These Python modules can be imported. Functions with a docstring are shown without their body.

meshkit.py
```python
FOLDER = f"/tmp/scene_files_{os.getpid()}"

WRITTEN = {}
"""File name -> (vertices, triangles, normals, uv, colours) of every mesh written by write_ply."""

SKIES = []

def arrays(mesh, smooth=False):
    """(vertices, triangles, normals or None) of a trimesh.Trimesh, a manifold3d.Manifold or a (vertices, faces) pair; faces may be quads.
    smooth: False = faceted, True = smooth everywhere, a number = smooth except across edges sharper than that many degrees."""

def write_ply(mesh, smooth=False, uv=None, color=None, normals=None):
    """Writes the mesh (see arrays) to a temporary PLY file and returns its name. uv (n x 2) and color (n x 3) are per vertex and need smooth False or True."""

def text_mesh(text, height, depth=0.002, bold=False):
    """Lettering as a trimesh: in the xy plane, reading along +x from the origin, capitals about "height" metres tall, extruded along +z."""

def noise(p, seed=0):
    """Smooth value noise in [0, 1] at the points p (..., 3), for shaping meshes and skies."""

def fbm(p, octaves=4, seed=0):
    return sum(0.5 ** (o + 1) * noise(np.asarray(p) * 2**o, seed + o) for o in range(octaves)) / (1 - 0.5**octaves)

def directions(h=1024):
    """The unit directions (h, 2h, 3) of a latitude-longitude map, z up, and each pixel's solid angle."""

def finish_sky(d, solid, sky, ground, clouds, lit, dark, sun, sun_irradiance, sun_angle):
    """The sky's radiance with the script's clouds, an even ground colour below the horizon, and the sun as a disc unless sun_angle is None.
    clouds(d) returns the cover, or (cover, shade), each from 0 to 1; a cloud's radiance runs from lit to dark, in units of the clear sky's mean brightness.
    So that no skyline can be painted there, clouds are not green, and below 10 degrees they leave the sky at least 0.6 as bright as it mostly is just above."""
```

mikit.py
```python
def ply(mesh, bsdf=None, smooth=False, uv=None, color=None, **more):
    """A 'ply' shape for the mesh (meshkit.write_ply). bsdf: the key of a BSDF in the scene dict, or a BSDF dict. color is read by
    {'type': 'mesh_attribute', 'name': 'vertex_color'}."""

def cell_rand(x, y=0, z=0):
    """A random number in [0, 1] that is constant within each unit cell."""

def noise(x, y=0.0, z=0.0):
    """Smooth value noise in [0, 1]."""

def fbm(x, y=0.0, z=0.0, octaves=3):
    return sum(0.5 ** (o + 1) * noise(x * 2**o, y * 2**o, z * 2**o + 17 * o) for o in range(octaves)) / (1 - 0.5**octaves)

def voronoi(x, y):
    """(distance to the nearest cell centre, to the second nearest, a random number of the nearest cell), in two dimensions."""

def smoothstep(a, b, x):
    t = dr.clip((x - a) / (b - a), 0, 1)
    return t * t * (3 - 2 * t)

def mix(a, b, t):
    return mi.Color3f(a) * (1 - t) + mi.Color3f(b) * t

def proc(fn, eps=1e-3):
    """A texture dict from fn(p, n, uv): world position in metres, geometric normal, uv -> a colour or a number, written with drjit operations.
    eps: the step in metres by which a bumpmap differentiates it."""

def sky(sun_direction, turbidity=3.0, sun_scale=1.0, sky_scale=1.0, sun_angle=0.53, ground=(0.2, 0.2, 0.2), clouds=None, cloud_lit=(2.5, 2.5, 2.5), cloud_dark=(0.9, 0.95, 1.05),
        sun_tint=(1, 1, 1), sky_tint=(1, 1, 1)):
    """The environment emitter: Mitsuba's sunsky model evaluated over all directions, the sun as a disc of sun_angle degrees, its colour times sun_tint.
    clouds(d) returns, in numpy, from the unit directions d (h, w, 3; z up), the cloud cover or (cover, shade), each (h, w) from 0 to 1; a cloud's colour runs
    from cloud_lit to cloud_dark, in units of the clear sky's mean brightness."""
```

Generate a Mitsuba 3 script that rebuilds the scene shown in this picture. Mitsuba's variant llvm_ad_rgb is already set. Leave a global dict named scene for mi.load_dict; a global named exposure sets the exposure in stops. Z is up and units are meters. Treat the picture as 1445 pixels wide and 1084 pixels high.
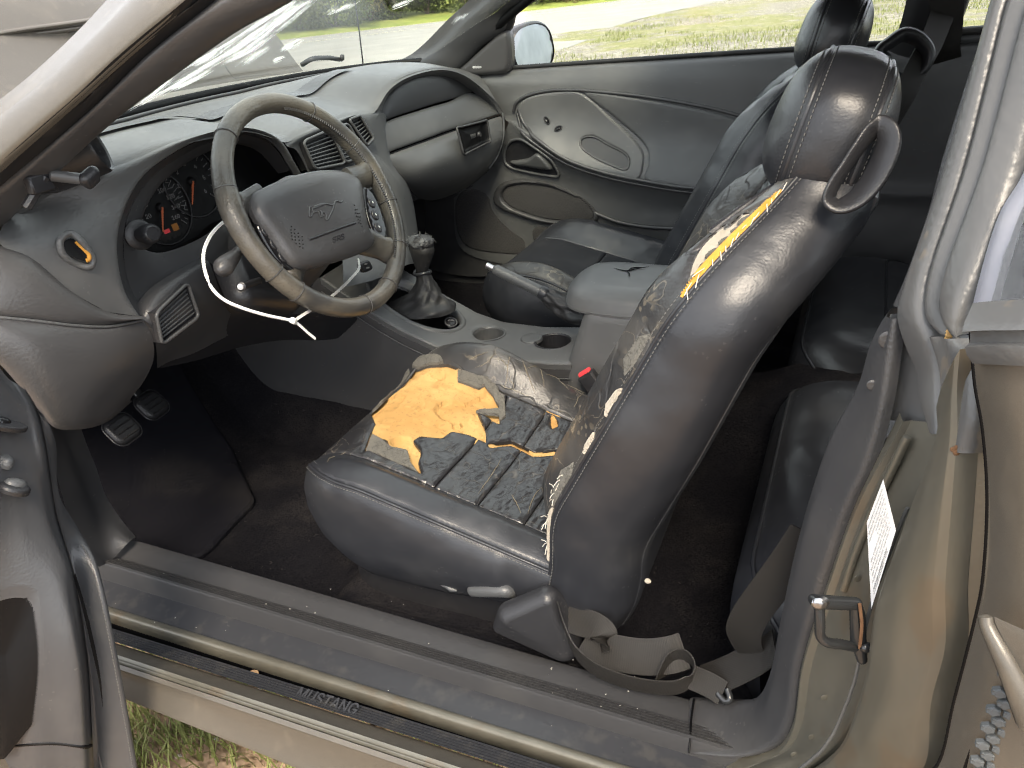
import math, random, numpy as np, trimesh, mitsuba as mi, mikit, meshkit, drjit as dr, shapely
import shapely.geometry as sg, shapely.affinity as sa
import manifold3d as m3
from scipy.spatial import Delaunay
random.seed(7); RNG = np.random.default_rng(7)
TF = mi.ScalarTransform4f
scene, labels = {}, {}
# ---------------------------------------------------------------- camera, light, exposure
# world: x to the car's right, y to its front, z up, metres; the wheel hub stands at x=-0.34 y=0
scene['camera'] = {'type': 'perspective', 'fov': 68.55, 'fov_axis': 'x', 'near_clip': 0.02, 'far_clip': 900.0,
    'to_world': TF().look_at(origin=[-1.3166, -0.7987, 1.1401], target=[-0.521739, -0.40541, 0.678042], up=[0.456491, 0.114129, 0.882378])}
scene['sky'] = mikit.sky([-0.60, -0.28, 0.76], turbidity=4, sun_scale=0.36, sun_angle=22.0, sun_tint=(0.96, 1.0, 1.06), sky_tint=(0.98, 1.0, 1.04), sky_scale=1.0,
    clouds=lambda d: (0.82 + 0.0 * d[..., 2], 0.25 + 0.35 * (meshkit.fbm(d * 3.0) - 0.5)), ground=(0.25, 0.24, 0.2))
exposure = 3.6
# ---------------------------------------------------------------- helpers
def cr(pts, n=None, closed=False, step=None):
    """Catmull-Rom through the points (chord parameter), resampled evenly."""
    p = np.asarray(pts, float)
    if len(p) == 2:
        n = n or max(2, int(np.linalg.norm(p[1]-p[0])/step)+1)
        return p[0] + np.linspace(0, 1, n)[:, None]*(p[1]-p[0])
    if closed: p = np.vstack([p[-1:], p, p[:2]])
    else: p = np.vstack([2*p[0]-p[1], p, 2*p[-1]-p[-2]])
    out = []
    for i in range(1, len(p)-2):
        a, b, c, d = p[i-1:i+3]
        t0 = 0; t1 = np.linalg.norm(b-a)**.5+1e-6; t2 = t1+np.linalg.norm(c-b)**.5+1e-6; t3 = t2+np.linalg.norm(d-c)**.5+1e-6
        t = np.linspace(t1, t2, 17)[:-1, None]
        A1 = (t1-t)/(t1-t0)*a+(t-t0)/(t1-t0)*b; A2 = (t2-t)/(t2-t1)*b+(t-t1)/(t2-t1)*c; A3 = (t3-t)/(t3-t2)*c+(t-t2)/(t3-t2)*d
        B1 = (t2-t)/(t2-t0)*A1+(t-t0)/(t2-t0)*A2; B2 = (t3-t)/(t3-t1)*A2+(t-t1)/(t3-t1)*A3
        out.append((t2-t)/(t2-t1)*B1+(t-t1)/(t2-t1)*B2)
    out = np.vstack(out+[p[-2:-1]])
    return resamp(out, n, step, closed)
def resamp(q, n=None, step=None, closed=False):
    q = np.asarray(q, float)
    s = np.r_[0, np.cumsum(np.linalg.norm(np.diff(q, axis=0), axis=1))]
    if n is None: n = max(3, int(s[-1]/step)+1)
    t = np.linspace(0, s[-1], n+1 if closed else n)
    if closed: t = t[:-1]
    return np.stack([np.interp(t, s, q[:, k]) for k in range(q.shape[1])], -1)
def gridmesh(G, cu=False, cv=False):
    """G: (nu, nv, 3) points -> (V, F)"""
    nu, nv = G.shape[:2]
    a, b = np.meshgrid(np.arange(nu if cu else nu-1), np.arange(nv if cv else nv-1), indexing='ij')
    a2, b2 = (a+1) % nu, (b+1) % nv
    f = np.stack([a*nv+b, a2*nv+b, a2*nv+b2, a*nv+b2], -1).reshape(-1, 4)
    return trimesh.Trimesh(G.reshape(-1, 3), np.vstack([f[:, [0, 1, 2]], f[:, [0, 2, 3]]]), process=False)
def loftgrid(curves, nu, nv, closed_v=False, closed_u=False):
    C = np.stack([cr(c, nv, closed_v) for c in curves])
    return np.stack([cr(C[:, j], nu, closed_u) for j in range(C.shape[1])], 1)
def loft(curves, nu, nv, closed_v=False, closed_u=False):
    return gridmesh(loftgrid(curves, nu, nv, closed_v, closed_u), closed_u, closed_v)
def ruled(curves, nv, sub=1):
    """sharp loft: straight between the curves"""
    C = np.stack([cr(c, nv) for c in curves])
    if sub > 1:
        C = np.concatenate([C[:-1]+(C[1:]-C[:-1])*k/sub for k in range(sub)], 0).reshape(sub, -1, nv, 3).swapaxes(0, 1).reshape(-1, nv, 3).tolist()+[np.asarray(cr(curves[-1], nv)).tolist()]
        C = np.array(C)
    return gridmesh(C)
def frames(p, closed=False):
    t = np.gradient(p, axis=0) if not closed else np.roll(p, -1, 0)-np.roll(p, 1, 0)
    t /= np.linalg.norm(t, axis=1, keepdims=True)+1e-12
    a = np.zeros_like(p); v = np.array([0, 0, 1.]) if abs(t[0, 2]) < .9 else np.array([1., 0, 0])
    for i in range(len(p)):
        v = v-t[i]*(v@t[i]); v /= np.linalg.norm(v)+1e-12; a[i] = v
    return t, a, np.cross(t, a)
def tube(path, r, sides=10, closed=False, cap=True, flat=1.0):
    p = np.asarray(path, float); r = np.broadcast_to(np.asarray(r, float), (len(p),))
    t, a, b = frames(p, closed)
    an = np.arange(sides)*2*np.pi/sides
    G = p[:, None]+r[:, None, None]*(np.cos(an)[None, :, None]*a[:, None]*flat+np.sin(an)[None, :, None]*b[:, None])
    if cap and not closed:
        G = np.concatenate([np.repeat(p[:1, None]-t[:1, None]*r[0]*.5, sides, 1)*.6+.4*G[:1]*1.0, G, np.repeat(p[-1:, None]+t[-1:, None]*r[-1]*.5, sides, 1)*.6+.4*G[-1:]], 0)
    m = gridmesh(G, closed, True)
    if cap and not closed:
        v = np.vstack([m.vertices, G[0].mean(0), G[-1].mean(0)]); n = len(m.vertices); k = np.arange(sides); L = (len(G)-1)*sides
        f = np.vstack([m.faces, np.stack([k*0+n, (k+1) % sides, k], -1)[:, ::-1], np.stack([k*0+n+1, L+k, L+(k+1) % sides], -1)[:, ::-1]])
        m = trimesh.Trimesh(v, f, process=False)
    return m
def ribbon(path, side, w, t=.0012):
    """a strap of width w along path; side: vector (or per point) across"""
    p = np.asarray(path, float); s = np.broadcast_to(np.asarray(side, float), p.shape)
    tt = np.gradient(p, axis=0); tt /= np.linalg.norm(tt, axis=1, keepdims=True)+1e-12
    s = s-tt*(s*tt).sum(1, keepdims=True); s = s/(np.linalg.norm(s, axis=1, keepdims=True)+1e-12)
    n = np.cross(tt, s)
    prof = [(-1, -1), (-.9, -1.6), (.9, -1.6), (1, -1), (1, 1), (.9, 1.6), (-.9, 1.6), (-1, 1)]
    G = np.stack([p+s*w/2*a+n*t/2*b for a, b in prof], 1)
    return gridmesh(G, False, True)
def box(c, s, rot=None, bev=None):
    s = np.asarray(s, float)
    if bev:
        q = s/2-bev
        pts = [np.array([sx*(q[0]+(bev if k == 0 else 0)), sy*(q[1]+(bev if k == 1 else 0)), sz*(q[2]+(bev if k == 2 else 0))]) for sx in (-1, 1) for sy in (-1, 1) for sz in (-1, 1) for k in range(3)]
        pts += [np.array([sx*(q[0]+bev*.58), sy*(q[1]+bev*.58), sz*(q[2]+bev*.58)]) for sx in (-1, 1) for sy in (-1, 1) for sz in (-1, 1)]
        m = trimesh.convex.convex_hull(np.array(pts))
    else: m = trimesh.creation.box(s)
    if rot is not None: m.apply_transform(np.block([[np.asarray(rot, float), np.zeros((3, 1))], [np.zeros((1, 3)), np.ones((1, 1))]]))
    m.apply_translation(c); return m
def hull_spheres(pr, seg=18):
    ms = [m3.Manifold.sphere(r, seg).translate(list(map(float, c))) for c, r in pr]
    m = m3.Manifold.batch_hull(ms).to_mesh()
    return trimesh.Trimesh(m.vert_properties[:, :3], m.tri_verts)
def cat(*ms):
    return trimesh.util.concatenate([m if isinstance(m, trimesh.Trimesh) else trimesh.Trimesh(*m, process=False) for m in ms])
def lathe(prof, o, axis, n=32, close=False):
    """prof: (r, h) rows turned about axis at o"""
    ax = np.asarray(axis, float); ax /= np.linalg.norm(ax)
    a = np.cross(ax, [0, 0, 1] if abs(ax[2]) < .9 else [1, 0, 0]); a /= np.linalg.norm(a); b = np.cross(ax, a)
    an = np.arange(n)*2*np.pi/n; pr = np.asarray(prof, float)
    G = np.asarray(o)+pr[:, None, 1:2]*ax+pr[:, None, 0:1]*(np.cos(an)[None, :, None]*a+np.sin(an)[None, :, None]*b)
    return gridmesh(G, False, True)
class Frame:
    """plane frame: S(u,v,h)"""
    def __init__(s, o, ex, ey, n=None):
        s.o = np.asarray(o, float); s.ex = np.asarray(ex, float)/np.linalg.norm(ex); e = np.asarray(ey, float); e = e-s.ex*(e@s.ex); s.ey = e/np.linalg.norm(e)
        s.n = np.cross(s.ex, s.ey) if n is None else np.asarray(n, float)
    def __call__(s, u, v, h): return s.o+np.multiply.outer(u, s.ex)+np.multiply.outer(v, s.ey)+np.multiply.outer(h, s.n)
    def uv(s, P): d = np.asarray(P, float)-s.o; return np.stack([d@s.ex, d@s.ey], -1)
def pillow(poly, S, h=.004, r=.004, step=.006, depth=.006, prof=None, inner=2.2):
    """a raised piece over the 2-D polygon (array, or shapely with holes), with rounded border and a skirt; S(u,v,h) -> points"""
    P = poly if isinstance(poly, (sg.Polygon, sg.MultiPolygon)) else sg.Polygon(poly)
    P = P.buffer(0)
    if isinstance(P, sg.MultiPolygon) or isinstance(P, sg.GeometryCollection):
        return cat(*[pillow(g, S, h, r, step, depth, prof, inner) for g in P.geoms if isinstance(g, sg.Polygon) and g.area > 1e-6])
    prof = prof or (lambda d: np.sqrt(np.clip(1-(1-np.clip(d/max(r, 1e-6), 0, 1))**2, 0, 1)))
    pts, hs = [], []
    rings = []
    for ring in [P.exterior]+list(P.interiors):
        n = max(8, int(ring.length/step)); q = np.array([ring.interpolate(t, normalized=True).coords[0] for t in np.arange(n)/n])
        co = np.array(ring.coords)[:-1]          # keep true corners
        d = np.array([ring.project(sg.Point(*c)) for c in co])/ring.length
        tt = np.unique(np.round(np.r_[np.arange(n)/n, d], 5)); tt = tt[tt < .99999]
        if len(tt) > 2:
            keep = [0]
            for i in range(1, len(tt)):
                if (tt[i]-tt[keep[-1]])*ring.length > step*.12: keep.append(i)
            tt = tt[keep]
        q = np.array([ring.interpolate(t, normalized=True).coords[0] for t in tt]); rings.append(q)
    B = np.vstack(rings)
    for f in (.1, .3, .6, 1.0):
        g = P.buffer(-r*f)
        for gg in (g.geoms if hasattr(g, 'geoms') else [g]):
            if gg.is_empty: continue
            for ring in [gg.exterior]+list(gg.interiors):
                n = max(5, int(ring.length/step)); pts.append(np.array([ring.interpolate(t, normalized=True).coords[0] for t in np.arange(n)/n]))
    x0, y0, x1, y1 = P.bounds; st = step*inner
    gx, gy = np.meshgrid(np.arange(x0, x1, st)+st*.37, np.arange(y0, y1, st)+st*.41)
    g = np.stack([gx.ravel(), gy.ravel()], -1)
    if len(g):
        ok = shapely.contains_xy(P.buffer(-r*1.0-step*.5), g[:, 0], g[:, 1]); pts.append(g[ok])
    A = np.vstack([B]+[p for p in pts if len(p)])
    f = Delaunay(A).simplices
    c = A[f].mean(1); f = f[shapely.contains_xy(P, c[:, 0], c[:, 1])]
    ar = np.cross(A[f[:, 1]]-A[f[:, 0]], A[f[:, 2]]-A[f[:, 0]]); f = np.where(ar[:, None] < 0, f[:, ::-1], f)[np.abs(ar) > 1e-12]
    bd = P.boundary; d = shapely.distance(bd, shapely.points(A)); d[:len(B)] = 0
    V = [S(A[:, 0], A[:, 1], h*prof(d))]; n = len(A); F = [f]
    V.append(S(B[:, 0], B[:, 1], np.full(len(B), -depth))); k = 0
    for q in rings:
        m = len(q); i = np.arange(m)+k; j = np.roll(i, -1)
        F += [np.stack([i, n+i, n+j], -1), np.stack([i, n+j, j], -1)]; k += m
    return trimesh.Trimesh(np.vstack(V), np.vstack(F), process=False)
def ell(cx, cy, a, b, n=40, rot=0, p=2.0):
    t = np.arange(n)*2*np.pi/n; x = a*np.sign(np.cos(t))*np.abs(np.cos(t))**(2/p); y = b*np.sign(np.sin(t))*np.abs(np.sin(t))**(2/p)
    c, s = math.cos(rot), math.sin(rot); return np.stack([cx+c*x-s*y, cy+s*x+c*y], -1)
def rrect(cx, cy, w, h, r, rot=0):
    g = sg.box(-w/2+r, -h/2+r, w/2-r, h/2-r).buffer(r, 6); return sa.translate(sa.rotate(g, rot, origin=(0, 0)), cx, cy)
def sm(a, b, x):
    t = np.clip((np.asarray(x, float)-a)/(b-a), 0, 1); return t*t*(3-2*t)
def stitches(path, pitch=.0055, length=.0036, r=.00065, n_off=None):
    """short thread pieces along a path"""
    q = cr(path, step=pitch); out = []
    for i in range(len(q)-1):
        d = q[i+1]-q[i]; d = d/(np.linalg.norm(d)+1e-9)
        m = q[i]; out.append(tube(np.array([m-d*length/2, m, m+d*length/2]), [r*.6, r, r*.6], 5, cap=False))
    return cat(*out)
def free(key):
    if key not in scene and key not in labels: return key
    k = 1
    while f'{key}_{k:03d}' in scene or f'{key}_{k:03d}' in labels: k += 1
    return f'{key}_{k:03d}'
def thing(name, label, cat_, group=None, kind=None):
    key = free(name); labels[key] = {'label': label, 'category': cat_}
    if group: labels[key]['group'] = group
    if kind: labels[key]['kind'] = kind
    return key
def part(holder, name, mesh, mat, smooth=35, label=None, kind=None):
    key = free(f'{holder}__{name}'); scene[key] = mikit.ply(mesh, mat, smooth=smooth)
    if label or kind:
        labels[key] = {}
        if label: labels[key]['label'] = label
        if kind: labels[key]['kind'] = kind
    return key
def solo(name, mesh, mat, label, cat_, smooth=35, group=None, kind=None):
    key = thing(name, label, cat_, group, kind); scene[key] = mikit.ply(mesh, mat, smooth=smooth); return key
def structure(name, mesh, mat, smooth=False):
    scene[name] = mikit.ply(mesh, mat, smooth=smooth); labels[name] = {'kind': 'structure', 'label': name.replace('_', ' ')}

# ---------------------------------------------------------------- materials
N, FB, VO, SS, MX = mikit.noise, mikit.fbm, mikit.voronoi, mikit.smoothstep, mikit.mix
def prin(name, base, rough=.5, spec=.5, bump=None, scale=.0006, eps=5e-4, **k):
    d = {'type': 'principled', 'roughness': rough if not callable(rough) else mikit.proc(rough), 'specular': spec,
         'base_color': mikit.proc(base) if callable(base) else {'type': 'rgb', 'value': list(base)}, **k}
    if bump is not None: d = {'type': 'bumpmap', 'arbitrary': mikit.proc(bump, eps), 'scale': scale, 'bsdf': d}
    scene[name] = {'type': 'twosided', 'bsdf': d}
def grain(f):
    def g(p, n, uv):
        return N(p.x*f, p.y*f, p.z*f)+.5*N(p.x*f*2.1, p.y*f*2.1, p.z*f*2.1)
    return g
def dusty(c, d, f=14, lo=.45, hi=.8, amt=.5):
    def g(p, n, uv):
        t = SS(lo, hi, FB(p.x*f, p.y*f, p.z*f, 4))*amt
        s = SS(.80, .86, N(p.x*260, p.y*260, p.z*260))*SS(.62, .8, N(p.x*31, p.y*31, p.z*31))*.6
        return MX(c, d, dr.maximum(t, s))
    return g
def creases(p, f, w, seed=0., sx=1., sy=1., sz=1.):
    # long thin winding lines where a noise field crosses its middle
    v = FB(p.x*f*sx+seed, p.y*f*sy, p.z*f*sz+seed, 3)
    return 1-SS(0., w, dr.abs(v-.5))
def leather_bump(p, n, uv):
    return FB(p.x*13, p.y*13, p.z*13, 2)*8.5+FB(p.x*38+p.z*22, p.y*38, p.z*30, 2)*1.3+N(p.x*620, p.y*620, p.z*620)*.16
def wrinkled_bump(p, n, uv):
    r = 1-dr.abs(FB(p.x*24, p.y*46, p.z*24, 3)*2-1)
    return r*2.6+FB(p.x*70, p.y*110, p.z*70, 2)*1.6-creases(p, 26, .014, 3.)*.35-creases(p, 40, .014, 9., .6, 1.6)*.25
def worn_leather_col(p, n, uv):
    m = SS(.42, .60, FB(p.x*9+5, p.y*9, p.z*9, 2))
    c = creases(p, 26, .012, 3.)*m+creases(p, 40, .012, 9., .6, 1.6)*(1-m)*.8
    s = SS(.45, .8, FB(p.x*20, p.y*20, p.z*20, 3))*.35
    return MX(MX((.018, .018, .020), (.048, .047, .047), s), (.20, .175, .135), dr.minimum(c, 1)*.24)
def bolster_col(p, n, uv):
    m = SS(.40, .56, FB(p.x*8+2, p.y*8, p.z*8, 2))
    c = creases(p, 19, .010, 1., 1.5, .9, .5)*m+creases(p, 34, .014, 6., 1.2, .6, .8)*SS(.5, .62, FB(p.x*13, p.y*13, p.z*13+4, 2))
    c2 = SS(.60, .75, N(p.x*150, p.y*150, p.z*150))*SS(.60, .72, FB(p.x*12+7, p.y*12, p.z*12, 3))
    b = MX((.026, .026, .027), (.060, .057, .053), SS(.35, .75, FB(p.x*14, p.y*14, p.z*14, 3)))
    return MX(b, (.26, .22, .155), dr.minimum(c*.6+c2*.5, 1)*.55)
def bolster_bump(p, n, uv):
    return FB(p.x*24, p.y*24, p.z*24, 3)*2.6+N(p.x*420, p.y*420, p.z*420)*.3-creases(p, 19, .02, 1., 1.5, .9, .5)*.9
prin('leather', dusty((.0185, .0195, .0230), (.044, .044, .045), 10, .5, .8, .35), lambda p, n, uv:   .26+.18*FB(p.x*12, p.y*12, p.z*12, 3), .55, leather_bump, .0009)
prin('leather_matt', dusty((.018, .018, .019), (.05, .048, .044), 14, .5, .8, .4), .48, .4, leather_bump, .0006)
prin('leather_shiny', worn_leather_col, .27, .6, wrinkled_bump, .0011)
prin('leather_worn', bolster_col, .36, .5, bolster_bump, .0012)
prin('vinyl', dusty((.074, .0755, .077), (.115, .115, .112), 9, .45, .8, .5), lambda p, n, uv: .33+.14*FB(p.x*19, p.y*19, p.z*19, 4), .5, grain(430), .00055)
prin('vinyl_dark', dusty((.040, .040, .042), (.072, .070, .066), 11, .5, .85, .3), .37, .5, grain(430), .00042)
prin('vinyl_brown', dusty((.050, .049, .050), (.084, .081, .078), 9, .5, .85, .3), .38, .5, grain(330), .00028)
prin('plastic', dusty((.018, .018, .020), (.048, .046, .043), 18, .6, .85, .3), .38, .5, grain(600), .0002)
prin('plastic_soft', dusty((.062, .064, .066), (.105, .102, .098), 13, .5, .85, .4), .40, .5, grain(500), .0003)
prin('door_plastic', dusty((.050, .051, .054), (.09, .088, .084), 12, .55, .85, .35), .33, .5, grain(520), .0003)
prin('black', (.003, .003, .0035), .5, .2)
prin('gloss_black', (.008, .008, .009), .12, .5)
prin('fabric_grille', lambda p, n, uv: MX((.030, .029, .030), (.060, .058, .057), N(p.x*700, p.y*700, p.z*700)), .85, .2, grain(700), .0007)
def carpet_col(p, n, uv):
    f = N(p.x*420, p.y*420, p.z*420); d = SS(.42, .75, FB(p.x*11, p.y*11, p.z*11, 4))
    s = SS(.86, .92, N(p.x*190, p.y*190, p.z*190))*SS(.5, .7, N(p.x*23, p.y*23, p.z*23))
    return MX(MX((.004, .004, .006), (.012, .0115, .0135), f), (.034, .031, .030), dr.maximum(d*.50*f*1.2, s*.9))
prin('carpet', carpet_col, .95, .1, grain(380), .0035)
prin('mat_rubber', dusty((.005, .005, .008), (.024, .022, .021), 8, .5, .85, .5), .8, .2, grain(260), .0012)
def paint_col(p, n, uv):
    fl = N(p.x*2600, p.y*2600, p.z*2600)
    d = SS(.5, .85, FB(p.x*12, p.y*12, p.z*12, 4))*.35+SS(.62, .8, FB(p.x*60, p.y*60, p.z*20, 3))*.25
    return MX(MX((.088, .078, .063), (.110, .098, .081), fl), (.16, .138, .108), d)
prin('paint', paint_col, .36, .4, None, clearcoat=.3, clearcoat_gloss=.9, metallic=.25)
def jamb_col(p, n, uv):
    fl = FB(p.x*40, p.y*40, p.z*12, 4)
    r = SS(.60, .72, FB(p.x*25+7, p.y*25, p.z*11, 4))
    return MX(MX((.098, .091, .071), (.150, .140, .113), fl), (.13, .095, .06), r*.45)
prin('jamb_paint', jamb_col, .36, .5, None, clearcoat=.6, clearcoat_gloss=.85, metallic=.42)
def rubber_col(p, n, uv):
    d = SS(.50, .8, FB(p.x*17, p.y*17, p.z*9, 4))*.55
    r = SS(.66, .72, FB(p.x*45+7, p.y*45, p.z*22, 4))
    return MX(MX((.080, .080, .079), (.135, .131, .122), d), (.19, .15, .10), r*.35)
prin('rubber_grey', rubber_col, .36, .5, grain(240), .0003)
prin('rubber', dusty((.016, .016, .017), (.055, .05, .045), 20, .55, .8, .5), .5, .4, grain(300), .0003)
prin('sill_rubber', dusty((.030, .031, .035), (.066, .062, .056), 60, .5, .8, .45), .38, .4, grain(300), .0003)
prin('foam', lambda p, n, uv: MX(MX(MX((.40, .235, .085), (.50, .315, .125), SS(.3, .7, FB(p.x*16, p.y*16, p.z*16, 3))), (.30, .175, .065), SS(.60, .76, FB(p.x*34+9, p.y*34, p.z*34, 4))*.55), (.13, .09, .05), SS(.72, .80, N(p.x*310, p.y*310, p.z*310))*.25), .9, .1,
     lambda p, n, uv: FB(p.x*60, p.y*60, p.z*60, 4)*1.4+N(p.x*500, p.y*500, p.z*500)*.6, .0018)
prin('foam_bright', lambda p, n, uv: MX((.42, .19, .03), (.62, .32, .07), FB(p.x*90, p.y*90, p.z*90, 3)), .9, .1)
prin('backing', lambda p, n, uv: MX((.075, .073, .066), (.155, .148, .13), N(p.x*500, p.y*500, p.z*500)*.6+.4*FB(p.x*60, p.y*60, p.z*60, 3))*(1-.4*creases(p, 60, .03)), .9, .1, grain(420), .002)
prin('lining', lambda p, n, uv: MX((.30, .265, .21), (.44, .40, .335), FB(p.x*55, p.y*55, p.z*55, 3)), .95, .1, grain(500), .002)
prin('thread', (.115, .112, .105), .7, .2)
prin('thread_pale', (.55, .52, .45), .8, .2)
prin('nylon_white', (.74, .73, .69), .35, .5)
def web(p, n, uv):
    return MX((.010, .0090, .0080), (.020, .0178, .0155), .5+.5*dr.sin(p.y*2400+p.x*1500)*dr.sin(p.z*2600))
prin('webbing', web, .55, .4, lambda p, n, uv: dr.sin(p.y*2400+p.x*1500)*dr.sin(p.z*2600), .0004)
def wheel_col(p, n, uv):
    w = SS(.36, .66, FB(p.x*13, p.y*13+3, p.z*13, 4)); sp = SS(.66, .76, N(p.x*380, p.y*380, p.z*380))
    b = MX((.042, .041, .039), (.098, .088, .071), w)
    return MX(b, (.045, .036, .028), sp*w*.25)
prin('wheel_leather', wheel_col, .30, .5, lambda p, n, uv: N(p.x*420, p.y*420, p.z*420)*.4+FB(p.x*50, p.y*50, p.z*50, 3)*1.2, .0011)
prin('worn_rubbery', lambda p, n, uv: MX((.030, .030, .032), (.085, .088, .092), SS(.45, .6, FB(p.x*60, p.y*60, p.z*60, 4))), .5, .4, grain(260), .0012)
prin('steel_black', (.018, .019, .02), .22, .6, grain(120), .0002)
prin('chrome_dull', (.42, .42, .43), .3, .5, None, metallic=1.0)
prin('rust', (.12, .065, .035), .85, .2, grain(200), .002)
prin('red_plastic', (.62, .05, .06), .35, .5)
prin('red_dim', (.45, .02, .03), .4, .5)
prin('orange_needle', (.34, .075, .025), .5, .3)
prin('orange_dim', (.25, .10, .02), .5, .3)
prin('white_paint', (.62, .62, .60), .5, .4)
prin('grey_print', (.14, .14, .14), .6, .3)
prin('sticker', (.78, .77, .74), .3, .5)
prin('ink', (.33, .33, .33), .5, .3)
prin('silver', (.55, .55, .55), .3, .5, None, metallic=.6)
prin('mirror_glass', lambda p, n, uv: MX((.26, .28, .29), (.40, .42, .43), FB(p.x*60, p.y*60, p.z*20, 4)), .32, .5, None, metallic=1.0)
prin('frame_blue', dusty((.21, .215, .245), (.32, .31, .31), 22, .5, .8, .4), .42, .5)
prin('mesh_plastic', (.075, .08, .082), .55, .4)
scene['pane'] = {'type': 'thindielectric', 'int_ior': 1.5, 'specular_transmittance': {'type': 'rgb', 'value': [.86, .92, .88]}}
scene['gauge_lens'] = {'type': 'thindielectric', 'int_ior': 1.45}
scene['dark_pane'] = {'type': 'thindielectric', 'int_ior': 1.5, 'specular_transmittance': {'type': 'rgb', 'value': [.35, .36, .36]}}
prin('stuffing', (.38, .24, .13), .8, .2)
prin('scratch', (.20, .17, .12), .8, .2)
prin('crack', (.90, .92, .92), .35, .5)

# ---------------------------------------------------------------- seat surfaces: cushion top as a height field, backrest as a height field over its recline plane
def _ss(a, b, x):
    t = np.clip((np.asarray(x, float)-a)/(b-a), 0, 1); return t*t*(3-2*t)
def cush_z(u, y):
    """u > 0: towards the middle of the car"""
    u = np.asarray(u, float); y = np.asarray(y, float)
    zc = np.where(y < -.13, .505+.25*(y+.13), .505+.06*(y+.13))-7.0*np.clip(y+.095, 0, None)**2
    a = np.abs(u); B = _ss(.130, .198, a)*(1-.40*_ss(.20, .24, a))
    Hi = .014+.056*np.exp(-((y+.215)/.125)**2); Ho = .046*_ss(.0, -.20, y)+.004
    return zc+B*np.where(u > 0, Hi, Ho)-.006*np.exp(-(u/.08)**2)*_ss(-.05, -.2, y)
B_P0 = np.array([0., -.486, .4475]); B_EV = np.array([0., -.4602, .8878]); B_EW = np.array([0., .8878, .4602])
def back_hw(v):
    v = np.asarray(v, float)
    return .229-.010*_ss(.25, .42, v)-.125*_ss(.40, .60, v)**1.2
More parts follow.
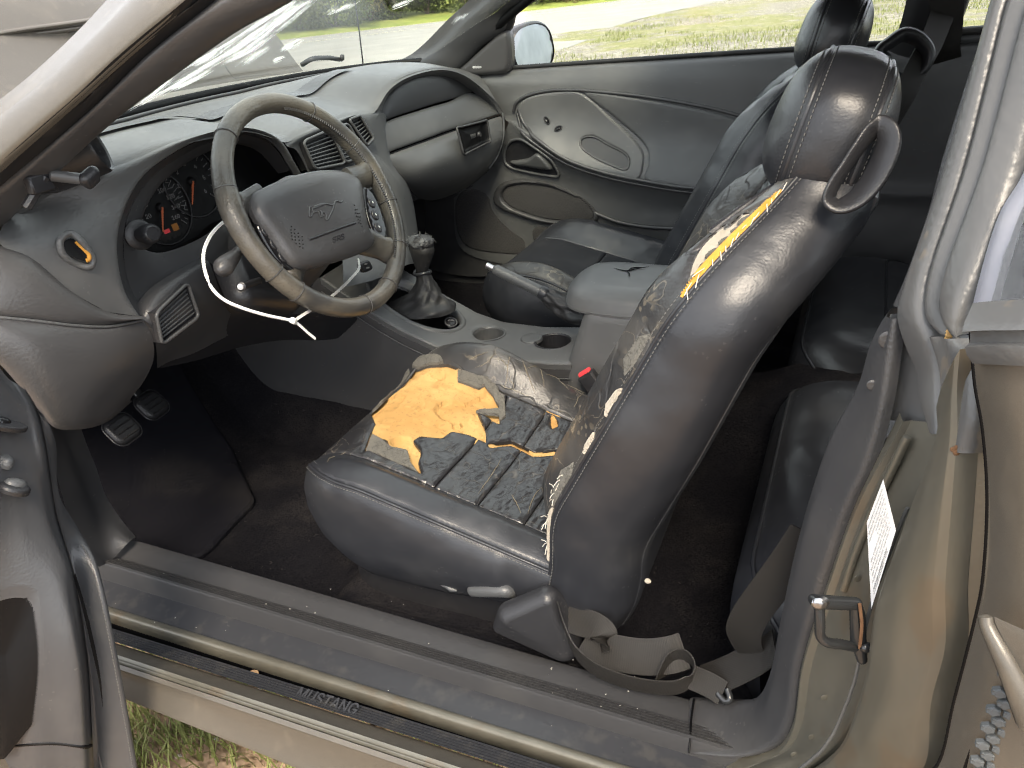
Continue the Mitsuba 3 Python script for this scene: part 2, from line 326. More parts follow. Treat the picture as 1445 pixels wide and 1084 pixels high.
def back_w(u, v):
    a = np.abs(u)/np.maximum(back_hw(v), .02)*.236; v = np.asarray(v, float)
    B = _ss(.09, .175, a)*(1-.66*_ss(.185, .236, a))
    f = _ss(-.06, .10, v)*(1-_ss(.38, .585, v)*.92)
    return .012*f+B*.050*f+.016*_ss(.0, .12, v)*(1-_ss(.44, .6, v))
# windscreen edge at the cowl and at the header
wb = np.array([(-.74, .20, .980), (-.66, .33, .985), (-.48, .46, .986), (-.18, .585, .985), (.08, .63, .985), (.30, .62, .985), (.505, .555, .985), (.640, .40, .985), (.71, .26, .978)])
wt = np.array([(-.56, -.34, 1.235), (-.54, -.36, 1.25), (-.40, -.38, 1.275), (-.18, -.395, 1.285), (.08, -.40, 1.288), (.25, -.395, 1.286), (.40, -.38, 1.275), (.54, -.36, 1.25), (.56, -.34, 1.235)])

# ---------------------------------------------------------------- ground, road and what stands beyond it
def sheet(x0, x1, y0, y1, nx, ny, zf):
    gx, gy = np.meshgrid(np.linspace(x0, x1, nx), np.linspace(y0, y1, ny), indexing='ij')
    return gridmesh(np.stack([gx, gy, zf(gx, gy)], -1))
def ground_col(p, n, uv):
    f = FB(p.x*.55, p.y*.55, 0, 4); g = FB(p.x*3.1, p.y*3.1, 3, 4); fine = N(p.x*45, p.y*45, 0)
    grass = SS(.43, .57, f*.62+g*.38)*SS(4.5, 9., p.x*.9-p.y*.75+.6)
    gr = MX(MX((.25, .23, .20), (.15, .136, .118), fine), (.31, .29, .25), SS(.5, .7, N(p.x*17, p.y*17, 1)))
    gc = MX(MX((.150, .165, .060), (.235, .225, .105), g), (.27, .25, .16), SS(.5, .72, FB(p.x*6, p.y*6, 8, 3)))
    near = SS(2.6, 1.9, dr.sqrt((p.x+1.0)*(p.x+1.0)+p.y*p.y))
    dirt = MX((.24, .165, .11), (.40, .29, .20), FB(p.x*40, p.y*40, 2, 4))
    return MX(MX(gr, gc, grass*(1-.35*fine)), dirt, near)
prin('ground_mat', ground_col, .95, .1, lambda p, n, uv: N(p.x*55, p.y*55, 0)+N(p.x*140, p.y*140, 0)*.5, .012)
prin('asphalt', lambda p, n, uv: MX((.17, .167, .156), (.25, .243, .225), FB(p.x*1.1, p.y*1.1, 0, 4)*.7+N(p.x*70, p.y*70, 0)*.3), .9, .2)
prin('line_paint', (.55, .50, .33), .7, .3)
prin('far_grass', lambda p, n, uv: MX((.13, .17, .04), (.27, .28, .08), FB(p.x*1.3, p.y*1.3, 0, 4)), .95, .1)
zg = lambda x, y: .05*(meshkit.fbm(np.stack([x*.5, y*.5, x*0], -1))-.5)*np.clip((np.hypot(x, y)-1.2)/3, 0, 1)
structure('ground', cat(sheet(-300, 400, -300, 400, 80, 80, lambda x, y: x*0-.06), sheet(-22, 34, -22, 34, 260, 260, zg)), 'ground_mat', True)
npt = np.array([.54, .842, 0]); dpt = np.array([.842, -.54, 0])
far_e = lambda s_, o: npt*(38+o)+dpt*s_
near_e = cr([(-40, 34, 0), (-10, 19, 0), (4, 10.2, 0), (14, 5.1, 0), (18.6, 5.7, 0), (22.4, 6.1, 0), (31, 5.6, 0), (50, 0, 0), (100, -32, 0)], 90)
ss_ = np.linspace(-95, 110, 90); FE = np.stack([far_e(s_, 0) for s_ in ss_])
RG = np.stack([near_e*(1-t)+FE*t+[0, 0, -.03*(1-t)**8+.03+.01*np.sin(np.pi*t)] for t in np.r_[0, .02, .05, np.linspace(.1, 1, 12)]])
structure('road', gridmesh(RG[:, ::-1]), 'asphalt', True)
for o, w in ((-7.5, .12), (-4.2, .10), (-.9, .12)):
    k = free('road__painted_line'); scene[k] = mikit.ply(gridmesh(np.stack([np.stack([far_e(s_, o)+[0, 0, .055] for s_ in ss_]), np.stack([far_e(s_, o+w)+[0, 0, .055] for s_ in ss_])])), 'line_paint')
structure('far_verge', gridmesh(np.stack([np.stack([far_e(s_, a)+[0, 0, z] for s_ in ss_]) for a, z in ((-.3, .02), (.8, .12), (2.5, .3), (8, 1.0), (60, 4.0))])), 'far_grass', True)
def verge_t(x, y):
    i = np.argmin(np.hypot(near_e[:, 0]-x, near_e[:, 1]-y)); j = min(i+1, len(near_e)-1); a = near_e[j-1]; b = near_e[j]
    return ((b[0]-a[0])*(y-a[1])-(b[1]-a[1])*(x-a[0]))/np.hypot(b[0]-a[0], b[1]-a[1])
# tufts of grass and loose stones on the near ground
def blades(cs, hgt, wd, rng, lean=.5):
    V, Fc = [], []
    for (x, y, z, k) in cs:
        a = rng.random()*6.283; h = hgt*(.5+rng.random()*.8); l = lean*h*(rng.random()+.2); d = np.array([math.cos(a), math.sin(a), 0]); s = np.array([-d[1], d[0], 0])*wd
        b = np.array([x, y, z]); i = len(V)
        V += [b-s, b+s, b+d*l*.35+[0, 0, h*.6]+s*.8, b+d*l*.35+[0, 0, h*.6]-s*.8, b+d*l+[0, 0, h]]
        Fc += [[i, i+1, i+2], [i, i+2, i+3], [i+3, i+2, i+4]]
    return trimesh.Trimesh(np.array(V), np.array(Fc), process=False)
scene['grass_blade'] = {'type': 'twosided', 'bsdf': {'type': 'principled', 'roughness': .6, 'specular': .3, 'base_color': mikit.proc(lambda p, n, uv: MX((.125, .165, .042), (.26, .25, .095), FB(p.x*9, p.y*9, p.z*4, 3)))}}
rg = np.random.default_rng(3); cs = []
while len(cs) < 3600:     # by the sill
    cx, cy = -.66-.75*rg.random(), -.55+1.0*rg.random()
    if meshkit.noise(np.array([cx*7, cy*7, 5.0])) < .55: continue
    for _ in range(9): cs.append((cx+rg.normal()*.03, cy+rg.normal()*.03, 0, 0))
g_near = blades(cs, .055, .0016, rg, .9)
cs = []
for _ in range(42000):
    x, y = rg.uniform(.9, 24), rg.uniform(-7, 7)
    if y > np.interp(x, near_e[:, 0], near_e[:, 1])-.3: continue
    if meshkit.fbm(np.array([x*.55, y*.55, 0.])) + .25*rg.normal()*.3 < .50: continue
    cs.append((x, y, float(zg(np.array(x), np.array(y))), 0))
solo('grass', cat(g_near, blades(cs, .07, .006, rg, .8)), 'grass_blade', 'short yellowing grass on the gravelly ground', 'grass', False, kind='stuff')
st = trimesh.creation.icosphere(1); sv = []
base = st.vertices
for _ in range(1500):
    x, y = rg.uniform(1.0, 11), rg.uniform(-5, 8); r = rg.uniform(.012, .034)
    if meshkit.noise(np.array([x*.9, y*.9, 9.])) < .45: continue
    sv.append(trimesh.Trimesh(base*r*[1, rg.uniform(.6, 1), rg.uniform(.4, .7)]*(.8+.4*rg.random((len(base), 1)))+[x, y, float(zg(np.array(x), np.array(y)))], st.faces, process=False))
for _ in range(160):
    x, y = rg.uniform(-1.4, -.6), rg.uniform(-.5, .4); r = rg.uniform(.002, .007)
    sv.append(trimesh.Trimesh(base*r*(.8+.4*rg.random((len(base), 1)))+[x, y, 0], st.faces, process=False))
prin('stone', lambda p, n, uv: MX((.30, .28, .25), (.48, .45, .40), N(p.x*12, p.y*12, p.z*12)), .9, .2)
solo('gravel', cat(*sv), 'stone', 'pale loose gravel lying on the ground', 'gravel', False, kind='stuff')
# bushes beyond the road
def leafcol(a, b):
    return lambda p, n, uv: MX(a, b, FB(p.x*1.6, p.y*1.6, p.z*1.6, 3))
for nm, a, b in (('leaf_a', (.075, .105, .028), (.16, .185, .055)), ('leaf_b', (.12, .14, .045), (.24, .24, .085)), ('leaf_c', (.20, .175, .07), (.32, .27, .12))):
    scene[nm] = {'type': 'principledthin', 'roughness': .6, 'diff_trans': .5, 'base_color': mikit.proc(leafcol(a, b))}
prin('bark', (.13, .10, .075), .9, .1)
def bush(key, c, w, h, mat, rng, n=2600):
    cl = [(rng.normal()*.42*w, rng.normal()*.42*w, h*(.15+.75*rng.random()), h*(.14+.16*rng.random())) for _ in range(16)]
    V, Fc = [], []
    for k in range(n):
        a, b, z, r = cl[rng.integers(len(cl))]; d = rng.normal(size=3); d /= np.linalg.norm(d); P = np.array([a, b, z])+d*r*rng.random()**.4*[1.3, 1.3, 1]
        P[2] = abs(P[2]); u = rng.normal(size=3); u /= np.linalg.norm(u); v = np.cross(u, rng.normal(size=3)); v /= np.linalg.norm(v)+1e-9; s = .06+.09*rng.random(); i = len(V)
        V += [P-u*s, P+v*s*.5, P+u*s, P-v*s*.5]; Fc += [[i, i+1, i+2], [i, i+2, i+3]]
    part(key, 'foliage', trimesh.Trimesh(np.array(V)+c, np.array(Fc), process=False), mat, False)
    tr = [tube(cr([np.array(c), np.array(c)+[x*.5, y*.5, z*.5], np.array(c)+[x, y, z]], 8), np.linspace(.05, .012, 8), 6) for x, y, z, _ in cl[:7]]
    part(key, 'stem', cat(*tr), 'bark', 40)
rb = np.random.default_rng(12); kinds = ['dense green bush', 'pale yellow-green bush', 'dry straw-coloured bush']
ords = ['first', 'second', 'third', 'fourth', 'fifth', 'sixth', 'seventh', 'eighth', 'ninth', 'tenth']
ords = ['leftmost', 'second', 'third', 'fourth', 'fifth', 'sixth', 'seventh', 'eighth', 'ninth', 'tenth', 'eleventh', 'twelfth', 'thirteenth', 'fourteenth', 'fifteenth', 'sixteenth', 'seventeenth', 'eighteenth', 'nineteenth', 'twentieth', 'rightmost']
for i in range(21):
    s_ = 6.5+i*1.9+rb.uniform(-.4, .4); kd = int(rb.choice(3, p=[.45, .35, .2])); w = rb.uniform(1.3, 1.8); h = rb.uniform(2.8, 4.8)
    k = thing('roadside_bush', f'{kinds[kd]}, {ords[i]} in the hedge row beyond the road' if i in (0, 20) else f'{kinds[kd]}, {ords[i]} from the left in the hedge row beyond the road', 'bush', f'{kinds[kd]} beyond the road')
    bush(k, far_e(s_, 2.6+rb.uniform(-.5, 1.0))+[0, 0, .15], w, h, ('leaf_a', 'leaf_b', 'leaf_c')[kd], rb, 5200)
# ---------------------------------------------------------------- the car's body shell
body = thing('car_body', 'tan metallic two-door car body seen from its open driver side', 'car')
def LN(pts, x, y0=.50, y1=-.98, deg=1, n=60):
    p = np.array(pts); c = np.polyfit(p[:, 1], p[:, 2], deg); y = np.linspace(y0, y1, n)
    yy = np.clip(y, p[:, 1].min()-.12, p[:, 1].max()+.12); z = np.polyval(c, yy)+(y-yy)*np.polyval(np.polyder(c), yy)
    return np.column_stack([np.full(n, x), y, z])
L0 = LN([(-0.905,0.0392,0.3264),(-0.905,-0.113,0.3227),(-0.905,-0.2422,0.3229)], -.905)
L1 = LN([(-0.888,0.0552,0.3724),(-0.888,-0.1403,0.3772),(-0.888,-0.317,0.3853),(-0.888,-0.4328,0.3916)], -.888)
L3 = LN([(-0.845,0.1228,0.3403),(-0.845,-0.2807,0.3604),(-0.845,-0.3967,0.3674),(-0.845,-0.489,0.3592)], -.845)
L4 = LN([(-0.812,0.1733,0.3241),(-0.812,-0.0685,0.326),(-0.812,-0.2513,0.3348),(-0.812,-0.3913,0.3461),(-0.812,-0.5476,0.35)], -.812)
L6 = LN([(-0.782,0.2218,0.319),(-0.782,-0.0794,0.3282),(-0.782,-0.5929,0.3385)], -.782)
L7 = LN([(-0.732,0.2655,0.3256),(-0.732,-0.0348,0.3236),(-0.732,-0.1928,0.3268),(-0.732,-0.3244,0.3246),(-0.732,-0.5764,0.3333),(-0.732,-0.681,0.3355)], -.732)
L8 = LN([(-0.727,0.2924,0.3527),(-0.727,-0.1974,0.361),(-0.727,-0.3772,0.3432),(-0.727,-0.5753,0.3487),(-0.727,-0.6788,0.3557)], -.727, y1=-.75)
L9 = LN([(-0.695,0.2824,0.3333),(-0.695,-0.0047,0.3295),(-0.695,-0.1695,0.339),(-0.695,-0.3046,0.3338),(-0.695,-0.5643,0.3342),(-0.695,-0.6519,0.3354)], -.695, y1=-.75)
L10 = LN([(-0.655,0.3186,0.3424),(-0.655,0.0285,0.3336),(-0.655,-0.1373,0.3448),(-0.655,-0.2831,0.3429),(-0.655,-0.3965,0.3293),(-0.655,-0.6144,0.3247),(-0.655,-0.6863,0.3312)], -.655, y1=-.75)
S = lambda L, dx=0, dz=0: L+np.array([dx, 0, dz])
# rocker: outer face, crease lines, top
part(body, 'rocker_panel', cat(ruled([S(L0, .12, -.10), S(L0, .015, -.012), S(L0, .002, -.003), L0, S(L0, .002, .006), S(L0, .012, .024), S(L1, -.001, -.012), S(L1, -.004, -.004), S(L1, .0, .0005)], 60)), 'paint', 50)
part(body, 'rocker_crease', ruled([S(L1, .0015, -.001), S(L1, .003, -.004), S(L1, .006, -.0005), S(L1, .008, -.0035), S(L1, .012, .0005)], 60), 'jamb_paint', 40)
part(body, 'rocker_top', ruled([S(L1, .012, .0), S(L1*.5+L3*.5, 0, .002), S(L3, -.002, .001), S(L3, .004, -.004)], 60), 'paint', 50)
# lettered sill plate with ribs
rib = [S(L3, .002, .002)]
for k in range(6):
    b = L3*(1-(k+.15)/6)+L4*((k+.15)/6); rib += [S(b, 0, .0045), S(L3*(1-(k+.62)/6)+L4*((k+.62)/6), 0, .0045), S(L3*(1-(k+.70)/6)+L4*((k+.70)/6), 0, .0025), S(L3*(1-(k+1.05)/6)+L4*((k+1.05)/6), 0, .0025)]
rib += [S(L4, .0, -.004), S(L4, .006, -.02)]
plate = part(body, 'sill_plate', ruled(rib, 60), 'sill_rubber', False)
tm = meshkit.text_mesh('MUSTANG', .0150, .0022, True); tv = tm.vertices.copy(); tv[:, 0] *= 1.45
A_, B_ = np.array((-0.832,-0.1982,0.3389)), np.array((-0.832,-0.295,0.3444)); dx_ = (B_-A_)/np.linalg.norm(B_-A_); up_ = np.array([.055, 0, 0])+0*dx_; up_ = np.array([1., 0, .12]); up_ /= np.linalg.norm(up_); nn_ = np.cross(dx_, up_); nn_ = nn_ if nn_[2] > 0 else -nn_
sc_ = np.linalg.norm(B_-A_)/tv[:, 0].max()
part(body, 'sill_plate__lettering', trimesh.Trimesh(A_+np.array([-.004, 0, .0095])+np.outer(tv[:, 0]*sc_, dx_)+np.outer(tv[:, 1], up_)+np.outer(tv[:, 2], nn_), tm.faces, process=False), 'sill_rubber', False, 'raised word on the ribbed sill plate')
part(body, 'sill_gap', ruled([S(L4, .004, -.012), S(L4, .012, -.022), S(L6, -.010, -.028), S(L6, -.008, -.012)], 60), 'black', 40)
part(body, 'sill_flange', ruled([S(L6, -.0085, -.030), S(L6, -.009, -.010), S(L6, -.0065, -.002), S(L6, -.002, .001), S(L6, .004, .0005), S(L6, .008, -.003), S(L6, .010, -.008)], 60), 'jamb_paint', 50)
part(body, 'sill_floor', ruled([S(L6, .010, -.007), S(L6*.5+L7*.5, .0, -.004), S(L7, -.004, -.001), S(L7, .01, -.002)], 60), 'sill_rubber', 50)
# ridged scuff trim inside the sill
L7b, L8b = L7[:, :].copy(), L8
L7b = LN([(-0.732,0.2655,0.3256),(-0.732,-0.0348,0.3236),(-0.732,-0.1928,0.3268),(-0.732,-0.3244,0.3246),(-0.732,-0.5764,0.3333),(-0.732,-0.681,0.3355)], -.732, y1=-.75)
cs = [S(L7b, -.001, -.004), S(L7b, -.0005, .002), S(L8, -.001, -.003), S(L8, .001, .0005)]
for k in range(5):
    f = lambda t: L8*(1-t)+L9*t
    cs += [S(f((k+.20)/5.2), 0, .0004), S(f((k+.30)/5.2), 0, .0060), S(f((k+.72)/5.2), 0, .0060), S(f((k+.80)/5.2), 0, .0004)]
cs += [S(L9, 0, .002), S(L9*.5+L10*.5, 0, .004), S(L10, -.004, .003), S(L10, .002, -.002), S(L10, .006, -.02)]
part(body, 'scuff_trim', ruled(cs, 80), 'vinyl_dark', 25)
# door-jamb trim of the rear pillar, running up from the sill in a round corner
TI = cr([(-0.655,-0.6773,0.3341),(-0.66,-0.7251,0.3553),(-0.672,-0.7548,0.3848),(-0.68,-0.7677,0.4316),(-0.685,-0.7741,0.519),(-0.685,-0.7817,0.6261),(-0.685,-0.7995,0.7569),(-0.685,-0.8163,0.815),(-0.684,-0.8222,0.8573),(-0.682,-0.8292,0.8775),(-0.68,-0.8344,0.8858)], 90)
TC = cr([(-0.695,-0.6856,0.3371),(-0.7,-0.7317,0.3533),(-0.705,-0.7638,0.3868),(-0.706,-0.7753,0.4432),(-0.706,-0.7801,0.5344),(-0.706,-0.7853,0.6057),(-0.706,-0.7929,0.6806),(-0.706,-0.815,0.7679),(-0.705,-0.825,0.8151),(-0.703,-0.8284,0.8602),(-0.695,-0.8325,0.8844)], 90)
TO = cr([(-0.733,-0.6936,0.3351),(-0.735,-0.7511,0.3598),(-0.737,-0.7815,0.3956),(-0.737,-0.7927,0.4389),(-0.736,-0.7948,0.5234),(-0.735,-0.8072,0.6285),(-0.734,-0.8209,0.7233),(-0.733,-0.8302,0.7669),(-0.728,-0.8347,0.8158),(-0.722,-0.8353,0.8512),(-0.715,-0.8341,0.8905)], 90)
part(body, 'pillar_trim', loft([TI+[.02, -.03, -.015], TI, TI*.55+TC*.45+[0, .002, .001], TC+[0, .003, 0], TC*.5+TO*.5+[-.002, .002, 0], TO+[0, .001, 0], TO+[.004, -.008, 0]], 30, 90), 'vinyl_dark', 60)
part(body, 'trim_joint', tube(cr([(-0.657,-0.684,0.3326),(-0.694,-0.6879,0.3395),(-0.722,-0.6928,0.3458),(-0.735,-0.6941,0.3353)]+np.array([-.002, .002, .006]), 20), .0014, 6), 'black', 60)
# painted jamb, sticker wall, raised edge, groove, skin
RB = cr([(-0.77,-0.8056,0.3954),(-0.79,-0.8302,0.4638),(-0.8,-0.8424,0.5124),(-0.805,-0.8499,0.5998),(-0.805,-0.8487,0.68),(-0.802,-0.8575,0.7536),(-0.8,-0.8633,0.7894),(-0.797,-0.8694,0.8248),(-0.795,-0.8708,0.8397),(-0.79,-0.8677,0.8554)], 70)
RR = cr([(-0.85,-0.8893,0.5379),(-0.85,-0.9037,0.5682),(-0.852,-0.8968,0.6443),(-0.852,-0.8967,0.7028),(-0.85,-0.8891,0.7507),(-0.847,-0.883,0.8078),(-0.843,-0.8787,0.8502),(-0.838,-0.8764,0.8732),(-0.83,-0.8723,0.8989),(-0.825,-0.8706,0.9209)], 70)
TOl = cr([(-0.745,-0.6846,0.2871),(-0.738,-0.7518,0.3556),(-0.738,-0.7818,0.3923),(-0.738,-0.7931,0.4348),(-0.737,-0.7948,0.5244),(-0.736,-0.8072,0.6293),(-0.735,-0.8209,0.724),(-0.735,-0.8305,0.7647),(-0.735,-0.8405,0.7988),(-0.735,-0.844,0.8146)], 70)
RC = cr([(-0.775,-0.7723,0.3761),(-0.785,-0.8001,0.4406),(-0.79,-0.8188,0.4922),(-0.792,-0.8315,0.5786),(-0.79,-0.8337,0.6614),(-0.787,-0.8429,0.7383),(-0.782,-0.8509,0.7833),(-0.778,-0.8553,0.8103),(-0.775,-0.8582,0.8263),(-0.77,-0.8596,0.8309)], 70)
part(body, 'door_jamb', ruled([TOl+[.01, -.004, 0], TOl+[-.004, -.006, 0], TOl*.9+RC*.1+[.000, -.010, 0], TOl*.35+RC*.65+[.004, -.014, 0], RC*.9+RB*.1+[.006, -.018, 0], RC*.3+RB*.7+[.010, -.018, 0], RB+[.006, -.010, 0], RB+[.001, -.001, 0], RB*.97+RR*.03+[-.003, .002, 0], RB*.88+RR*.12+[-.006, .005, 0], RB*.55+RR*.45+[-.007, .007, 0], RB*.15+RR*.85+[-.005, .006, 0], RR*.97+RB*.03+[-.001, .004, 0], RR+[.004, -.008, 0]], 70, 4), 'jamb_paint', 24, 'olive grey painted door jamb with grime and rust stains')
for t_, u_ in ((.30, .5), (.42, .48), (.55, .5), (.70, .52), (.22, .5)):
    i_ = int(t_*69); P = TOl[i_]*(1-u_)+RC[i_]*u_+np.array([.001, -.0115, 0])
    part(body, 'spot_weld', pillow(ell(0, 0, .0032, .0036, 14), Frame(P, [.3, -1, 0], [0, 0, 1], [-.85, .5, 0]), .0008, .0015, .002, .001), 'jamb_paint', 40)
part(body, 'sealer_bead', tube(RC[6:60]+np.array([-.001, -.012, 0])+.0012*np.random.default_rng(2).normal(size=(54, 3)).cumsum(0)*.15, .0016, 6), 'rubber_grey', 50)
part(body, 'jamb_bead', tube(cr([(-0.752,-0.8198,0.6446),(-0.752,-0.8245,0.6864),(-0.752,-0.833,0.7376),(-0.752,-0.8422,0.7815),(-0.752,-0.8477,0.8089)]+np.array([0, -.006, 0]), 40), .0035, 8), 'jamb_paint', 60)
GR = cr([(-0.868,-0.8904,0.5635),(-0.868,-0.9027,0.5917),(-0.868,-0.903,0.6653),(-0.868,-0.9025,0.7451),(-0.868,-0.9013,0.7751),(-0.866,-0.8925,0.8416),(-0.862,-0.8821,0.8881),(-0.858,-0.8749,0.9113),(-0.852,-0.8679,0.9421)], 70)
part(body, 'jamb_gutter', loft([RR+[.006, -.006, 0], RR*.6+GR*.4+[.004, -.012, 0], RR*.4+GR*.6+[-.004, -.006, 0], RR*.15+GR*.85+[-.006, -.002, 0], GR+[.004, -.010, 0]], 24, 70), 'jamb_paint', 60)
part(body, 'panel_gap', tube(GR+[.001, .0005, 0], .0020, 8), 'black', 60)
SK = GR+[-.004, .0, 0]
sk = [SK+[.006, .002, 0], SK, SK+[-.012, -.006, 0], SK+[-.030, -.024, 0], SK+[-.040, -.075, 0], SK+[-.044, -.16, 0], SK+[-.046, -.55, 0]]
part(body, 'quarter_panel', loft(sk, 40, 70), 'paint', 60)
# scoop in the quarter panel
sc = [np.array((-0.912,-0.8955,0.7866)), np.array((-0.914,-0.8966,0.7832)), np.array((-0.925,-0.9086,0.7666)), np.array((-0.935,-0.9276,0.7345))]
part(body, 'side_scoop', cat(tube(cr(sc, 20), np.linspace(.004, .010, 20), 8), loft([cr([p+[-.002, -.004, .003] for p in sc], 20), cr([p+[-.018, -.03, .008] for p in sc], 20), cr([p+[-.022, -.09, .012] for p in sc], 20)], 10, 20)), 'paint', 50)
ms = [np.array((-0.9,-0.9159,0.7491)), np.array((-0.9,-0.9182,0.7117)), np.array((-0.9,-0.917,0.6736)), np.array((-0.9,-0.9148,0.6282))]
hx = []
fr = Frame(ms[0], ms[-1]-ms[0], [0, -1, .0])
for i in range(26):
    for j in range(7):
        hx.append(pillow(ell(i*.0085, j*.0095+(.0047 if i % 2 else 0)+.0012, .0042, .0046, 6), fr, .0014, .0012, .004, .003))
part(body, 'side_scoop__mesh', cat(*hx), 'mesh_plastic', 30, kind='stuff')
part(body, 'side_scoop__backing', pillow(sg.box(-.01, -.002, .25, .09), Frame(fr.o+np.array([.012, 0, 0]), fr.ex, fr.ey), .001, .001, .03, .01), 'black', 30)
# upper pillar: garnish edge, weatherstrips, belt moulding, quarter glass
b0 = cr([(-0.612,-0.8737,1.1119),(-0.618,-0.872,1.1032),(-0.658,-0.8534,0.9951),(-0.668,-0.8496,0.9608),(-0.682,-0.8391,0.9075),(-0.686,-0.8344,0.8894)], 50)
b1 = cr([(-0.622,-0.8739,1.1122),(-0.627,-0.8724,1.1035),(-0.668,-0.8577,0.9973),(-0.68,-0.8524,0.9642),(-0.697,-0.842,0.9133),(-0.702,-0.8393,0.8933)], 50)
b2 = cr([(-0.64,-0.8801,1.1123),(-0.645,-0.8782,1.1039),(-0.688,-0.867,1.0017),(-0.7,-0.8638,0.9701),(-0.722,-0.8532,0.9233),(-0.728,-0.8551,0.9023)], 50)
b3 = cr([(-0.672,-0.9146,1.1104),(-0.676,-0.9099,1.1028),(-0.715,-0.8951,1.0043),(-0.735,-0.8832,0.9803),(-0.76,-0.8756,0.9388),(-0.77,-0.8739,0.9144)], 50)
b4 = cr([(-0.69,-0.9368,1.1091),(-0.695,-0.9304,1.1021),(-0.735,-0.9035,1.0088),(-0.752,-0.8932,0.9853),(-0.778,-0.8852,0.9461),(-0.785,-0.8833,0.9291)], 50)
part(body, 'pillar_garnish', loft([b0+[.10, -.03, 0], b0+[.02, -.004, 0], b0+[.002, .001, 0], b0*.5+b1*.5, b1+[.004, -.006, 0]], 16, 50), 'vinyl_dark', 60)
part(body, 'weatherstrip_gap', loft([b1+[.006, -.01, 0], b1+[.002, -.008, 0], b1+[-.004, -.004, 0]], 5, 50), 'black', 60)
# rubber seal that widens and turns at the belt line
w1 = cr([(-0.622,-0.8739,1.1122),(-0.627,-0.8724,1.1035),(-0.668,-0.8577,0.9973),(-0.697,-0.842,0.9133),(-0.705,-0.8395,0.8915),(-0.715,-0.8476,0.8708),(-0.725,-0.8573,0.8559),(-0.735,-0.8627,0.8364),(-0.745,-0.8727,0.8184)], 70)
w2 = cr([(-0.64,-0.8801,1.1123),(-0.645,-0.8782,1.1039),(-0.688,-0.867,1.0017),(-0.722,-0.8532,0.9233),(-0.735,-0.8545,0.9051),(-0.745,-0.8597,0.8953),(-0.757,-0.87,0.8685),(-0.77,-0.8721,0.8507),(-0.785,-0.872,0.8346)], 70)
part(body, 'weatherstrip', loft([w1+[.01, -.012, 0], w1, w1*.92+w2*.08+[-.004, .005, 0], w1*.5+w2*.5+[-.006, .007, 0], w1*.12+w2*.88+[-.004, .005, 0], w2, w2+[.006, -.012, 0]], 24, 70), 'rubber_grey', 60)
w3 = cr([(-0.64,-0.8801,1.1123),(-0.645,-0.8782,1.1039),(-0.688,-0.867,1.0017),(-0.722,-0.8532,0.9233),(-0.737,-0.8551,0.9038),(-0.757,-0.8652,0.8989),(-0.765,-0.8724,0.8999),(-0.77,-0.8761,0.9014)], 70)
w4 = cr([(-0.672,-0.9146,1.1104),(-0.676,-0.9099,1.1028),(-0.715,-0.8951,1.0043),(-0.76,-0.8756,0.9388),(-0.768,-0.8742,0.9188),(-0.769,-0.8742,0.9135),(-0.7695,-0.8744,0.9095),(-0.77,-0.875,0.9056)], 70)
part(body, 'weatherstrip', loft([w3+[.004, -.012, 0], w3+[0, -.003, 0], w3*.94+w4*.06+[-.003, .004, 0], w3*.62+w4*.38+[-.002, .002, 0], w3*.55+w4*.45+[-.005, .006, 0], w3*.1+w4*.9+[-.004, .005, 0], w4+[0, .001, 0], w4+[.004, -.012, 0]], 24, 70), 'rubber_grey', 60, 'wide grey weatherstrip with a torn lower end')
# lower seal flap beside it, ending with sealant and rust
w5 = cr([(-0.746,-0.86,0.8924),(-0.758,-0.8698,0.869),(-0.772,-0.8718,0.8518),(-0.79,-0.872,0.8387),(-0.796,-0.8717,0.8335)], 40)
w6 = cr([(-0.792,-0.8728,0.9121),(-0.815,-0.8744,0.9117),(-0.832,-0.8765,0.9005),(-0.843,-0.8781,0.8815),(-0.846,-0.8781,0.8573)], 40)
part(body, 'weatherstrip', loft([w5+[.004, -.010, 0], w5+[0, 0, 0], w5*.85+w6*.15+[-.003, .006, 0], w5*.6+w6*.4+[0, .003, 0], w5*.3+w6*.7+[-.003, .006, 0], w6+[0, .001, 0], w6+[.004, -.012, 0]], 24, 40), 'rubber_grey', 60)
# recessed upper jamb between trim and seal
u1 = cr([(-0.7,-0.827,0.8878),(-0.703,-0.8265,0.8675),(-0.705,-0.825,0.8416),(-0.706,-0.8239,0.8155),(-0.708,-0.8246,0.7962)], 40)
u2 = cr([(-0.712,-0.8398,0.8927),(-0.722,-0.8472,0.8727),(-0.732,-0.8569,0.8575),(-0.742,-0.8621,0.8389),(-0.748,-0.8626,0.8147)], 40)
part(body, 'jamb_pocket', loft([u1+[.008, -.016, 0], u1+[0, -.004, 0], u1*.9+u2*.1+[.002, -.010, 0], u1*.6+u2*.4+[.004, -.012, 0], u1*.2+u2*.8+[.004, -.008, 0], u2+[.004, -.010, 0]], 24, 40), 'rubber_grey', 60)
part(body, 'trim_plug', pillow(ell(0, 0, .0070, .0080, 24), Frame(np.array((-0.712,-0.8323,0.8703)), [0, -1, .25], [0, .25, 1], [-.8, .6, 0]), .0015, .003, .003, .002), 'vinyl_dark', 50)
part(body, 'trim_plug', pillow(ell(0, 0, .0045, .005, 16), Frame(np.array((-0.712,-0.826,0.8296)), [0, -1, .25], [0, .25, 1], [-.8, .6, 0]), .0015, .002, .002, .002), 'vinyl_dark', 50)
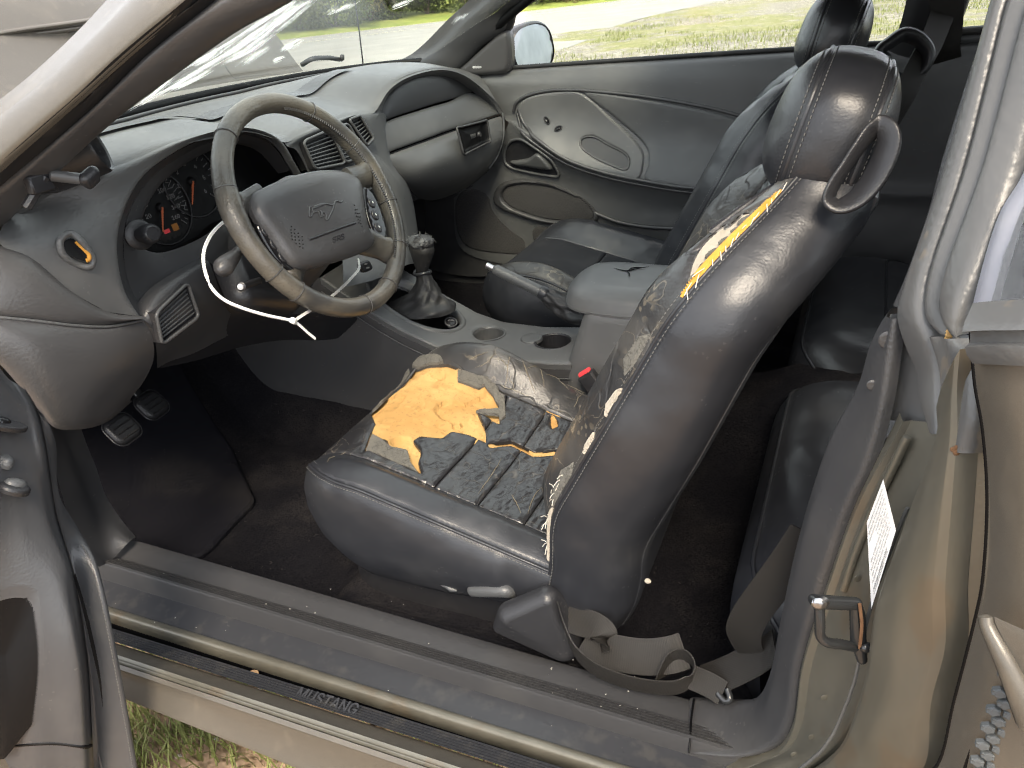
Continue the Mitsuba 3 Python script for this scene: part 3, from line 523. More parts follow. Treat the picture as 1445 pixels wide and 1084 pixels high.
# rust and sealant at the seal's foot
def blob(c, r, n, seed, mat, name):
    rr = np.random.default_rng(seed); ms_ = []
    for _ in range(n):
        q = trimesh.creation.icosphere(2); q.vertices = q.vertices*r*(.5+rr.random()*.6)*[.5, 1, 1]*(1+.25*(meshkit.noise(q.vertices*3+seed)[:, None]-.5)); q.apply_translation(np.array(c)+rr.normal(size=3)*r*[.2, .7, 1.0]); ms_.append(q)
    return part(body, name, cat(*ms_), mat, 50)
blob((-0.842,-0.8736,0.8556), .0017, 9, 4, 'rust', 'rust_spot'); blob((-0.766,-0.8665,0.9041), .003, 6, 5, 'foam', 'sealant'); blob((-0.752,-0.8624,0.9019), .0026, 5, 6, 'foam', 'sealant')
# belt moulding, quarter glass and frame
F2 = lambda a, b, c: Frame(np.array(a), np.array(b)-np.array(a), np.array(c)-np.array(a))
mo = [[(-0.858,-0.8656,0.9533),(-0.866,-0.8729,0.9581),(-0.882,-0.8889,0.967),(-0.9,-0.9131,0.978)], [(-0.86,-0.8669,0.949),(-0.868,-0.8735,0.9539),(-0.884,-0.8894,0.9627),(-0.9,-0.9142,0.9729)], [(-0.86,-0.8692,0.9413),(-0.868,-0.8756,0.946),(-0.884,-0.8909,0.9551),(-0.9,-0.9159,0.9656)], [(-0.861,-0.8711,0.9358),(-0.869,-0.8772,0.9401),(-0.886,-0.8917,0.9496),(-0.9,-0.9174,0.9589)], [(-0.862,-0.8731,0.9302),(-0.87,-0.8788,0.9342),(-0.888,-0.8927,0.9436),(-0.9,-0.919,0.9517)]]
mo = [np.array(q)+[-.006, .004, 0] for q in mo]
part(body, 'belt_moulding', ruled([mo[0]+[.02, -.004, .004], mo[0]+[0, .001, 0], mo[1]+[-.002, .003, 0], mo[1]*.8+mo[2]*.2+[.002, -.001, 0], mo[2]+[.001, 0, 0], mo[2]*.8+mo[3]*.2+[-.002, .003, 0], mo[3]+[-.002, .003, 0], mo[4]+[0, .001, 0], mo[4]+[.02, -.006, -.004]], 16), 'rubber_grey', 30)
g1, g2 = np.array((-0.8,-0.8814,0.9322)), np.array((-0.765,-0.8922,0.9889))
G = np.stack([[g1, g1+[-.012, -.5, .0]], [g2, g2+[-.02, -.5, .0]], [g2+[.06, -.10, .17], g2+[.05, -.5, .15]]])
part(body, 'quarter_glass', loft([G[0], G[1], G[2]], 8, 6), 'dark_pane', 40)
part(body, 'quarter_glass__frame', loft([b3+[-.002, -.002, 0], b3*.5+b4*.5+[-.006, .002, 0], b4+[-.004, 0, 0], b4+[.006, -.006, 0]], 10, 50), 'frame_blue', 40)
# certification sticker on the jamb
sp = [(-0.792,-0.8448,0.796), (-0.778,-0.8395,0.744), (-0.79,-0.8522,0.6671), (-0.806,-0.8577,0.7621)]
sp = np.array(sp)+np.array([-.004, .006, 0])
def quadsurf(q):
    q = np.asarray(q)
    return lambda u, v, h: (np.multiply.outer((1-u)*(1-v), q[0])+np.multiply.outer((1-u)*v, q[1])+np.multiply.outer(u*v, q[2])+np.multiply.outer(u*(1-v), q[3]))+np.multiply.outer(h, np.array([-.75, .65, 0]))
QS = quadsurf(sp); stk = part(body, 'certification_sticker', gridmesh(QS(*np.meshgrid(np.linspace(0, 1, 5), np.linspace(0, 1, 5), indexing='ij'), np.zeros((5, 5)))), 'sticker', 40, 'white label with rows of small print and a bar code on the jamb')
ink = []
rk = np.random.default_rng(5)
for i in range(9):
    v0 = .08+i*.085; x = .10
    while x < (.9 if i not in (3, 4) else .55):
        w = .03+.06*rk.random(); ink.append(pillow(sg.box(x, v0, x+w, v0+.028), lambda u, v, h: QS(v, u, h), .0006, .001, .03, .0)) ; x += w+.02
for k in range(26):
    x = .30+k*.022; ink.append(pillow(sg.box(x, .86, x+.006+.008*rk.random(), .95), lambda u, v, h: QS(v, u, h), .0006, .001, .05, .0))
part(body, 'certification_sticker__print', cat(*ink), 'ink', False, kind='stuff')
# striker
sk_ = thing('door_striker', 'black steel door striker loop bolted to the door jamb', 'door striker')
cS = np.array((-0.789,-0.832,0.6414)); fS = Frame(cS, [0.35, -1, .05], [0, .1, 1], [-.85, .5, 0])
a_, b_, c_, d_ = [np.array(q) for q in ((-0.814,-0.805,0.6802), (-0.796,-0.8339,0.6709), (-0.799,-0.8442,0.6242), (-0.799,-0.8432,0.6138))]
part(sk_, 'bracket', cat(hull_spheres([(a_, .0055), (np.array((-0.811,-0.8022,0.6797)), .0045), (b_, .0055)]), hull_spheres([(b_, .005), (np.array((-0.796,-0.8389,0.6599)), .004), (np.array((-0.799,-0.8453,0.6146)), .0045), (np.array((-0.799,-0.8372,0.6325)), .003)])), 'steel_black', 40)
part(sk_, 'loop', tube(cr([(-0.816,-0.8067,0.681),(-0.82,-0.8091,0.6639),(-0.82,-0.8109,0.6502),(-0.819,-0.8158,0.6445),(-0.812,-0.8263,0.6386),(-0.8,-0.8384,0.6273)], 40), .0042, 12), 'steel_black', 60)
part(sk_, 'bolt', pillow(ell(0, 0, .006, .006, 20), Frame(np.array((-0.822,-0.8066,0.6865)), [0, -1, 0], [0, 0, 1], [-.9, .4, .1]), .004, .004, .003, .004), 'chrome_dull', 40)
part(sk_, 'bolt', pillow(ell(0, 0, .0045, .0045, 20), Frame(np.array((-0.804,-0.8465,0.6326)), [0, -1, 0], [0, 0, 1], [-.9, .4, .1]), .004, .004, .003, .004), 'steel_black', 40)
part(sk_, 'rusty_edge', tube(cr([(-0.801,-0.8366,0.6764),(-0.804,-0.8403,0.6586),(-0.804,-0.8419,0.631)], 12), .0015, 6), 'rust', 60)
# ---------------------------------------------------------------- left windscreen pillar, roof, windscreen
P0 = cr([(-0.6,-0.1088,1.2226),(-0.648,-0.0541,1.1681),(-0.674,-0.0175,1.1376),(-0.706,0.0473,1.0966),(-0.732,0.1012,1.0675),(-0.768,0.1769,1.0259)], 40)
P1 = cr([(-0.642,-0.2213,1.1983),(-0.684,-0.171,1.1606),(-0.71,-0.1102,1.1262),(-0.745,-0.0407,1.0814),(-0.78,0.0577,1.025),(-0.81,0.1096,0.9886)], 40)
P2 = cr([(-0.625,-0.2332,1.1972),(-0.662,-0.179,1.159),(-0.69,-0.1056,1.1199),(-0.718,-0.0305,1.072),(-0.76,0.1031,0.9992),(-0.785,0.1594,0.9643)], 40)
P4 = cr([(-0.575,-0.3022,1.1842),(-0.605,-0.2373,1.1519),(-0.625,-0.1708,1.1289),(-0.648,-0.0915,1.093),(-0.672,0.0016,1.0497),(-0.692,0.1035,0.994),(-0.705,0.1883,0.9465),(-0.715,0.2783,0.8957)], 40)
part(body, 'windscreen_pillar', loft([P0+[.05, .10, .0], P0+[.012, .02, 0], P0, P0*.7+P1*.3+[-.010, -.004, .006], P0*.3+P1*.7+[-.009, -.005, .005], P1, P1+[.01, .004, -.006]], 24, 40), 'paint', 60)
part(body, 'pillar_seal', loft([P1+[.006, .002, -.004], P1*.75+P2*.25+[-.006, -.004, .003], P1*.5+P2*.5+[.003, .002, -.003], P1*.25+P2*.75+[-.006, -.004, .002], P2+[.006, .004, -.004]], 20, 40), 'rubber', 60)
part(body, 'pillar_trim', loft([P2+[.006, .004, -.004], P2*.85+P4*.15+[-.004, -.010, .0], P2*.5+P4*.5+[-.002, -.018, -.003], P2*.15+P4*.85+[0, -.010, -.004], P4, P4+[.0, .03, .008]], 24, 40), 'vinyl_brown', 60)
WGb, WGt = cr(wb, 60), cr(wt, 60)
WG = np.stack([WGb*(1-t)+WGt*t+np.array([0, 0, .035*np.sin(np.pi*t)]) for t in np.linspace(0, 1, 20)])
wsk = part(body, 'windscreen', gridmesh(WG), 'pane', 60, 'cracked windscreen with a starburst of white fractures')
part(body, 'windscreen_band', cat(tube(WGb+[0, -.010, .004], .010, 8), tube(WG[:, 0]+[.012, 0, 0], .012, 8), tube(WG[:, -1]+[-.012, 0, 0], .012, 8)), 'black', 60)
roof_e = np.array([(-.57, -.33, 1.235), (-.585, -.75, 1.245), (-.57, -1.2, 1.22), (-.52, -1.5, 1.14)])
roofrows = [roof_e+[0, 0, 0]]
for f in (-.7, -.35, 0, .35, .7): roofrows.append(np.array([(.57*f, -.36-.03*(1-f*f), 1.27+.02*(1-f*f)), (.585*f, -.75, 1.30+.02*(1-f*f)), (.57*f, -1.2, 1.275+.02*(1-f*f)), (.52*f, -1.5, 1.17+.02*(1-f*f))]))
roofrows.append(roof_e*[-1, 1, 1])
part(body, 'roof', cat(loft(roofrows, 20, 14), loft([r+[0, 0, -.03] for r in roofrows], 20, 14)), 'paint', 60)
part(body, 'roof_rail', cat(tube(cr(np.vstack([P4[0]+[-.02, 0, 0.01], roof_e]), 30), .035, 10), tube(cr(roof_e*[-1, 1, 1], 30), .035, 10)), 'vinyl_dark', 60)
part(body, 'rear_deck', cat(loft([[(-.70, -1.35, .90), (0, -1.35, .92), (.70, -1.35, .90)], [(-.70, -1.9, .93), (0, -1.9, .96), (.70, -1.9, .93)], [(-.72, -2.2, .90), (0, -2.2, .93), (.72, -2.2, .90)]], 8, 8)), 'vinyl_dark', 60)
part(body, 'rear_screen', loft([[(-.50, -1.52, 1.135), (0, -1.55, 1.175), (.50, -1.52, 1.135)], [(-.62, -1.92, .94), (0, -1.98, .965), (.62, -1.92, .94)]], 6, 10), 'pane', 60)
for s in (-1, 1): part(body, 'rear_pillar', loft([[(s*.57, -1.15, 1.22), (s*.66, -1.25, 1.0), (s*.70, -1.30, .90)], [(s*.52, -1.5, 1.14), (s*.60, -1.72, 1.0), (s*.64, -1.95, .92)]], 6, 10), 'vinyl_dark', 60)
# fractures: thin raised slivers of crushed glass on the windscreen
crk = []
CR = [[(-0.0772,0.1516,1.1563),(-0.0555,0.2332,1.1306),(-0.0355,0.3403,1.0936),(-0.0681,0.4129,1.0643),(-0.0994,0.4902,1.0316),(-0.1675,0.5606,0.9964)], [(-0.1039,0.1397,1.1588),(-0.091,0.2292,1.1302),(-0.062,0.3553,1.0866),(-0.0887,0.4344,1.0545),(-0.1298,0.5361,1.0104)], [(-0.081,0.145,1.1582),(-0.0199,0.2846,1.1143),(-0.0056,0.3803,1.08),(-0.0191,0.4253,1.0623)], [(-0.1152,0.137,1.1591),(-0.1055,0.2531,1.121),(-0.1244,0.3321,1.0912),(-0.168,0.3839,1.0676)], [(-0.0597,0.1556,1.1558),(-0.0215,0.2541,1.1249),(-0.0131,0.3168,1.1031)], [(-0.1294,0.1334,1.1595),(-0.1085,0.2693,1.1151),(-0.1209,0.3562,1.0823)],
      [(0.0716,0.3839,1.0811),(0.0754,0.4497,1.0562),(0.0808,0.4876,1.0416)], [(0.2145,0.4622,1.0513),(0.1947,0.4863,1.0424)], [(0.1671,0.3921,1.0787),(0.1705,0.4266,1.0657)], [(0.165,0.3684,1.0875),(0.1675,0.4125,1.0711)], [(0.1235,0.1972,1.1466),(0.1326,0.2309,1.1356),(0.1288,0.2436,1.1314)], [(0.3665,0.1876,1.1415),(0.3473,0.2175,1.133),(0.3323,0.236,1.1279)], [(0.5788,0.1686,1.1016),(0.5905,0.1971,1.0866),(0.5986,0.213,1.0772)], [(-0.1644,0.4226,1.0527),(-0.1495,0.4948,1.0252),(-0.1549,0.5404,1.0061)], [(-0.0579,0.1501,1.1576),(-0.0479,0.1938,1.144),(-0.0357,0.2265,1.1337)], [(-0.0323,0.4514,1.0515),(-0.0486,0.4884,1.0359),(-0.0978,0.5156,1.0215)],
      [(-0.1351,0.305,1.1003),(-0.1263,0.3713,1.0761),(-0.1447,0.3977,1.0644)], [(0.0118,0.3238,1.1015),(0.0261,0.3965,1.0752),(-0.0204,0.4372,1.0576)], [(-0.0634,0.1666,1.1522),(-0.027,0.2645,1.121),(-0.0031,0.3936,1.0751)], [(-0.1194,0.1471,1.1556),(-0.0875,0.2474,1.1241),(-0.0931,0.2803,1.1122)]]
CRH = [[(-0.1982,0.2742,1.1064),(0.1217,0.5442,1.02),(0.2407,0.6111,0.9917)], [(-0.1327,0.4737,1.0353),(-0.1468,0.4081,1.06),(-0.0323,0.4514,1.0515)], [(0.1217,0.5442,1.02),(0.2079,0.5527,1.016),(0.3175,0.5627,1.0066)]]
for q in CR:
    q = cr(np.array(q), 14); n = len(q); dq = np.cross(np.gradient(q, axis=0), [0, .45, .9]); dq /= np.linalg.norm(dq, axis=1, keepdims=True)+1e-9
    for k in range(13):
        a, b = sorted(RNG.random(2)); ii = np.linspace(a*.5, .5+b*.5, 12)*(n-1); p = np.stack([np.interp(ii, np.arange(n), q[:, c]) for c in range(3)], -1)
        p = p+dq[:1]*RNG.normal()*.0035*(1+.4*k)+np.array([0, -.002, -.001])
        crk.append(tube(p, .0006*np.sin(np.linspace(.15, 3.0, 12))*max(.35, 1.1-.1*k)+.0001, 4))
part(body, 'windscreen__fracture', cat(*crk), 'crack', 30, 'white crushed fracture lines in the glass', kind='stuff')
hair = []
for q in CRH:
    q = cr(np.array(q), 16); hair.append(tube(q+[0, -.002, -.001], .0004, 4))
part(body, 'antenna', tube(np.array([(0.8,0.6505,0.9693), (0.8,0.6441,1.071), (0.8,0.6404,1.1686)]), .0022, 6), 'black', 50)
part(body, 'windscreen__hairline', cat(*hair), 'plastic_soft', 30, kind='stuff')

# ---------------------------------------------------------------- front seats
def plan_loop(front=-.042, back=-.52, hw=.228, r=.12, n=120):
    """cushion rim in plan (u, y): starts at the rear outboard corner, runs forward, round the nose, back on the inboard side"""
    g = sg.box(-hw, back-.2, hw, front).buffer(-r).buffer(r, 16)
    c = np.array(g.exterior.coords)[:-1]
    left = [(-hw, y) for y in np.linspace(back, front-r, 30)]; t = np.linspace(np.pi, np.pi/2, 20)
    c1 = [(-hw+r+r*math.cos(a), front-r+r*1.0*math.sin(a)) for a in t]; c1 = [(u, y+(.012*(1-(u/hw)**2))) for u, y in c1]
    mid = [(u, front+.012*(1-(u/hw)**2)) for u in np.linspace(-hw+r, hw-r, 20)[1:-1]]
    c2 = [(-u, y) for u, y in c1[::-1]]; right = [(hw, y) for y in np.linspace(front-r, back, 30)]
    return resamp(np.array(left+c1+mid+c2+right), n)
def SB2(rimb, nb): return np.vstack([rimb+nb*-.030, [(.198, -.045), (-.198, -.045)]])
def make_seat(key, x0, mirror, dy, dz, torn):
    sg_ = -1 if mirror else 1
    def W(P): return np.stack([x0+sg_*P[..., 0], P[..., 1]+dy, P[..., 2]+dz], -1)
    def ori(m):
        if mirror: m = trimesh.Trimesh(m.vertices, m.faces[:, ::-1], process=False)
        return m
    SC = lambda u, v, h: W(np.stack([u, v, cush_z(u, v)+h], -1))
    loop = plan_loop(); rim = np.column_stack([loop, cush_z(loop[:, 0], loop[:, 1])])
    outer = sg.Polygon(loop)
    INS = sg.box(-.132, -.6, .150, .2); ins = outer.intersection(INS); bol_o = outer.intersection(sg.box(-.4, -.6, -.132, .2)); bol_i = outer.intersection(sg.box(.150, -.6, .4, .2))
    hole = sg.Polygon()
    if torn:
        hole = sg.Polygon([(0.0295,-0.0299),(0.0507,-0.0297),(0.0923,-0.0308),(0.1766,-0.0107),(0.1608,-0.0603),(0.1616,-0.0915),(0.1628,-0.1223),(0.1588,-0.1552),(0.1542,-0.1641),(0.1547,-0.1871),(0.1497,-0.2073),(0.1447,-0.2315),(0.0791,-0.2651),(0.0797,-0.2554),(0.0868,-0.2373),(0.0881,-0.2176),(0.0503,-0.2513),(0.0221,-0.2655),(0.0241,-0.2343),(0.0161,-0.205),(-0.0107,-0.2002),(-0.0276,-0.1684),(-0.047,-0.1662),(-0.0621,-0.1878),(-0.0757,-0.1954),(-0.094,-0.2019),(-0.1133,-0.2177),(-0.1005,-0.1929),(-0.0792,-0.1782),(-0.0857,-0.1511),(-0.0695,-0.1349),(-0.0722,-0.1053),(-0.1124,-0.1192),(-0.0629,-0.0992),(-0.0351,-0.0898)]).buffer(0).buffer(.0012)
        rip = sg.LineString([(0.0195,-0.2784),(0.03,-0.288),(0.0426,-0.3046),(0.0409,-0.3221),(0.0367,-0.3455),(0.043,-0.3557),(0.053,-0.3684),(0.0623,-0.3802),(0.0689,-0.3943)]).buffer(.0062)
        rip2 = sg.Polygon([(0.1445,-0.3369),(0.1486,-0.3409),(0.1383,-0.3537),(0.1293,-0.3556),(0.1159,-0.35),(0.1299,-0.3421)])
        hole = hole.union(rip.symmetric_difference(sg.Point(0, 0).buffer(.0001))).union(rip2)
    # front panel, and three middle panels split by the cross seam and two quilting seams
    def fy(u): return -.252
    frontp = ins.intersection(sg.box(-.2, -.252, .2, .1)).buffer(-.0013).difference(hole)
    part(key, 'cushion_front_panel', ori(pillow(frontp, SC, .004, .006, .007, .006)), 'leather_shiny' if torn else 'leather', 40, 'split front panel of the cushion torn open to the foam' if torn else None)
    ys_ = [-.252, -.325, -.400, -.53]
    for a, b in zip(ys_[:-1], ys_[1:]):
        pn = ins.intersection(sg.box(-.2, b, .2, a)).buffer(-.0008).difference(hole)
        part(key, 'cushion_panel', ori(pillow(pn, SC, .0022, .006, .007, .006)), 'leather_shiny' if torn else 'leather', 40)
    part(key, 'cushion_bolster', ori(pillow(bol_o.buffer(-.0012).difference(hole), SC, .003, .004, .009, .006)), 'leather', 40)
    part(key, 'cushion_bolster', ori(pillow(bol_i.buffer(-.0012).difference(hole), SC, .003, .004, .007, .006)), 'leather_worn', 40, 'cracked grey inner bolster' if torn else None)
    if torn:
        def SFm(u, v, h):
            P = SC(u, v, h); q = np.stack([u*16, v*16, u*0], -1)
            big = meshkit.fbm(np.stack([u*22, v*22, u*0+2], -1)) if hasattr(meshkit, 'fbm') else 0
            n1 = meshkit.fbm(np.stack([u*17+2, v*17, u*0+5], -1)); n2 = meshkit.fbm(np.stack([u*38, v*38+4, u*0+1], -1))
            P[..., 2] += -.014+.008*big+.0070*sm(.485, .505, n1)+.0022*sm(.53, .545, n2)
            return P
        fm = pillow(hole.buffer(.012), SFm, 0.0, .003, .0028, .01, inner=1.0)
        part(key, 'cushion_foam', ori(fm), 'foam', 50, 'bare orange foam showing through the torn cushion')
        sc_ = []
        for q in [[(0.1957,-0.2444),(0.1772,-0.2467),(0.1665,-0.2471),(0.1554,-0.2448)], [(0.2032,-0.2619),(0.1863,-0.2778),(0.1752,-0.2894),(0.1646,-0.2994)], [(0.2319,-0.2854),(0.1964,-0.3064),(0.1811,-0.3144)], [(0.1876,-0.2183),(0.1741,-0.2057),(0.1643,-0.1857)], [(0.232,-0.3185),(0.2129,-0.3392),(0.2017,-0.3528)], [(0.2208,-0.3716),(0.1852,-0.3744),(0.1726,-0.3731)], [(0.1702,-0.1692),(0.1787,-0.187),(0.1863,-0.2046)], [(0.1855,-0.2767),(0.2015,-0.2843),(0.2319,-0.283)], [(0.1772,-0.2467),(0.1789,-0.2352),(0.1834,-0.2254)], [(0.2003,-0.309),(0.232,-0.3131),(0.2319,-0.3252)], [(0.1558,-0.2363),(0.1585,-0.2577),(0.1612,-0.2788),(0.1628,-0.2946)], [(0.2261,-0.3396),(0.232,-0.3541),(0.232,-0.3737)], [(0.1665,-0.2471),(0.1642,-0.2588),(0.1598,-0.2656)],
                  [(-0.1305,-0.0675),(-0.0903,-0.0514),(-0.0502,-0.039)], [(-0.2022,-0.1187),(-0.1506,-0.0924),(-0.1285,-0.0948)], [(-0.064,-0.0298),(-0.1052,-0.0812),(-0.1244,-0.1055)], [(-0.1105,-0.3168),(-0.0622,-0.3133),(-0.0035,-0.3066)], [(-0.1104,-0.3968),(-0.0721,-0.3893),(-0.0376,-0.3897)], [(-0.0376,-0.3897),(-0.0689,-0.4113),(-0.1017,-0.4375)], [(-0.0817,-0.3581),(-0.0985,-0.3747),(-0.1157,-0.3888)]]:
            q = cr(np.array(q), 12); q = q+.0012*np.cumsum(RNG.normal(size=(12, 2)), 0)*.4; sc_.append(tube(SC(q[:, 0], q[:, 1], np.full(12, .0033)), .00055*np.sin(np.linspace(.3, 2.8, 12)), 4))
        part(key, 'crease_line', cat(*sc_), 'scratch', 30, 'pale worn crease lines in the leather', kind='stuff')
        # ragged flaps of backing cloth
        flaps = [[(526,616),(553,634),(576,640),(580,656),(590,669),(517,638)], [(646,524),(679,535),(676,551),(646,539)], [(676,535),(688,534),(702,553),(703,575),(696,560),(684,546),(676,551)],
                 [(582,521),(584,513),(622,505),(626,514),(609,516),(590,522)], [(515,586),(524,572),(541,545),(577,523),(578,528),(556,547),(540,567),(524,581)], [(672,582),(684,580),(706,582),(708,588),(690,586)], [(704,556),(712,560),(714,590),(706,596)]]
        for f in [[(-0.0699,-0.1052),(-0.0857,-0.1511),(-0.0799,-0.1773),(-0.103,-0.1956),(-0.1167,-0.2159),(-0.1137,-0.1214)], [(0.1572,-0.1499),(0.1559,-0.1982),(0.1422,-0.1984),(0.1439,-0.1547)], [(0.1552,-0.1941),(0.1587,-0.2102),(0.1492,-0.2356),(0.119,-0.249),(0.1405,-0.2273),(0.1489,-0.2075),(0.1422,-0.1984)], [(0.1727,-0.0391),(0.1934,-0.0305),(0.1739,-0.1067),(0.1639,-0.1172),(0.1616,-0.0915),(0.159,-0.0613)], [(0.0133,-0.0299),(0.0364,-0.0308),(0.0804,-0.0322),(0.1888,-0.0194),(0.1579,-0.0423),(0.1139,-0.0302),(0.0561,-0.0434),(0.0336,-0.0295)], [(0.0863,-0.2184),(0.1002,-0.2284),(0.1119,-0.2534),(0.0982,-0.2622),(0.0895,-0.2416)], [(0.1465,-0.235),(0.1461,-0.2477),(0.1005,-0.2693),(0.0816,-0.2654)]]:
            pg = sg.Polygon(f).buffer(0)
            SFl = lambda u, v, h: SC(u, v, h+.0025+.0045*meshkit.noise(np.stack([u*60, v*60, u*0], -1)))
            part(key, 'torn_flap', ori(pillow(pg, SFl, .0018, .0010, .004, .005)), 'backing', 30)
    # side band: the rim, then loops below it
    nrm = np.gradient(loop, axis=0); nrm = np.stack([-nrm[:, 1], nrm[:, 0]], -1); nrm /= np.linalg.norm(nrm, axis=1, keepdims=True)
    zb = np.interp(loop[:, 1], [-.5, -.37, -.30, -.17, -.08, -.03], [.352, .349, .338, .335, .362, .385])
    rows = []
    for f, o in ((0, -.003), (.03, .004), (.10, .010), (.25, .017), (.45, .019), (.65, .013), (.82, .0), (.94, -.014), (1.0, -.03)):
        bulge = o*np.where(loop[:, 1] > -.42, 1, .6)
        rows.append(np.column_stack([loop+nrm*bulge[:, None], rim[:, 2]*(1-f)+zb*f]))
    G = np.stack([W(r) for r in rows]); part(key, 'cushion_side', ori(gridmesh(G[:, ::-1])), 'leather', 45)
    off = lambda d, dz_: W(np.column_stack([loop+nrm*d, rim[:, 2]+dz_]))
    st = cat(stitches(off(.0055, -.0035)), stitches(off(-.007, .0042)))
    part(key, 'cushion_stitching', st, 'thread', 30, kind='stuff')
    part(key, 'cushion_piping', tube(off(.001, -.0005), .0022, 8), 'leather', 60)
    # base: dark cushion pan
    pan = sg.Polygon(loop).buffer(-.035); part(key, 'seat_pan', ori(pillow(pan, lambda u, v, h: W(np.stack([u, v, .375+h+0*u], -1)), .0, .01, .03, .09)), 'plastic', 30)
    # ---- backrest
    def SB(u, v, h): return W(B_P0+np.multiply.outer(u, [1, 0, 0])+np.multiply.outer(v, B_EV)+np.multiply.outer(back_w(u, v)+h, B_EW))
    vs = np.r_[np.linspace(-.045, .5, 40), np.linspace(.5, .592, 16)[1:]]; left = np.column_stack([-back_hw(vs), vs]); left[:, 0] *= np.sqrt(np.clip(1-sm(.56, .60, vs)*.5, 0, 1))
    top = np.column_stack([np.linspace(left[-1, 0], -left[-1, 0], 14)[1:-1], .592+.006*np.cos(np.linspace(-1.5, 1.5, 14)[1:-1])])
    rimb = resamp(np.vstack([left, top, left[::-1]*[-1, 1]]), 130)
    face = sg.Polygon(np.vstack([rimb, [(.2, -.09), (-.2, -.09)]])).buffer(0)
    tear = sg.Polygon()
    if torn:   # split seam along the outer edge of the backrest, high up
        RP = lambda q: [(-float(back_hw(v))+d, v) for d, v in q]      # (distance in from the outer seam, height along the backrest)
        tear = sg.Polygon(RP([(.002, .434), (.012, .438), (.026, .455), (.040, .482), (.037, .492), (.030, .486), (.026, .494), (.029, .506), (.020, .512), (.014, .525), (.002, .538), (.002, .5)])).buffer(0)
    insb = face.intersection(sg.Polygon([(-.118, -.1), (-.118, .36), (-.09, .50), (.09, .50), (.118, .36), (.118, -.1)])).difference(tear)
    part(key, 'backrest_panel', ori(pillow(insb.buffer(-.001), SB, .003, .006, .01, .006)), 'leather_shiny' if torn else 'leather', 40)
    part(key, 'backrest_bolster', ori(pillow(face.difference(insb.union(tear)).buffer(-.001), SB, .003, .004, .009, .006)), 'leather_worn' if torn else 'leather', 40, 'cracked backrest bolster with its seam burst open' if torn else None)
    nb = np.gradient(rimb, axis=0); nb = np.stack([-nb[:, 1], nb[:, 0]], -1); nb /= np.linalg.norm(nb, axis=1, keepdims=True)
    def SBo(f, o, th=.128):
        u, v = rimb[:, 0], rimb[:, 1]; t = np.interp(v, [-.05, .05, .25, .45, .56, .6], [.118, .128, .116, .098, .088, .075])
        q = rimb+nb*o*np.clip(1.25-.5*sm(.35, .6, v), 0, 2)[:, None]
        return W(B_P0+np.multiply.outer(q[:, 0], [1, 0, 0])+np.multiply.outer(q[:, 1], B_EV)+np.multiply.outer(back_w(u, v)-f*t, B_EW))
    G = np.stack([SBo(f, o) for f, o in ((0, -.003), (.03, .003), (.12, .008), (.3, .014), (.5, .016), (.7, .012), (.84, .002), (.93, -.010), (.975, -.024), (.99, -.035))])
    part(key, 'backrest_side', ori(gridmesh(G[:, ::-1])), 'leather', 50)
    back_f = sg.Polygon(SB2(rimb, nb)).buffer(0)
    def wrear(v): return back_w(-back_hw(v), v)-.985*np.interp(v, [-.05, .05, .25, .45, .56, .6], [.118, .128, .116, .098, .088, .075])
    part(key, 'backrest_shell', ori(pillow(back_f, lambda u, v, h: W(B_P0+np.multiply.outer(u, [1, 0, 0])+np.multiply.outer(v, B_EV)+np.multiply.outer(wrear(v)-h, B_EW)), .004, .012, .012, .004)), 'leather', 40)
    sb = cat(stitches(SBo(.05, .006)), stitches(SB(rimb[:, 0]-nb[:, 0]*.007, rimb[:, 1]-nb[:, 1]*.007, np.full(len(rimb), .0035))))
    part(key, 'backrest_stitching', sb, 'thread' if not torn else 'thread', 30, kind='stuff')
    part(key, 'backrest_piping', tube(SBo(.01, .000), .0024, 8), 'leather', 60)
    # bottom seam lip of the side cover
    low = rimb[:8]; part(key, 'backrest_hem', tube(cr([SBo(f, o)[0]+np.array([0, 0, -.001]) for f, o in ((0, 0), (.3, .015), (.6, .015), (.9, -.004))], 14), .003, 8), 'leather', 60)
    if torn:
        SL = lambda d: (lambda u, v, h: W(B_P0+np.multiply.outer(u, [1, 0, 0])+np.multiply.outer(v, B_EV)+np.multiply.outer(back_w(u, v)+h-d, B_EW)))
        part(key, 'torn_lining', ori(pillow(tear.buffer(.004), SL(.005), .004, .006, .006, .004)), 'lining', 40, 'cream cloth lining in the burst backrest seam')
        ofm = np.array(RP([(.0005, .430), (.0038, .452), (.0060, .478), (.0052, .505), (.0028, .525), (.0005, .544), (-.0015, .53), (-.0015, .50), (-.0015, .46)]))
        part(key, 'torn_foam', ori(pillow(sg.Polygon(ofm).buffer(0), SL(-.0045), .004, .003, .003, .006)), 'foam_bright', 40, 'strip of orange foam along the burst seam')
        edge = cr(np.array(RP([(.0, .44), (.0, .47), (.0, .50), (.0, .53), (.0, .552)])), 40)
        # dark tatters and loose threads on the edge
        for k, (a, b) in enumerate(RP([(.0060, .528), (.0090, .518), (.0105, .508), (.0110, .497), (.0110, .486), (.0100, .473), (.008, .461), (.0062, .448)])):
            part(key, 'seam_tatter', ori(pillow(ell(a, b, .0018+.001*(k % 3), .0045+.002*((k*7) % 3), 14, -.5), SL(-.004), .003, .002, .004, .004)), 'backing', 40)
        th = []
        for k in range(16):
            t = k/15; i = int(t*39); a, b = edge[i]; P = SB(np.array([a-.002]), np.array([b]), np.array([.004]))[0]
            d = np.array([-.5-.4*RNG.random(), RNG.random()-.5, RNG.random()-.8]); d /= np.linalg.norm(d); L = .006+.012*RNG.random()
            th.append(tube(cr([P, P+d*L*.5+np.array([0, 0, -.001]), P+d*L+np.array([0, 0, -.004*RNG.random()])], 6), .00055, 4))
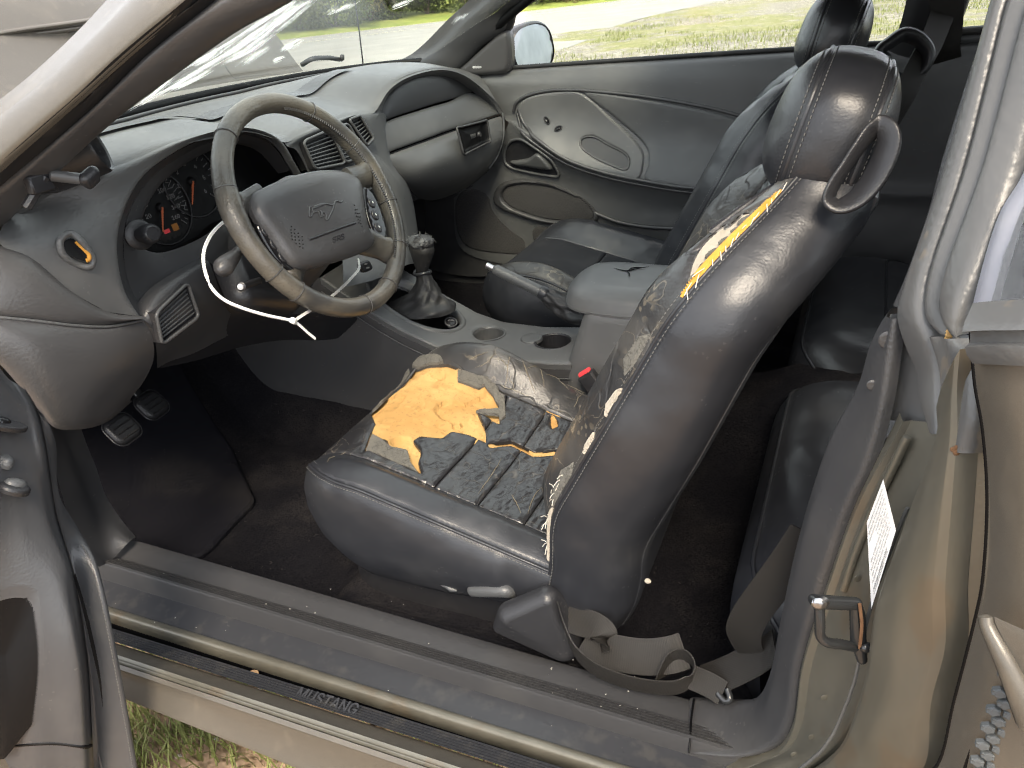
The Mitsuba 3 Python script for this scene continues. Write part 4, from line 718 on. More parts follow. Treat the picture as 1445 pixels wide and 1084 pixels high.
        for (u, v) in ((-.226, .02), (-.224, .10), (-.224, .055), (-.22, .13), (-.225, .155)):
            for _ in range(5):
                P = SB(np.array([u+.012*RNG.random()]), np.array([v+.02*RNG.random()]), np.array([.006]))[0]; d = RNG.normal(size=3); d /= np.linalg.norm(d)
                th.append(tube(cr([P, P+d*.006, P+d*.012+np.array([0, 0, -.004])], 6), .0005, 4))
        part(key, 'loose_thread', cat(*th), 'thread_pale', 30, kind='stuff')
        for pg, mt in ((RP([(.001, .015), (.006, .02), (.011, .05), (.009, .085), (.003, .10), (.001, .06)]), 'lining'), (RP([(.004, .10), (.015, .108), (.021, .145), (.011, .175), (.003, .16)]), 'backing'), (RP([(.003, .262), (.013, .27), (.010, .295), (.003, .305)]), 'lining'), (RP([(.002, .20), (.009, .21), (.007, .232), (.002, .228)]), 'lining'), (RP([(.010, .315), (.022, .325), (.020, .36), (.009, .375), (.006, .34)]), 'backing')):
            part(key, 'torn_lining', ori(pillow(sg.Polygon(pg).buffer(0), SL(-.004), .003, .003, .004, .004)), mt, 40)
        flp = RP([(.050, .495), (.066, .512), (.070, .545), (.054, .536), (.047, .515), (.044, .497), (.041, .478), (.045, .480)])
        part(key, 'torn_flap', ori(pillow(sg.Polygon(flp).buffer(0), SL(-.005), .003, .002, .004, .004)), 'leather', 40)
    # ---- head restraint: rounded block with side panels between two seams
    hc = np.array([0, -.768, .976]); ax = np.array([1., 0, 0]); up = np.array([0, -.26, .966]); fw = np.array([0, .966, .26])
    m = trimesh.creation.icosphere(subdivisions=5); v = m.vertices.copy()
    pn = 2.7; k = (np.abs(v)**pn).sum(1)**(-1/pn); v = v*k[:, None]
    sq = np.stack([v[:, 0]*.120, v[:, 1]*(.057-.006*v[:, 2]), v[:, 2]*(.079+.0*v[:, 0])], -1)
    sq[:, 1] += .012*(1-(v[:, 0])**2)*(v[:, 1] > 0)*v[:, 1]
    def HW(q): return W(hc+np.multiply.outer(q[:, 0], ax)+np.multiply.outer(q[:, 1], fw)+np.multiply.outer(q[:, 2], up))
    cen = m.triangles_center; 
    def hsplit(name, sel, lab=None):
        f = m.faces[sel]; used = np.unique(f); mp = -np.ones(len(v), int); mp[used] = np.arange(len(used))
        part(key, name, ori(trimesh.Trimesh(HW(sq[used]), mp[f], process=False)), 'leather', True, lab)
    x_ = sq[m.faces].mean(1)[:, 1]
    s1, s0 = .034, -.030
    hsplit('headrest_front', x_ > s1); hsplit('headrest_band', (x_ <= s1) & (x_ >= s0)); hsplit('headrest_rear', x_ < s0)
    sts, pips = [], []
    a = np.linspace(0, 2*np.pi, 160, endpoint=False)
    def ring(c, infl):
        # cross-section of the block at depth c, found by sliding a superellipse until its depth matches
        lo, hi = np.zeros(160), np.ones(160); ca, sa2 = np.cos(a), np.sin(a); base_ = (np.abs(ca)**pn+np.abs(sa2)**pn)**(-1/pn); sg2 = 1 if c > 0 else -1
        for _ in range(40):
            k_ = (lo+hi)/2; X, Z = ca*base_*k_, sa2*base_*k_; Y = sg2*np.clip(1-np.abs(X)**pn-np.abs(Z)**pn, 0, 1)**(1/pn)
            yy = Y*(.057-.006*Z)+.012*(1-X**2)*(Y > 0)*Y; big = np.abs(yy) > abs(c); lo = np.where(big, k_, lo); hi = np.where(big, hi, k_)
        k_ = (lo+hi)/2; X, Z = ca*base_*k_, sa2*base_*k_
        q = np.stack([X*.120, np.full(160, c), Z*.079], -1); nn = np.stack([ca, 0*a+.4*sg2, sa2], -1)
        return HW(q+nn*infl)
    for c in (s1, s0):
        pips.append(tube(ring(c, .0002), .0021, 6, True))
        for d in (-.006, .006):
            r_ = ring(c+d, .0006); sts.append(stitches(np.vstack([r_, r_[:1]])))
    part(key, 'headrest_seam', pips[0], 'leather', 60); part(key, 'headrest_seam', pips[1], 'leather', 60); part(key, 'headrest_stitching', cat(*sts), 'thread', 30, kind='stuff')
    return W, SC, SB
k1 = thing('bucket_seat', 'torn black leather driver seat with orange foam showing through its cushion', 'car seat')
Wd, SCd, SBd = make_seat(k1, -.385, False, 0, 0, True)
k2 = thing('bucket_seat', 'black leather passenger seat beyond the armrest, cushion lightly creased', 'car seat')
Wp, SCp, SBp = make_seat(k2, .375, True, .042, .035, False)
# plastic seat-back belt guide loops on the outer side of each headrest
def belt_loop(key, pts, r=.0115, fl=1.4):
    p = cr(pts, 60, True); part(key, 'belt_guide', tube(p, r*(1+.25*np.sin(np.linspace(0, 2*np.pi, 60))), 14, True, flat=fl), 'plastic', 60)

# ---------------------------------------------------------------- dashboard
dash = thing('dashboard', 'grey moulded dashboard with two rounded cowls, gauges and an open glovebox latch', 'dashboard')
crest = cr([(-0.7368,0.24,0.9254),(-0.6981,0.2,0.9433),(-0.6419,0.18,0.9646),(-0.5713,0.165,0.973),(-0.5013,0.155,0.9818),(-0.4364,0.15,0.9833),(-0.3771,0.15,0.9806),(-0.3045,0.15,0.9762),(-0.2521,0.15,0.9574),(-0.2096,0.155,0.9409),(-0.1447,0.165,0.944),(-0.029,0.175,0.9463),(0.0619,0.178,0.9424),(0.118,0.18,0.9391),(0.1736,0.172,0.9743),(0.2092,0.16,0.9896),(0.2919,0.152,0.9971),(0.3996,0.15,0.9908),(0.506,0.15,0.9638),(0.5787,0.14,0.9216),(0.615,0.12,0.8802),(0.6278,0.11,0.8507)], 120)
base = cr(wb+np.array([0, -.012, -.006]), 120)
pad0 = base*.86+crest*.14+np.array([0, 0, .006]); pad1 = base*.5+crest*.5+np.array([0, 0, .020]); pad2 = base*.18+crest*.82+np.array([0, 0, .011])
part(dash, 'top_pad', loft([base+[0, .02, -.01], base, pad0, pad1, pad2, crest, crest+[0, -.004, -.005]], 44, 120), 'vinyl', 60)
# defroster strip, a dark grille let into the pad
dq = np.stack([base*(1-t)+crest*t for t in (.50, .56, .62)])+np.array([0, 0, .0235]); dq[0] += [0, 0, .0005]
part(dash, 'defroster_grille', cat(*[gridmesh(dq[:, a:b]+np.array([0, 0, .0])) for a, b in ((14, 60), (64, 84))]), 'vinyl_dark', 60)
part(dash, 'cowl_lip', tube(base*.93+crest*.07+np.array([0, 0, .0075]), .004, 8), 'vinyl_dark', 60)
# driver cowl: outer skin swept from the rim of the gauge opening to the dash end
rim = cr([(-0.1751,0.156,0.8476),(-0.1906,0.154,0.8776),(-0.2064,0.152,0.9041),(-0.2208,0.15,0.9271),(-0.2422,0.15,0.9483),(-0.3049,0.15,0.9752),(-0.3775,0.15,0.9796),(-0.4631,0.15,0.9698),(-0.5323,0.15,0.9482),(-0.5774,0.148,0.9161),(-0.6054,0.145,0.8836),(-0.6237,0.14,0.8433),(-0.6275,0.138,0.8077),(-0.621,0.135,0.7703)], 80)
orim = cr([(-0.163,0.162,0.8472),(-0.1775,0.161,0.8772),(-0.1924,0.16,0.9037),(-0.2087,0.157,0.9309),(-0.2327,0.155,0.9526),(-0.2988,0.155,0.9764),(-0.3754,0.155,0.9836),(-0.4719,0.16,0.9831),(-0.5674,0.17,0.9721),(-0.6419,0.18,0.9646),(-0.7006,0.2,0.9422),(-0.7547,0.16,0.9185),(-0.7312,0.148,0.8948),(-0.703,0.14,0.8407),(-0.6676,0.136,0.7971)], 80)
mid = rim*.55+orim*.45+np.array([0, -.012, .004])*np.sin(np.linspace(0, np.pi, 80))[:, None]
part(dash, 'driver_cowl', loft([rim+[0, .012, -.002], rim, rim*.9+orim*.1+[0, -.004, .001], mid, orim], 30, 80), 'vinyl', 60)
rin = cr([(-0.1514,0.19,0.8331),(-0.1639,0.19,0.8593),(-0.1742,0.19,0.8842),(-0.1905,0.185,0.9136),(-0.211,0.185,0.9342),(-0.2709,0.185,0.9602),(-0.343,0.185,0.9646),(-0.4275,0.185,0.9551),(-0.4955,0.185,0.9339),(-0.5415,0.185,0.9022),(-0.567,0.185,0.868),(-0.584,0.18,0.8271),(-0.5889,0.175,0.7936),(-0.5866,0.165,0.7615)], 80)
part(dash, 'cluster_hood_lining', loft([rim+[0, .004, -.002], rim*.5+rin*.5, rin], 10, 80), 'vinyl_dark', 60)
# bezel face below and left of the gauges
bz = [cr([(-0.5662,0.186,0.8678),(-0.5407,0.186,0.902),(-0.493,0.188,0.9333),(-0.423,0.19,0.9541),(-0.3361,0.192,0.9634),(-0.2613,0.194,0.9586),(-0.2009,0.194,0.9323),(-0.1635,0.194,0.8765)], 40),
      cr([(-0.5417,0.196,0.8475),(-0.5065,0.198,0.8901),(-0.4575,0.205,0.919),(-0.3916,0.21,0.9374),(-0.3181,0.21,0.9473),(-0.2469,0.212,0.9427),(-0.1994,0.212,0.9208),(-0.168,0.212,0.8722)], 40)]
part(dash, 'cluster_surround', loft([bz[0], bz[0]*.4+bz[1]*.6+[0, -.002, 0], bz[1], bz[1]+[0, .02, -.002]], 10, 40), 'vinyl_dark', 60)
lowb = [cr([(-0.5662,0.186,0.8678),(-0.584,0.18,0.8271),(-0.5889,0.175,0.7936),(-0.5866,0.165,0.7615)], 16), cr([(-0.5409,0.196,0.8495),(-0.5466,0.186,0.8136),(-0.5406,0.18,0.783),(-0.5356,0.172,0.764)], 16), cr([(-0.5084,0.196,0.8265),(-0.4897,0.185,0.7961),(-0.4854,0.178,0.7782),(-0.4846,0.172,0.7637)], 16), cr([(-0.4192,0.19,0.8242),(-0.4166,0.183,0.803),(-0.4176,0.178,0.7837),(-0.4195,0.172,0.7647)], 16), cr([(-0.3477,0.2,0.8383),(-0.3142,0.2,0.7978),(-0.2844,0.2,0.7483),(-0.2573,0.2,0.7111)], 16)]
part(dash, 'lower_bezel', loft(lowb, 30, 16), 'vinyl_dark', 60)
# gauge face
GF = lambda y: Frame([0, y, 0], [1, 0, 0], [0, .18, 1.])
gp = np.array([(-0.5161,0.205,0.8536),(-0.4926,0.212,0.8858),(-0.4471,0.215,0.9141),(-0.3827,0.218,0.9319),(-0.3083,0.22,0.9406),(-0.2401,0.22,0.9366),(-0.1942,0.22,0.9146),(-0.1559,0.22,0.8666),(-0.2193,0.215,0.8232),(-0.3373,0.207,0.8364),(-0.3734,0.205,0.8381),(-0.4097,0.203,0.8269),(-0.4918,0.2,0.822),(-0.5116,0.202,0.833)])
gf = GF(.222); q = gp[:, [0, 2]]
def GS(u, v, h): return np.stack([u, .222+(v-.87)*.18-h, v], -1)
part(dash, 'gauge_face', pillow(sg.Polygon(q).buffer(.006), GS, .001, .001, .02, .004), 'black', 30)
def gauge(c, r, a0, a1, n, na, needle):
    c = np.array(c); pr_, tk = [], []
    t = np.linspace(0, 2*np.pi, 72); ringp = np.stack([c[0]+r*1.12*np.cos(t), c[2]+r*1.12*np.sin(t)], -1)[:-1]
    pts = GS(ringp[:, 0], ringp[:, 1], np.full(71, .003)); k = part(dash, 'gauge', tube(pts, .0012, 6, True), 'plastic', 60)
    for i in range(n):
        a = a0+(a1-a0)*i/(n-1); L = .012 if i % 2 == 0 else .006
        p = np.array([[c[0]+(r-L)*math.cos(a), c[2]+(r-L)*math.sin(a)], [c[0]+r*math.cos(a), c[2]+r*math.sin(a)]]); tk.append(tube(GS(p[:, 0], p[:, 1], np.full(2, .002)), .00055, 4))
        if i % 4 == 0 and i > 0:
            m = meshkit.text_mesh(str(int(i/4*20)) if needle > 3 else str(i//4), .0066, .0008); v = m.vertices; w = v[:, 0].max()
            px, pz = c[0]+(r-.023)*math.cos(a), c[2]+(r-.023)*math.sin(a); tk.append(trimesh.Trimesh(GS(px-w/2+v[:, 0], pz-.004+v[:, 1], .0015+v[:, 2]), m.faces, process=False))
    part(dash, 'gauge__marking', cat(*tk), 'grey_print', False, kind='stuff')
    p = np.array([[c[0], c[2]], [c[0]+r*.75*math.cos(na), c[2]+r*.75*math.sin(na)]]); scene[free(k+'__needle')] = mikit.ply(tube(GS(p[:, 0], p[:, 1], np.array([.006, .005])), np.array([.0022, .0010]), 6), 'orange_needle', smooth=50)
    scene[free(k+'__hub')] = mikit.ply(pillow(ell(c[0], c[2], .008, .008, 20), GS, .007, .004, .004, .0), 'black', smooth=40)
gauge((-0.4548,0.212,0.8833), .052, math.radians(225), math.radians(-45), 33, math.radians(244), 5)
gauge((-0.3751,0.215,0.9058), .052, math.radians(225), math.radians(-45), 25, math.radians(240), 3)
part(dash, 'warning_lamp', pillow(rrect(*[float(x) for x in ((-0.4612,0.205,0.8461)[0], (-0.4612,0.205,0.8461)[2])], .013, .007, .001), GS, .002, .001, .003, .001), 'red_plastic', 30, 'red lit dash warning lamp')
part(dash, 'warning_lamp', pillow(rrect((-0.4424,0.205,0.8475)[0], (-0.4424,0.205,0.8475)[2], .013, .012, .001), GS, .002, .001, .003, .001), 'orange_dim', 30, 'dim amber dash warning lamp')
sl = np.array([(-0.4892,0.206,0.8476),(-0.4031,0.209,0.849),(-0.4004,0.206,0.8386),(-0.4158,0.204,0.8335),(-0.4955,0.203,0.8277)]); part(dash, 'lamp_panel', pillow(sl[:, [0, 2]], GS, .0012, .001, .01, .002), 'gloss_black', 30)
sl = np.array([(-0.4033,0.209,0.8527),(-0.2985,0.212,0.8535),(-0.3,0.211,0.8425),(-0.4,0.209,0.8445)]); part(dash, 'lamp_panel', pillow(sl[:, [0, 2]], GS, .0012, .001, .01, .002), 'gloss_black', 30)
# headlamp knob
kc = np.array((-0.5464,0.165,0.8689)); kax = np.array((-0.5556,0.125,0.8753))-kc; kax /= np.linalg.norm(kax)
part(dash, 'light_knob', cat(lathe([(.000, -.006), (.022, -.004), (.0225, 0), (.018, .003), (.011, .004), (.0105, .016), (.0125, .018), (.0145, .022), (.0148, .034), (.0135, .040), (.010, .0425), (.0095, .041), (0, .0412)], kc+kax*-.012, kax, 28)), 'plastic', 50, 'round headlamp knob with a worn rim')
# hole for a missing vent
hq = cr([(-0.6864,0.15,0.898), (-0.6735,0.15,0.9007), (-0.6692,0.145,0.8917), (-0.6643,0.145,0.8714), (-0.6691,0.145,0.865), (-0.6786,0.15,0.87), (-0.6895,0.15,0.8855)], 40, True)
hn = np.array([-.15, -.9, .35]); hn /= np.linalg.norm(hn)
hc_ = hq.mean(0)
part(dash, 'open_hole', cat(tube(hc_+(hq-hc_)*1.32+hn*.0125, .0045, 8, True)), 'vinyl', 60)
fh = Frame(hc_+hn*.013, [1, -.12, 0], [0, .35, .9]); uvh = fh.uv(hq)
part(dash, 'open_hole__throat', pillow(uvh, Frame(fh.o, fh.ex, fh.ey), .0006, .001, .004, .0), 'black', 30, 'dark oval opening where a part is missing')
part(dash, 'open_hole__edge', tube(fh(*((uvh[8:24]-uvh.mean(0))*.90+uvh.mean(0)).T, np.full(16, .001)), .0028, 8), 'foam_bright', 50, 'orange foam edge of the opening')
# lower left pad, knee panel
crs = cr([(-0.7698,0.17,0.9336),(-0.7547,0.16,0.9185),(-0.7329,0.15,0.899),(-0.7017,0.142,0.84),(-0.6662,0.138,0.7964),(-0.621,0.135,0.7703)], 50)
sea = cr([(-0.8174,0.15,0.8537),(-0.8009,0.14,0.8449),(-0.768,0.13,0.8272),(-0.7301,0.124,0.8057),(-0.6832,0.124,0.7835),(-0.6225,0.132,0.7668)], 50)
part(dash, 'end_pad', loft([crs+[0, .006, 0], crs, crs*.8+sea*.2+[0, -.010, .002], crs*.4+sea*.6+[0, -.014, 0], sea+[0, -.004, .004], sea, sea+[0, .01, -.004]], 24, 50), 'vinyl_brown', 60)
kn = [cr([(-0.8181,0.15,0.8522),(-0.8027,0.138,0.844),(-0.7698,0.128,0.8262),(-0.7321,0.122,0.8047),(-0.6853,0.122,0.7825),(-0.6226,0.13,0.7647)], 50),
      cr([(-0.825,0.14,0.8412),(-0.8146,0.128,0.8322),(-0.7882,0.112,0.8106),(-0.7419,0.108,0.782),(-0.6857,0.112,0.759),(-0.6175,0.128,0.739)], 50),
      cr([(-0.8307,0.14,0.8176),(-0.8201,0.125,0.8029),(-0.7968,0.108,0.774),(-0.7549,0.104,0.7454),(-0.6936,0.112,0.7246),(-0.6213,0.135,0.7029)], 50),
      cr([(-0.8147,0.15,0.7749),(-0.814,0.135,0.7563),(-0.8007,0.118,0.7279),(-0.7646,0.114,0.7023),(-0.7055,0.125,0.6887),(-0.6389,0.15,0.6716)], 50),
      cr([(-0.799,0.16,0.7379),(-0.7987,0.15,0.7149),(-0.7932,0.138,0.6898),(-0.7654,0.134,0.6698),(-0.7205,0.145,0.6548),(-0.6579,0.165,0.6506)], 50),
      cr([(-0.7718,0.2,0.7094),(-0.7737,0.19,0.684),(-0.7707,0.18,0.6622),(-0.7461,0.17,0.647),(-0.6987,0.18,0.6297),(-0.6334,0.2,0.6274)], 50)]
part(dash, 'knee_panel', loft([kn[0]+[0, .012, 0]]+kn, 40, 50), 'vinyl_brown', 60)
part(dash, 'end_seam', tube(sea+np.array([0, -.003, -.001]), .0022, 8), 'vinyl', 60)
# left-hand vent pod and the under-column panel
vp = [cr([(-0.617,0.14,0.7626),(-0.6071,0.14,0.7742),(-0.5734,0.142,0.79),(-0.512,0.15,0.7966),(-0.4446,0.165,0.796)], 30), cr([(-0.6143,0.135,0.7608),(-0.6048,0.132,0.7717),(-0.571,0.135,0.785),(-0.5134,0.145,0.7904),(-0.4459,0.16,0.7894)], 30),
      cr([(-0.6099,0.132,0.7489),(-0.5913,0.13,0.7457),(-0.5485,0.132,0.7486),(-0.5005,0.14,0.7466),(-0.446,0.155,0.7429)], 30), cr([(-0.607,0.14,0.7168),(-0.5921,0.138,0.7173),(-0.5481,0.142,0.7165),(-0.4927,0.152,0.7141),(-0.433,0.165,0.7038)], 30), cr([(-0.5802,0.19,0.6594),(-0.5536,0.19,0.6592),(-0.51,0.19,0.6513),(-0.4357,0.2,0.6429),(-0.354,0.21,0.634)], 30)]
part(dash, 'vent_pod', loft([vp[0]+[0, .02, 0]]+vp, 30, 30), 'vinyl_dark', 60)
up = [cr([(-0.4401,0.17,0.7942),(-0.4165,0.172,0.7637),(-0.3741,0.17,0.7278),(-0.3188,0.15,0.6529),(-0.2351,0.14,0.6194),(-0.1308,0.13,0.6091)], 30), cr([(-0.445,0.17,0.703),(-0.4063,0.17,0.6899),(-0.3484,0.16,0.6754),(-0.2937,0.15,0.6354),(-0.2237,0.145,0.5992),(-0.1273,0.14,0.5752)], 30), cr([(-0.5391,0.24,0.6332),(-0.4584,0.24,0.6104),(-0.3565,0.24,0.5884),(-0.2539,0.23,0.5579),(-0.1406,0.22,0.5079),(-0.0156,0.2,0.4715)], 30)]
part(dash, 'column_panel', loft(up, 20, 30), 'plastic', 60)
def vent(corners, nslat, yoff, name='air_vent', mat='plastic_soft', off=.010):
    """rectangular louvre between four corner points (top-left, top-right, bottom-right, bottom-left)"""
    c = np.array(corners, float); n = np.cross(c[1]-c[0], c[3]-c[0]); n /= np.linalg.norm(n); n = n if n[1] < 0 else -n
    bi = lambda u, v: (c[0]*(1-u)+c[1]*u)*(1-v)+(c[3]*(1-u)+c[2]*u)*v
    k = part(dash, name, tube(np.array([bi(u, v)+n*off for u, v in list(rrect(.5, .5, 1.08, 1.10, .14).exterior.coords)[:-1]]), .0028, 8, True), mat, 60)
    bk = gridmesh(np.array([[bi(-.02, -.02)-n*.025, bi(1.02, -.02)-n*.025], [bi(-.02, 1.02)-n*.025, bi(1.02, 1.02)-n*.025]])); scene[free(k+'__throat')] = mikit.ply(bk, 'black')
    e = [(-.02, -.02), (1.02, -.02), (1.02, 1.02), (-.02, 1.02), (-.02, -.02)]
    scene[free(k+'__duct')] = mikit.ply(gridmesh(np.array([[bi(*p)+n*(off-.001) for p in e], [bi(*p)-n*.025 for p in e]])), 'plastic')
    for i in range(nslat):
        v = (i+.5)/nslat; a, b = bi(0, v), bi(1, v); d = (c[3]-c[0])/np.linalg.norm(c[3]-c[0]); nn = n*.9-d*.25
        G = np.stack([np.stack([q+nn*s+d*t for s, t in ((.006, -.0015), (.0070, 0), (.006, .0015), (-.006, .0015), (-.006, -.0015), (.006, -.0015))]) for q in (a, b)])
        scene[free(k+'__slat')] = mikit.ply(gridmesh(G), mat)
    return k, bi, n
vent([(-0.6052,0.128,0.7699), (-0.531,0.138,0.7857), (-0.5272,0.14,0.7332), (-0.6073,0.132,0.7248)], 8, 0)
k_, bi_, n_ = vent([(-0.1599,0.16,0.9251), (-0.0686,0.166,0.9288), (-0.0526,0.16,0.8668), (-0.1478,0.156,0.8757)], 8, 0)
vent([(-0.0629,0.167,0.9278), (-0.0058,0.168,0.9285), (0.0235,0.162,0.8648), (-0.0475,0.16,0.8672)], 8, 0)
vent([(0.0066,0.17,0.9346), (0.0458,0.172,0.9364), (0.0686,0.165,0.8907), (0.0385,0.163,0.882)], 7, 0)
# vent surround and centre stack
cs_ = [cr([(-0.2066,0.158,0.9392),(-0.1427,0.167,0.9424),(-0.0268,0.177,0.9446),(0.0642,0.18,0.9406),(0.1107,0.181,0.9374),(0.1485,0.183,0.9314)], 40),
       cr([(-0.2094,0.152,0.9298),(-0.1609,0.156,0.9367),(-0.0541,0.162,0.9395),(0.0387,0.166,0.9416),(0.0775,0.168,0.9296),(0.1184,0.176,0.9156)], 40),
       cr([(-0.1782,0.158,0.916),(-0.1459,0.166,0.9186),(-0.0453,0.172,0.9247),(0.046,0.174,0.928),(0.0829,0.168,0.8954),(0.1054,0.172,0.8764)], 40),
       cr([(-0.1568,0.16,0.8724),(-0.1294,0.164,0.8661),(-0.0409,0.166,0.8615),(0.0352,0.166,0.858),(0.0957,0.166,0.8573),(0.1058,0.168,0.8431)], 40),
       cr([(-0.1611,0.155,0.8602),(-0.1331,0.156,0.8535),(-0.0498,0.156,0.848),(0.0296,0.158,0.8446),(0.0997,0.162,0.8352),(0.1213,0.166,0.8182)], 40),
       cr([(-0.1569,0.15,0.8077),(-0.1122,0.15,0.8028),(-0.0382,0.15,0.8022),(0.0407,0.15,0.7973),(0.1155,0.152,0.7852),(0.1484,0.158,0.7708)], 40),
       cr([(-0.1379,0.135,0.7174),(-0.1021,0.135,0.7132),(-0.0423,0.133,0.7051),(0.0339,0.133,0.6972),(0.1062,0.135,0.6851),(0.1433,0.145,0.667)], 40),
       cr([(-0.2076,0.09,0.664),(-0.174,0.09,0.6558),(-0.1171,0.088,0.6439),(-0.0459,0.088,0.6353),(0.0204,0.09,0.6295),(0.08,0.11,0.6112)], 40)]
part(dash, 'centre_stack', loft([cs_[0]+[0, .01, 0]]+cs_, 60, 40), 'vinyl', 60)
part(dash, 'centre_stack', loft([cr([r[-1], r[-1]*.5+np.array(q[0])*.5+np.array([.01, .0, 0]), q[0]], 8) for r, q in zip(cs_, [[(0.1985,0.2,0.9116)], [(0.1898,0.2,0.8838)], [(0.1817,0.195,0.854)], [(0.1778,0.19,0.8279)], [(0.1928,0.19,0.7957)], [(0.2331,0.19,0.7463)], [(0.2428,0.19,0.6282)], [(0.1959,0.17,0.5627)]])] , 50, 8), 'vinyl', 60)
rq = [(-0.0185,0.142,0.8031), (0.0785,0.142,0.7943), (0.0758,0.125,0.701), (-0.0221,0.123,0.6961)]
rq = np.array(rq); RS = lambda u, v, h: (np.multiply.outer((1-u)*(1-v), rq[0])+np.multiply.outer(u*(1-v), rq[1])+np.multiply.outer(u*v, rq[2])+np.multiply.outer((1-u)*v, rq[3]))+np.multiply.outer(h, np.array([0, -.97, .2]))
rad = part(dash, 'radio', pillow(rrect(.5, .5, 1.0, 1.0, .06), RS, .004, .03, .05, .006), 'gloss_black', 30)
for i in range(4):
    for j in range(5):
        scene[free(rad+'__button')] = mikit.ply(pillow(rrect(.16+.22*i, .14+.18*j, .13, .075, .02), RS, .0075, .02, .03, .0), 'plastic', smooth=30)
        scene[free(rad+'__legend')] = mikit.ply(pillow(rrect(.16+.22*i, .14+.18*j, .045, .02, .004), RS, .0082, .004, .02, .0), 'grey_print', smooth=30)
sw = np.array([(-0.1658,0.078,0.6975), (-0.1294,0.078,0.6938), (-0.1245,0.074,0.6716), (-0.1614,0.074,0.6758)]); SWS = lambda u, v, h: (np.multiply.outer((1-u)*(1-v), sw[0])+np.multiply.outer(u*(1-v), sw[1])+np.multiply.outer(u*v, sw[2])+np.multiply.outer((1-u)*v, sw[3]))+np.multiply.outer(h, np.array([-.3, -.9, .3]))
part(dash, 'console_switch', pillow(rrect(.5, .5, 1, 1, .3), SWS, .004, .2, .1, .006), 'plastic', 30)
for vv in (.3, .68): part(dash, 'console_switch__mark', pillow(ell(.5, vv, .16, .10, 14), SWS, .0055, .02, .05, .0), 'grey_print', 30)
# passenger side: brow lip, airbag panel, glovebox face
brow = cr([(0.1253,0.19,0.7762),(0.1298,0.188,0.8381),(0.1277,0.186,0.8873),(0.1331,0.186,0.9133),(0.1508,0.184,0.9429),(0.1762,0.174,0.9726),(0.2092,0.16,0.9896),(0.2919,0.152,0.9971),(0.3996,0.15,0.9908),(0.506,0.15,0.9638),(0.5787,0.14,0.9216),(0.615,0.12,0.8802),(0.6278,0.11,0.8507)], 80)
bin_ = cr([(0.1478,0.19,0.7706),(0.1495,0.192,0.8339),(0.1553,0.196,0.8793),(0.1636,0.198,0.9053),(0.1813,0.196,0.934),(0.2097,0.188,0.9611),(0.2465,0.176,0.9751),(0.3253,0.17,0.9817),(0.4247,0.168,0.9743),(0.5214,0.168,0.9492),(0.5913,0.158,0.9099),(0.6249,0.138,0.8738),(0.6327,0.125,0.8503)], 80)
part(dash, 'brow_lip', loft([brow+[0, .01, -.002], brow, brow*.5+bin_*.5+[0, -.004, 0], bin_, bin_+[0, .012, -.002]], 14, 80), 'vinyl', 60)
a0 = cr([(0.1794,0.208,0.9058),(0.2076,0.206,0.9393),(0.2583,0.198,0.9669),(0.3529,0.186,0.9806),(0.4539,0.182,0.9731),(0.5555,0.182,0.9437),(0.5926,0.18,0.9248)], 50)
a1 = cr([(0.1755,0.206,0.9034),(0.2402,0.198,0.9077),(0.3084,0.19,0.9091),(0.3849,0.184,0.9101),(0.4705,0.18,0.9088),(0.5465,0.178,0.9081),(0.589,0.176,0.9091)], 50)
part(dash, 'airbag_panel', loft([a0+[0, .006, .004], a0, a0*.5+a1*.5+[0, -.004, 0], a1+[0, 0, .001], a1+[0, .008, 0]], 20, 50), 'vinyl_dark', 60)
a2 = cr([(0.1753,0.203,0.8988),(0.2356,0.194,0.9037),(0.3036,0.186,0.905),(0.3801,0.18,0.9057),(0.4638,0.175,0.9046),(0.5812,0.168,0.9082),(0.6328,0.142,0.8709),(0.6394,0.128,0.8511)], 50)
a3 = cr([(0.1631,0.192,0.8389),(0.2285,0.18,0.8414),(0.3019,0.168,0.8431),(0.396,0.16,0.8439),(0.4819,0.154,0.8422),(0.5631,0.142,0.8422),(0.6049,0.132,0.844),(0.638,0.126,0.8439)], 50)
part(dash, 'airbag_panel', loft([a2+[0, .008, 0], a2, a2*.5+a3*.5+[0, -.004, 0], a3+[0, 0, .001], a3+[0, .008, 0]], 20, 50), 'vinyl', 60)
a4 = a3+np.array([0, -.006, -.005])
g = [a4+[0, .010, .001], a4, cr([(0.1583,0.184,0.8257),(0.2096,0.166,0.8243),(0.2753,0.15,0.8252),(0.3612,0.14,0.8264),(0.4457,0.134,0.8239),(0.5382,0.124,0.8227),(0.5971,0.118,0.823),(0.6259,0.112,0.8234)], 50),
     cr([(0.169,0.182,0.8011),(0.203,0.158,0.7934),(0.2555,0.138,0.7948),(0.3371,0.128,0.7939),(0.4212,0.122,0.7901),(0.5134,0.114,0.7893),(0.5717,0.11,0.7889),(0.6096,0.108,0.7909)], 50),
     cr([(0.1971,0.186,0.7685),(0.2264,0.164,0.76),(0.274,0.146,0.7605),(0.3537,0.136,0.7576),(0.4275,0.13,0.7534),(0.5092,0.122,0.7574),(0.5688,0.118,0.7616),(0.6054,0.115,0.7674)], 50),
     cr([(0.2479,0.2,0.7391),(0.2775,0.185,0.7285),(0.3255,0.168,0.7255),(0.3899,0.156,0.7224),(0.45,0.15,0.7191),(0.5198,0.142,0.7216),(0.5763,0.136,0.728),(0.6169,0.132,0.7385)], 50),
     cr([(0.443,0.3,0.6624),(0.4638,0.28,0.6514),(0.4878,0.26,0.6494),(0.5529,0.25,0.6466),(0.6096,0.24,0.6486),(0.6757,0.23,0.6573),(0.7218,0.22,0.6715),(0.7539,0.21,0.6851)], 50)]
part(dash, 'glovebox', loft(g, 50, 50), 'vinyl', 60)
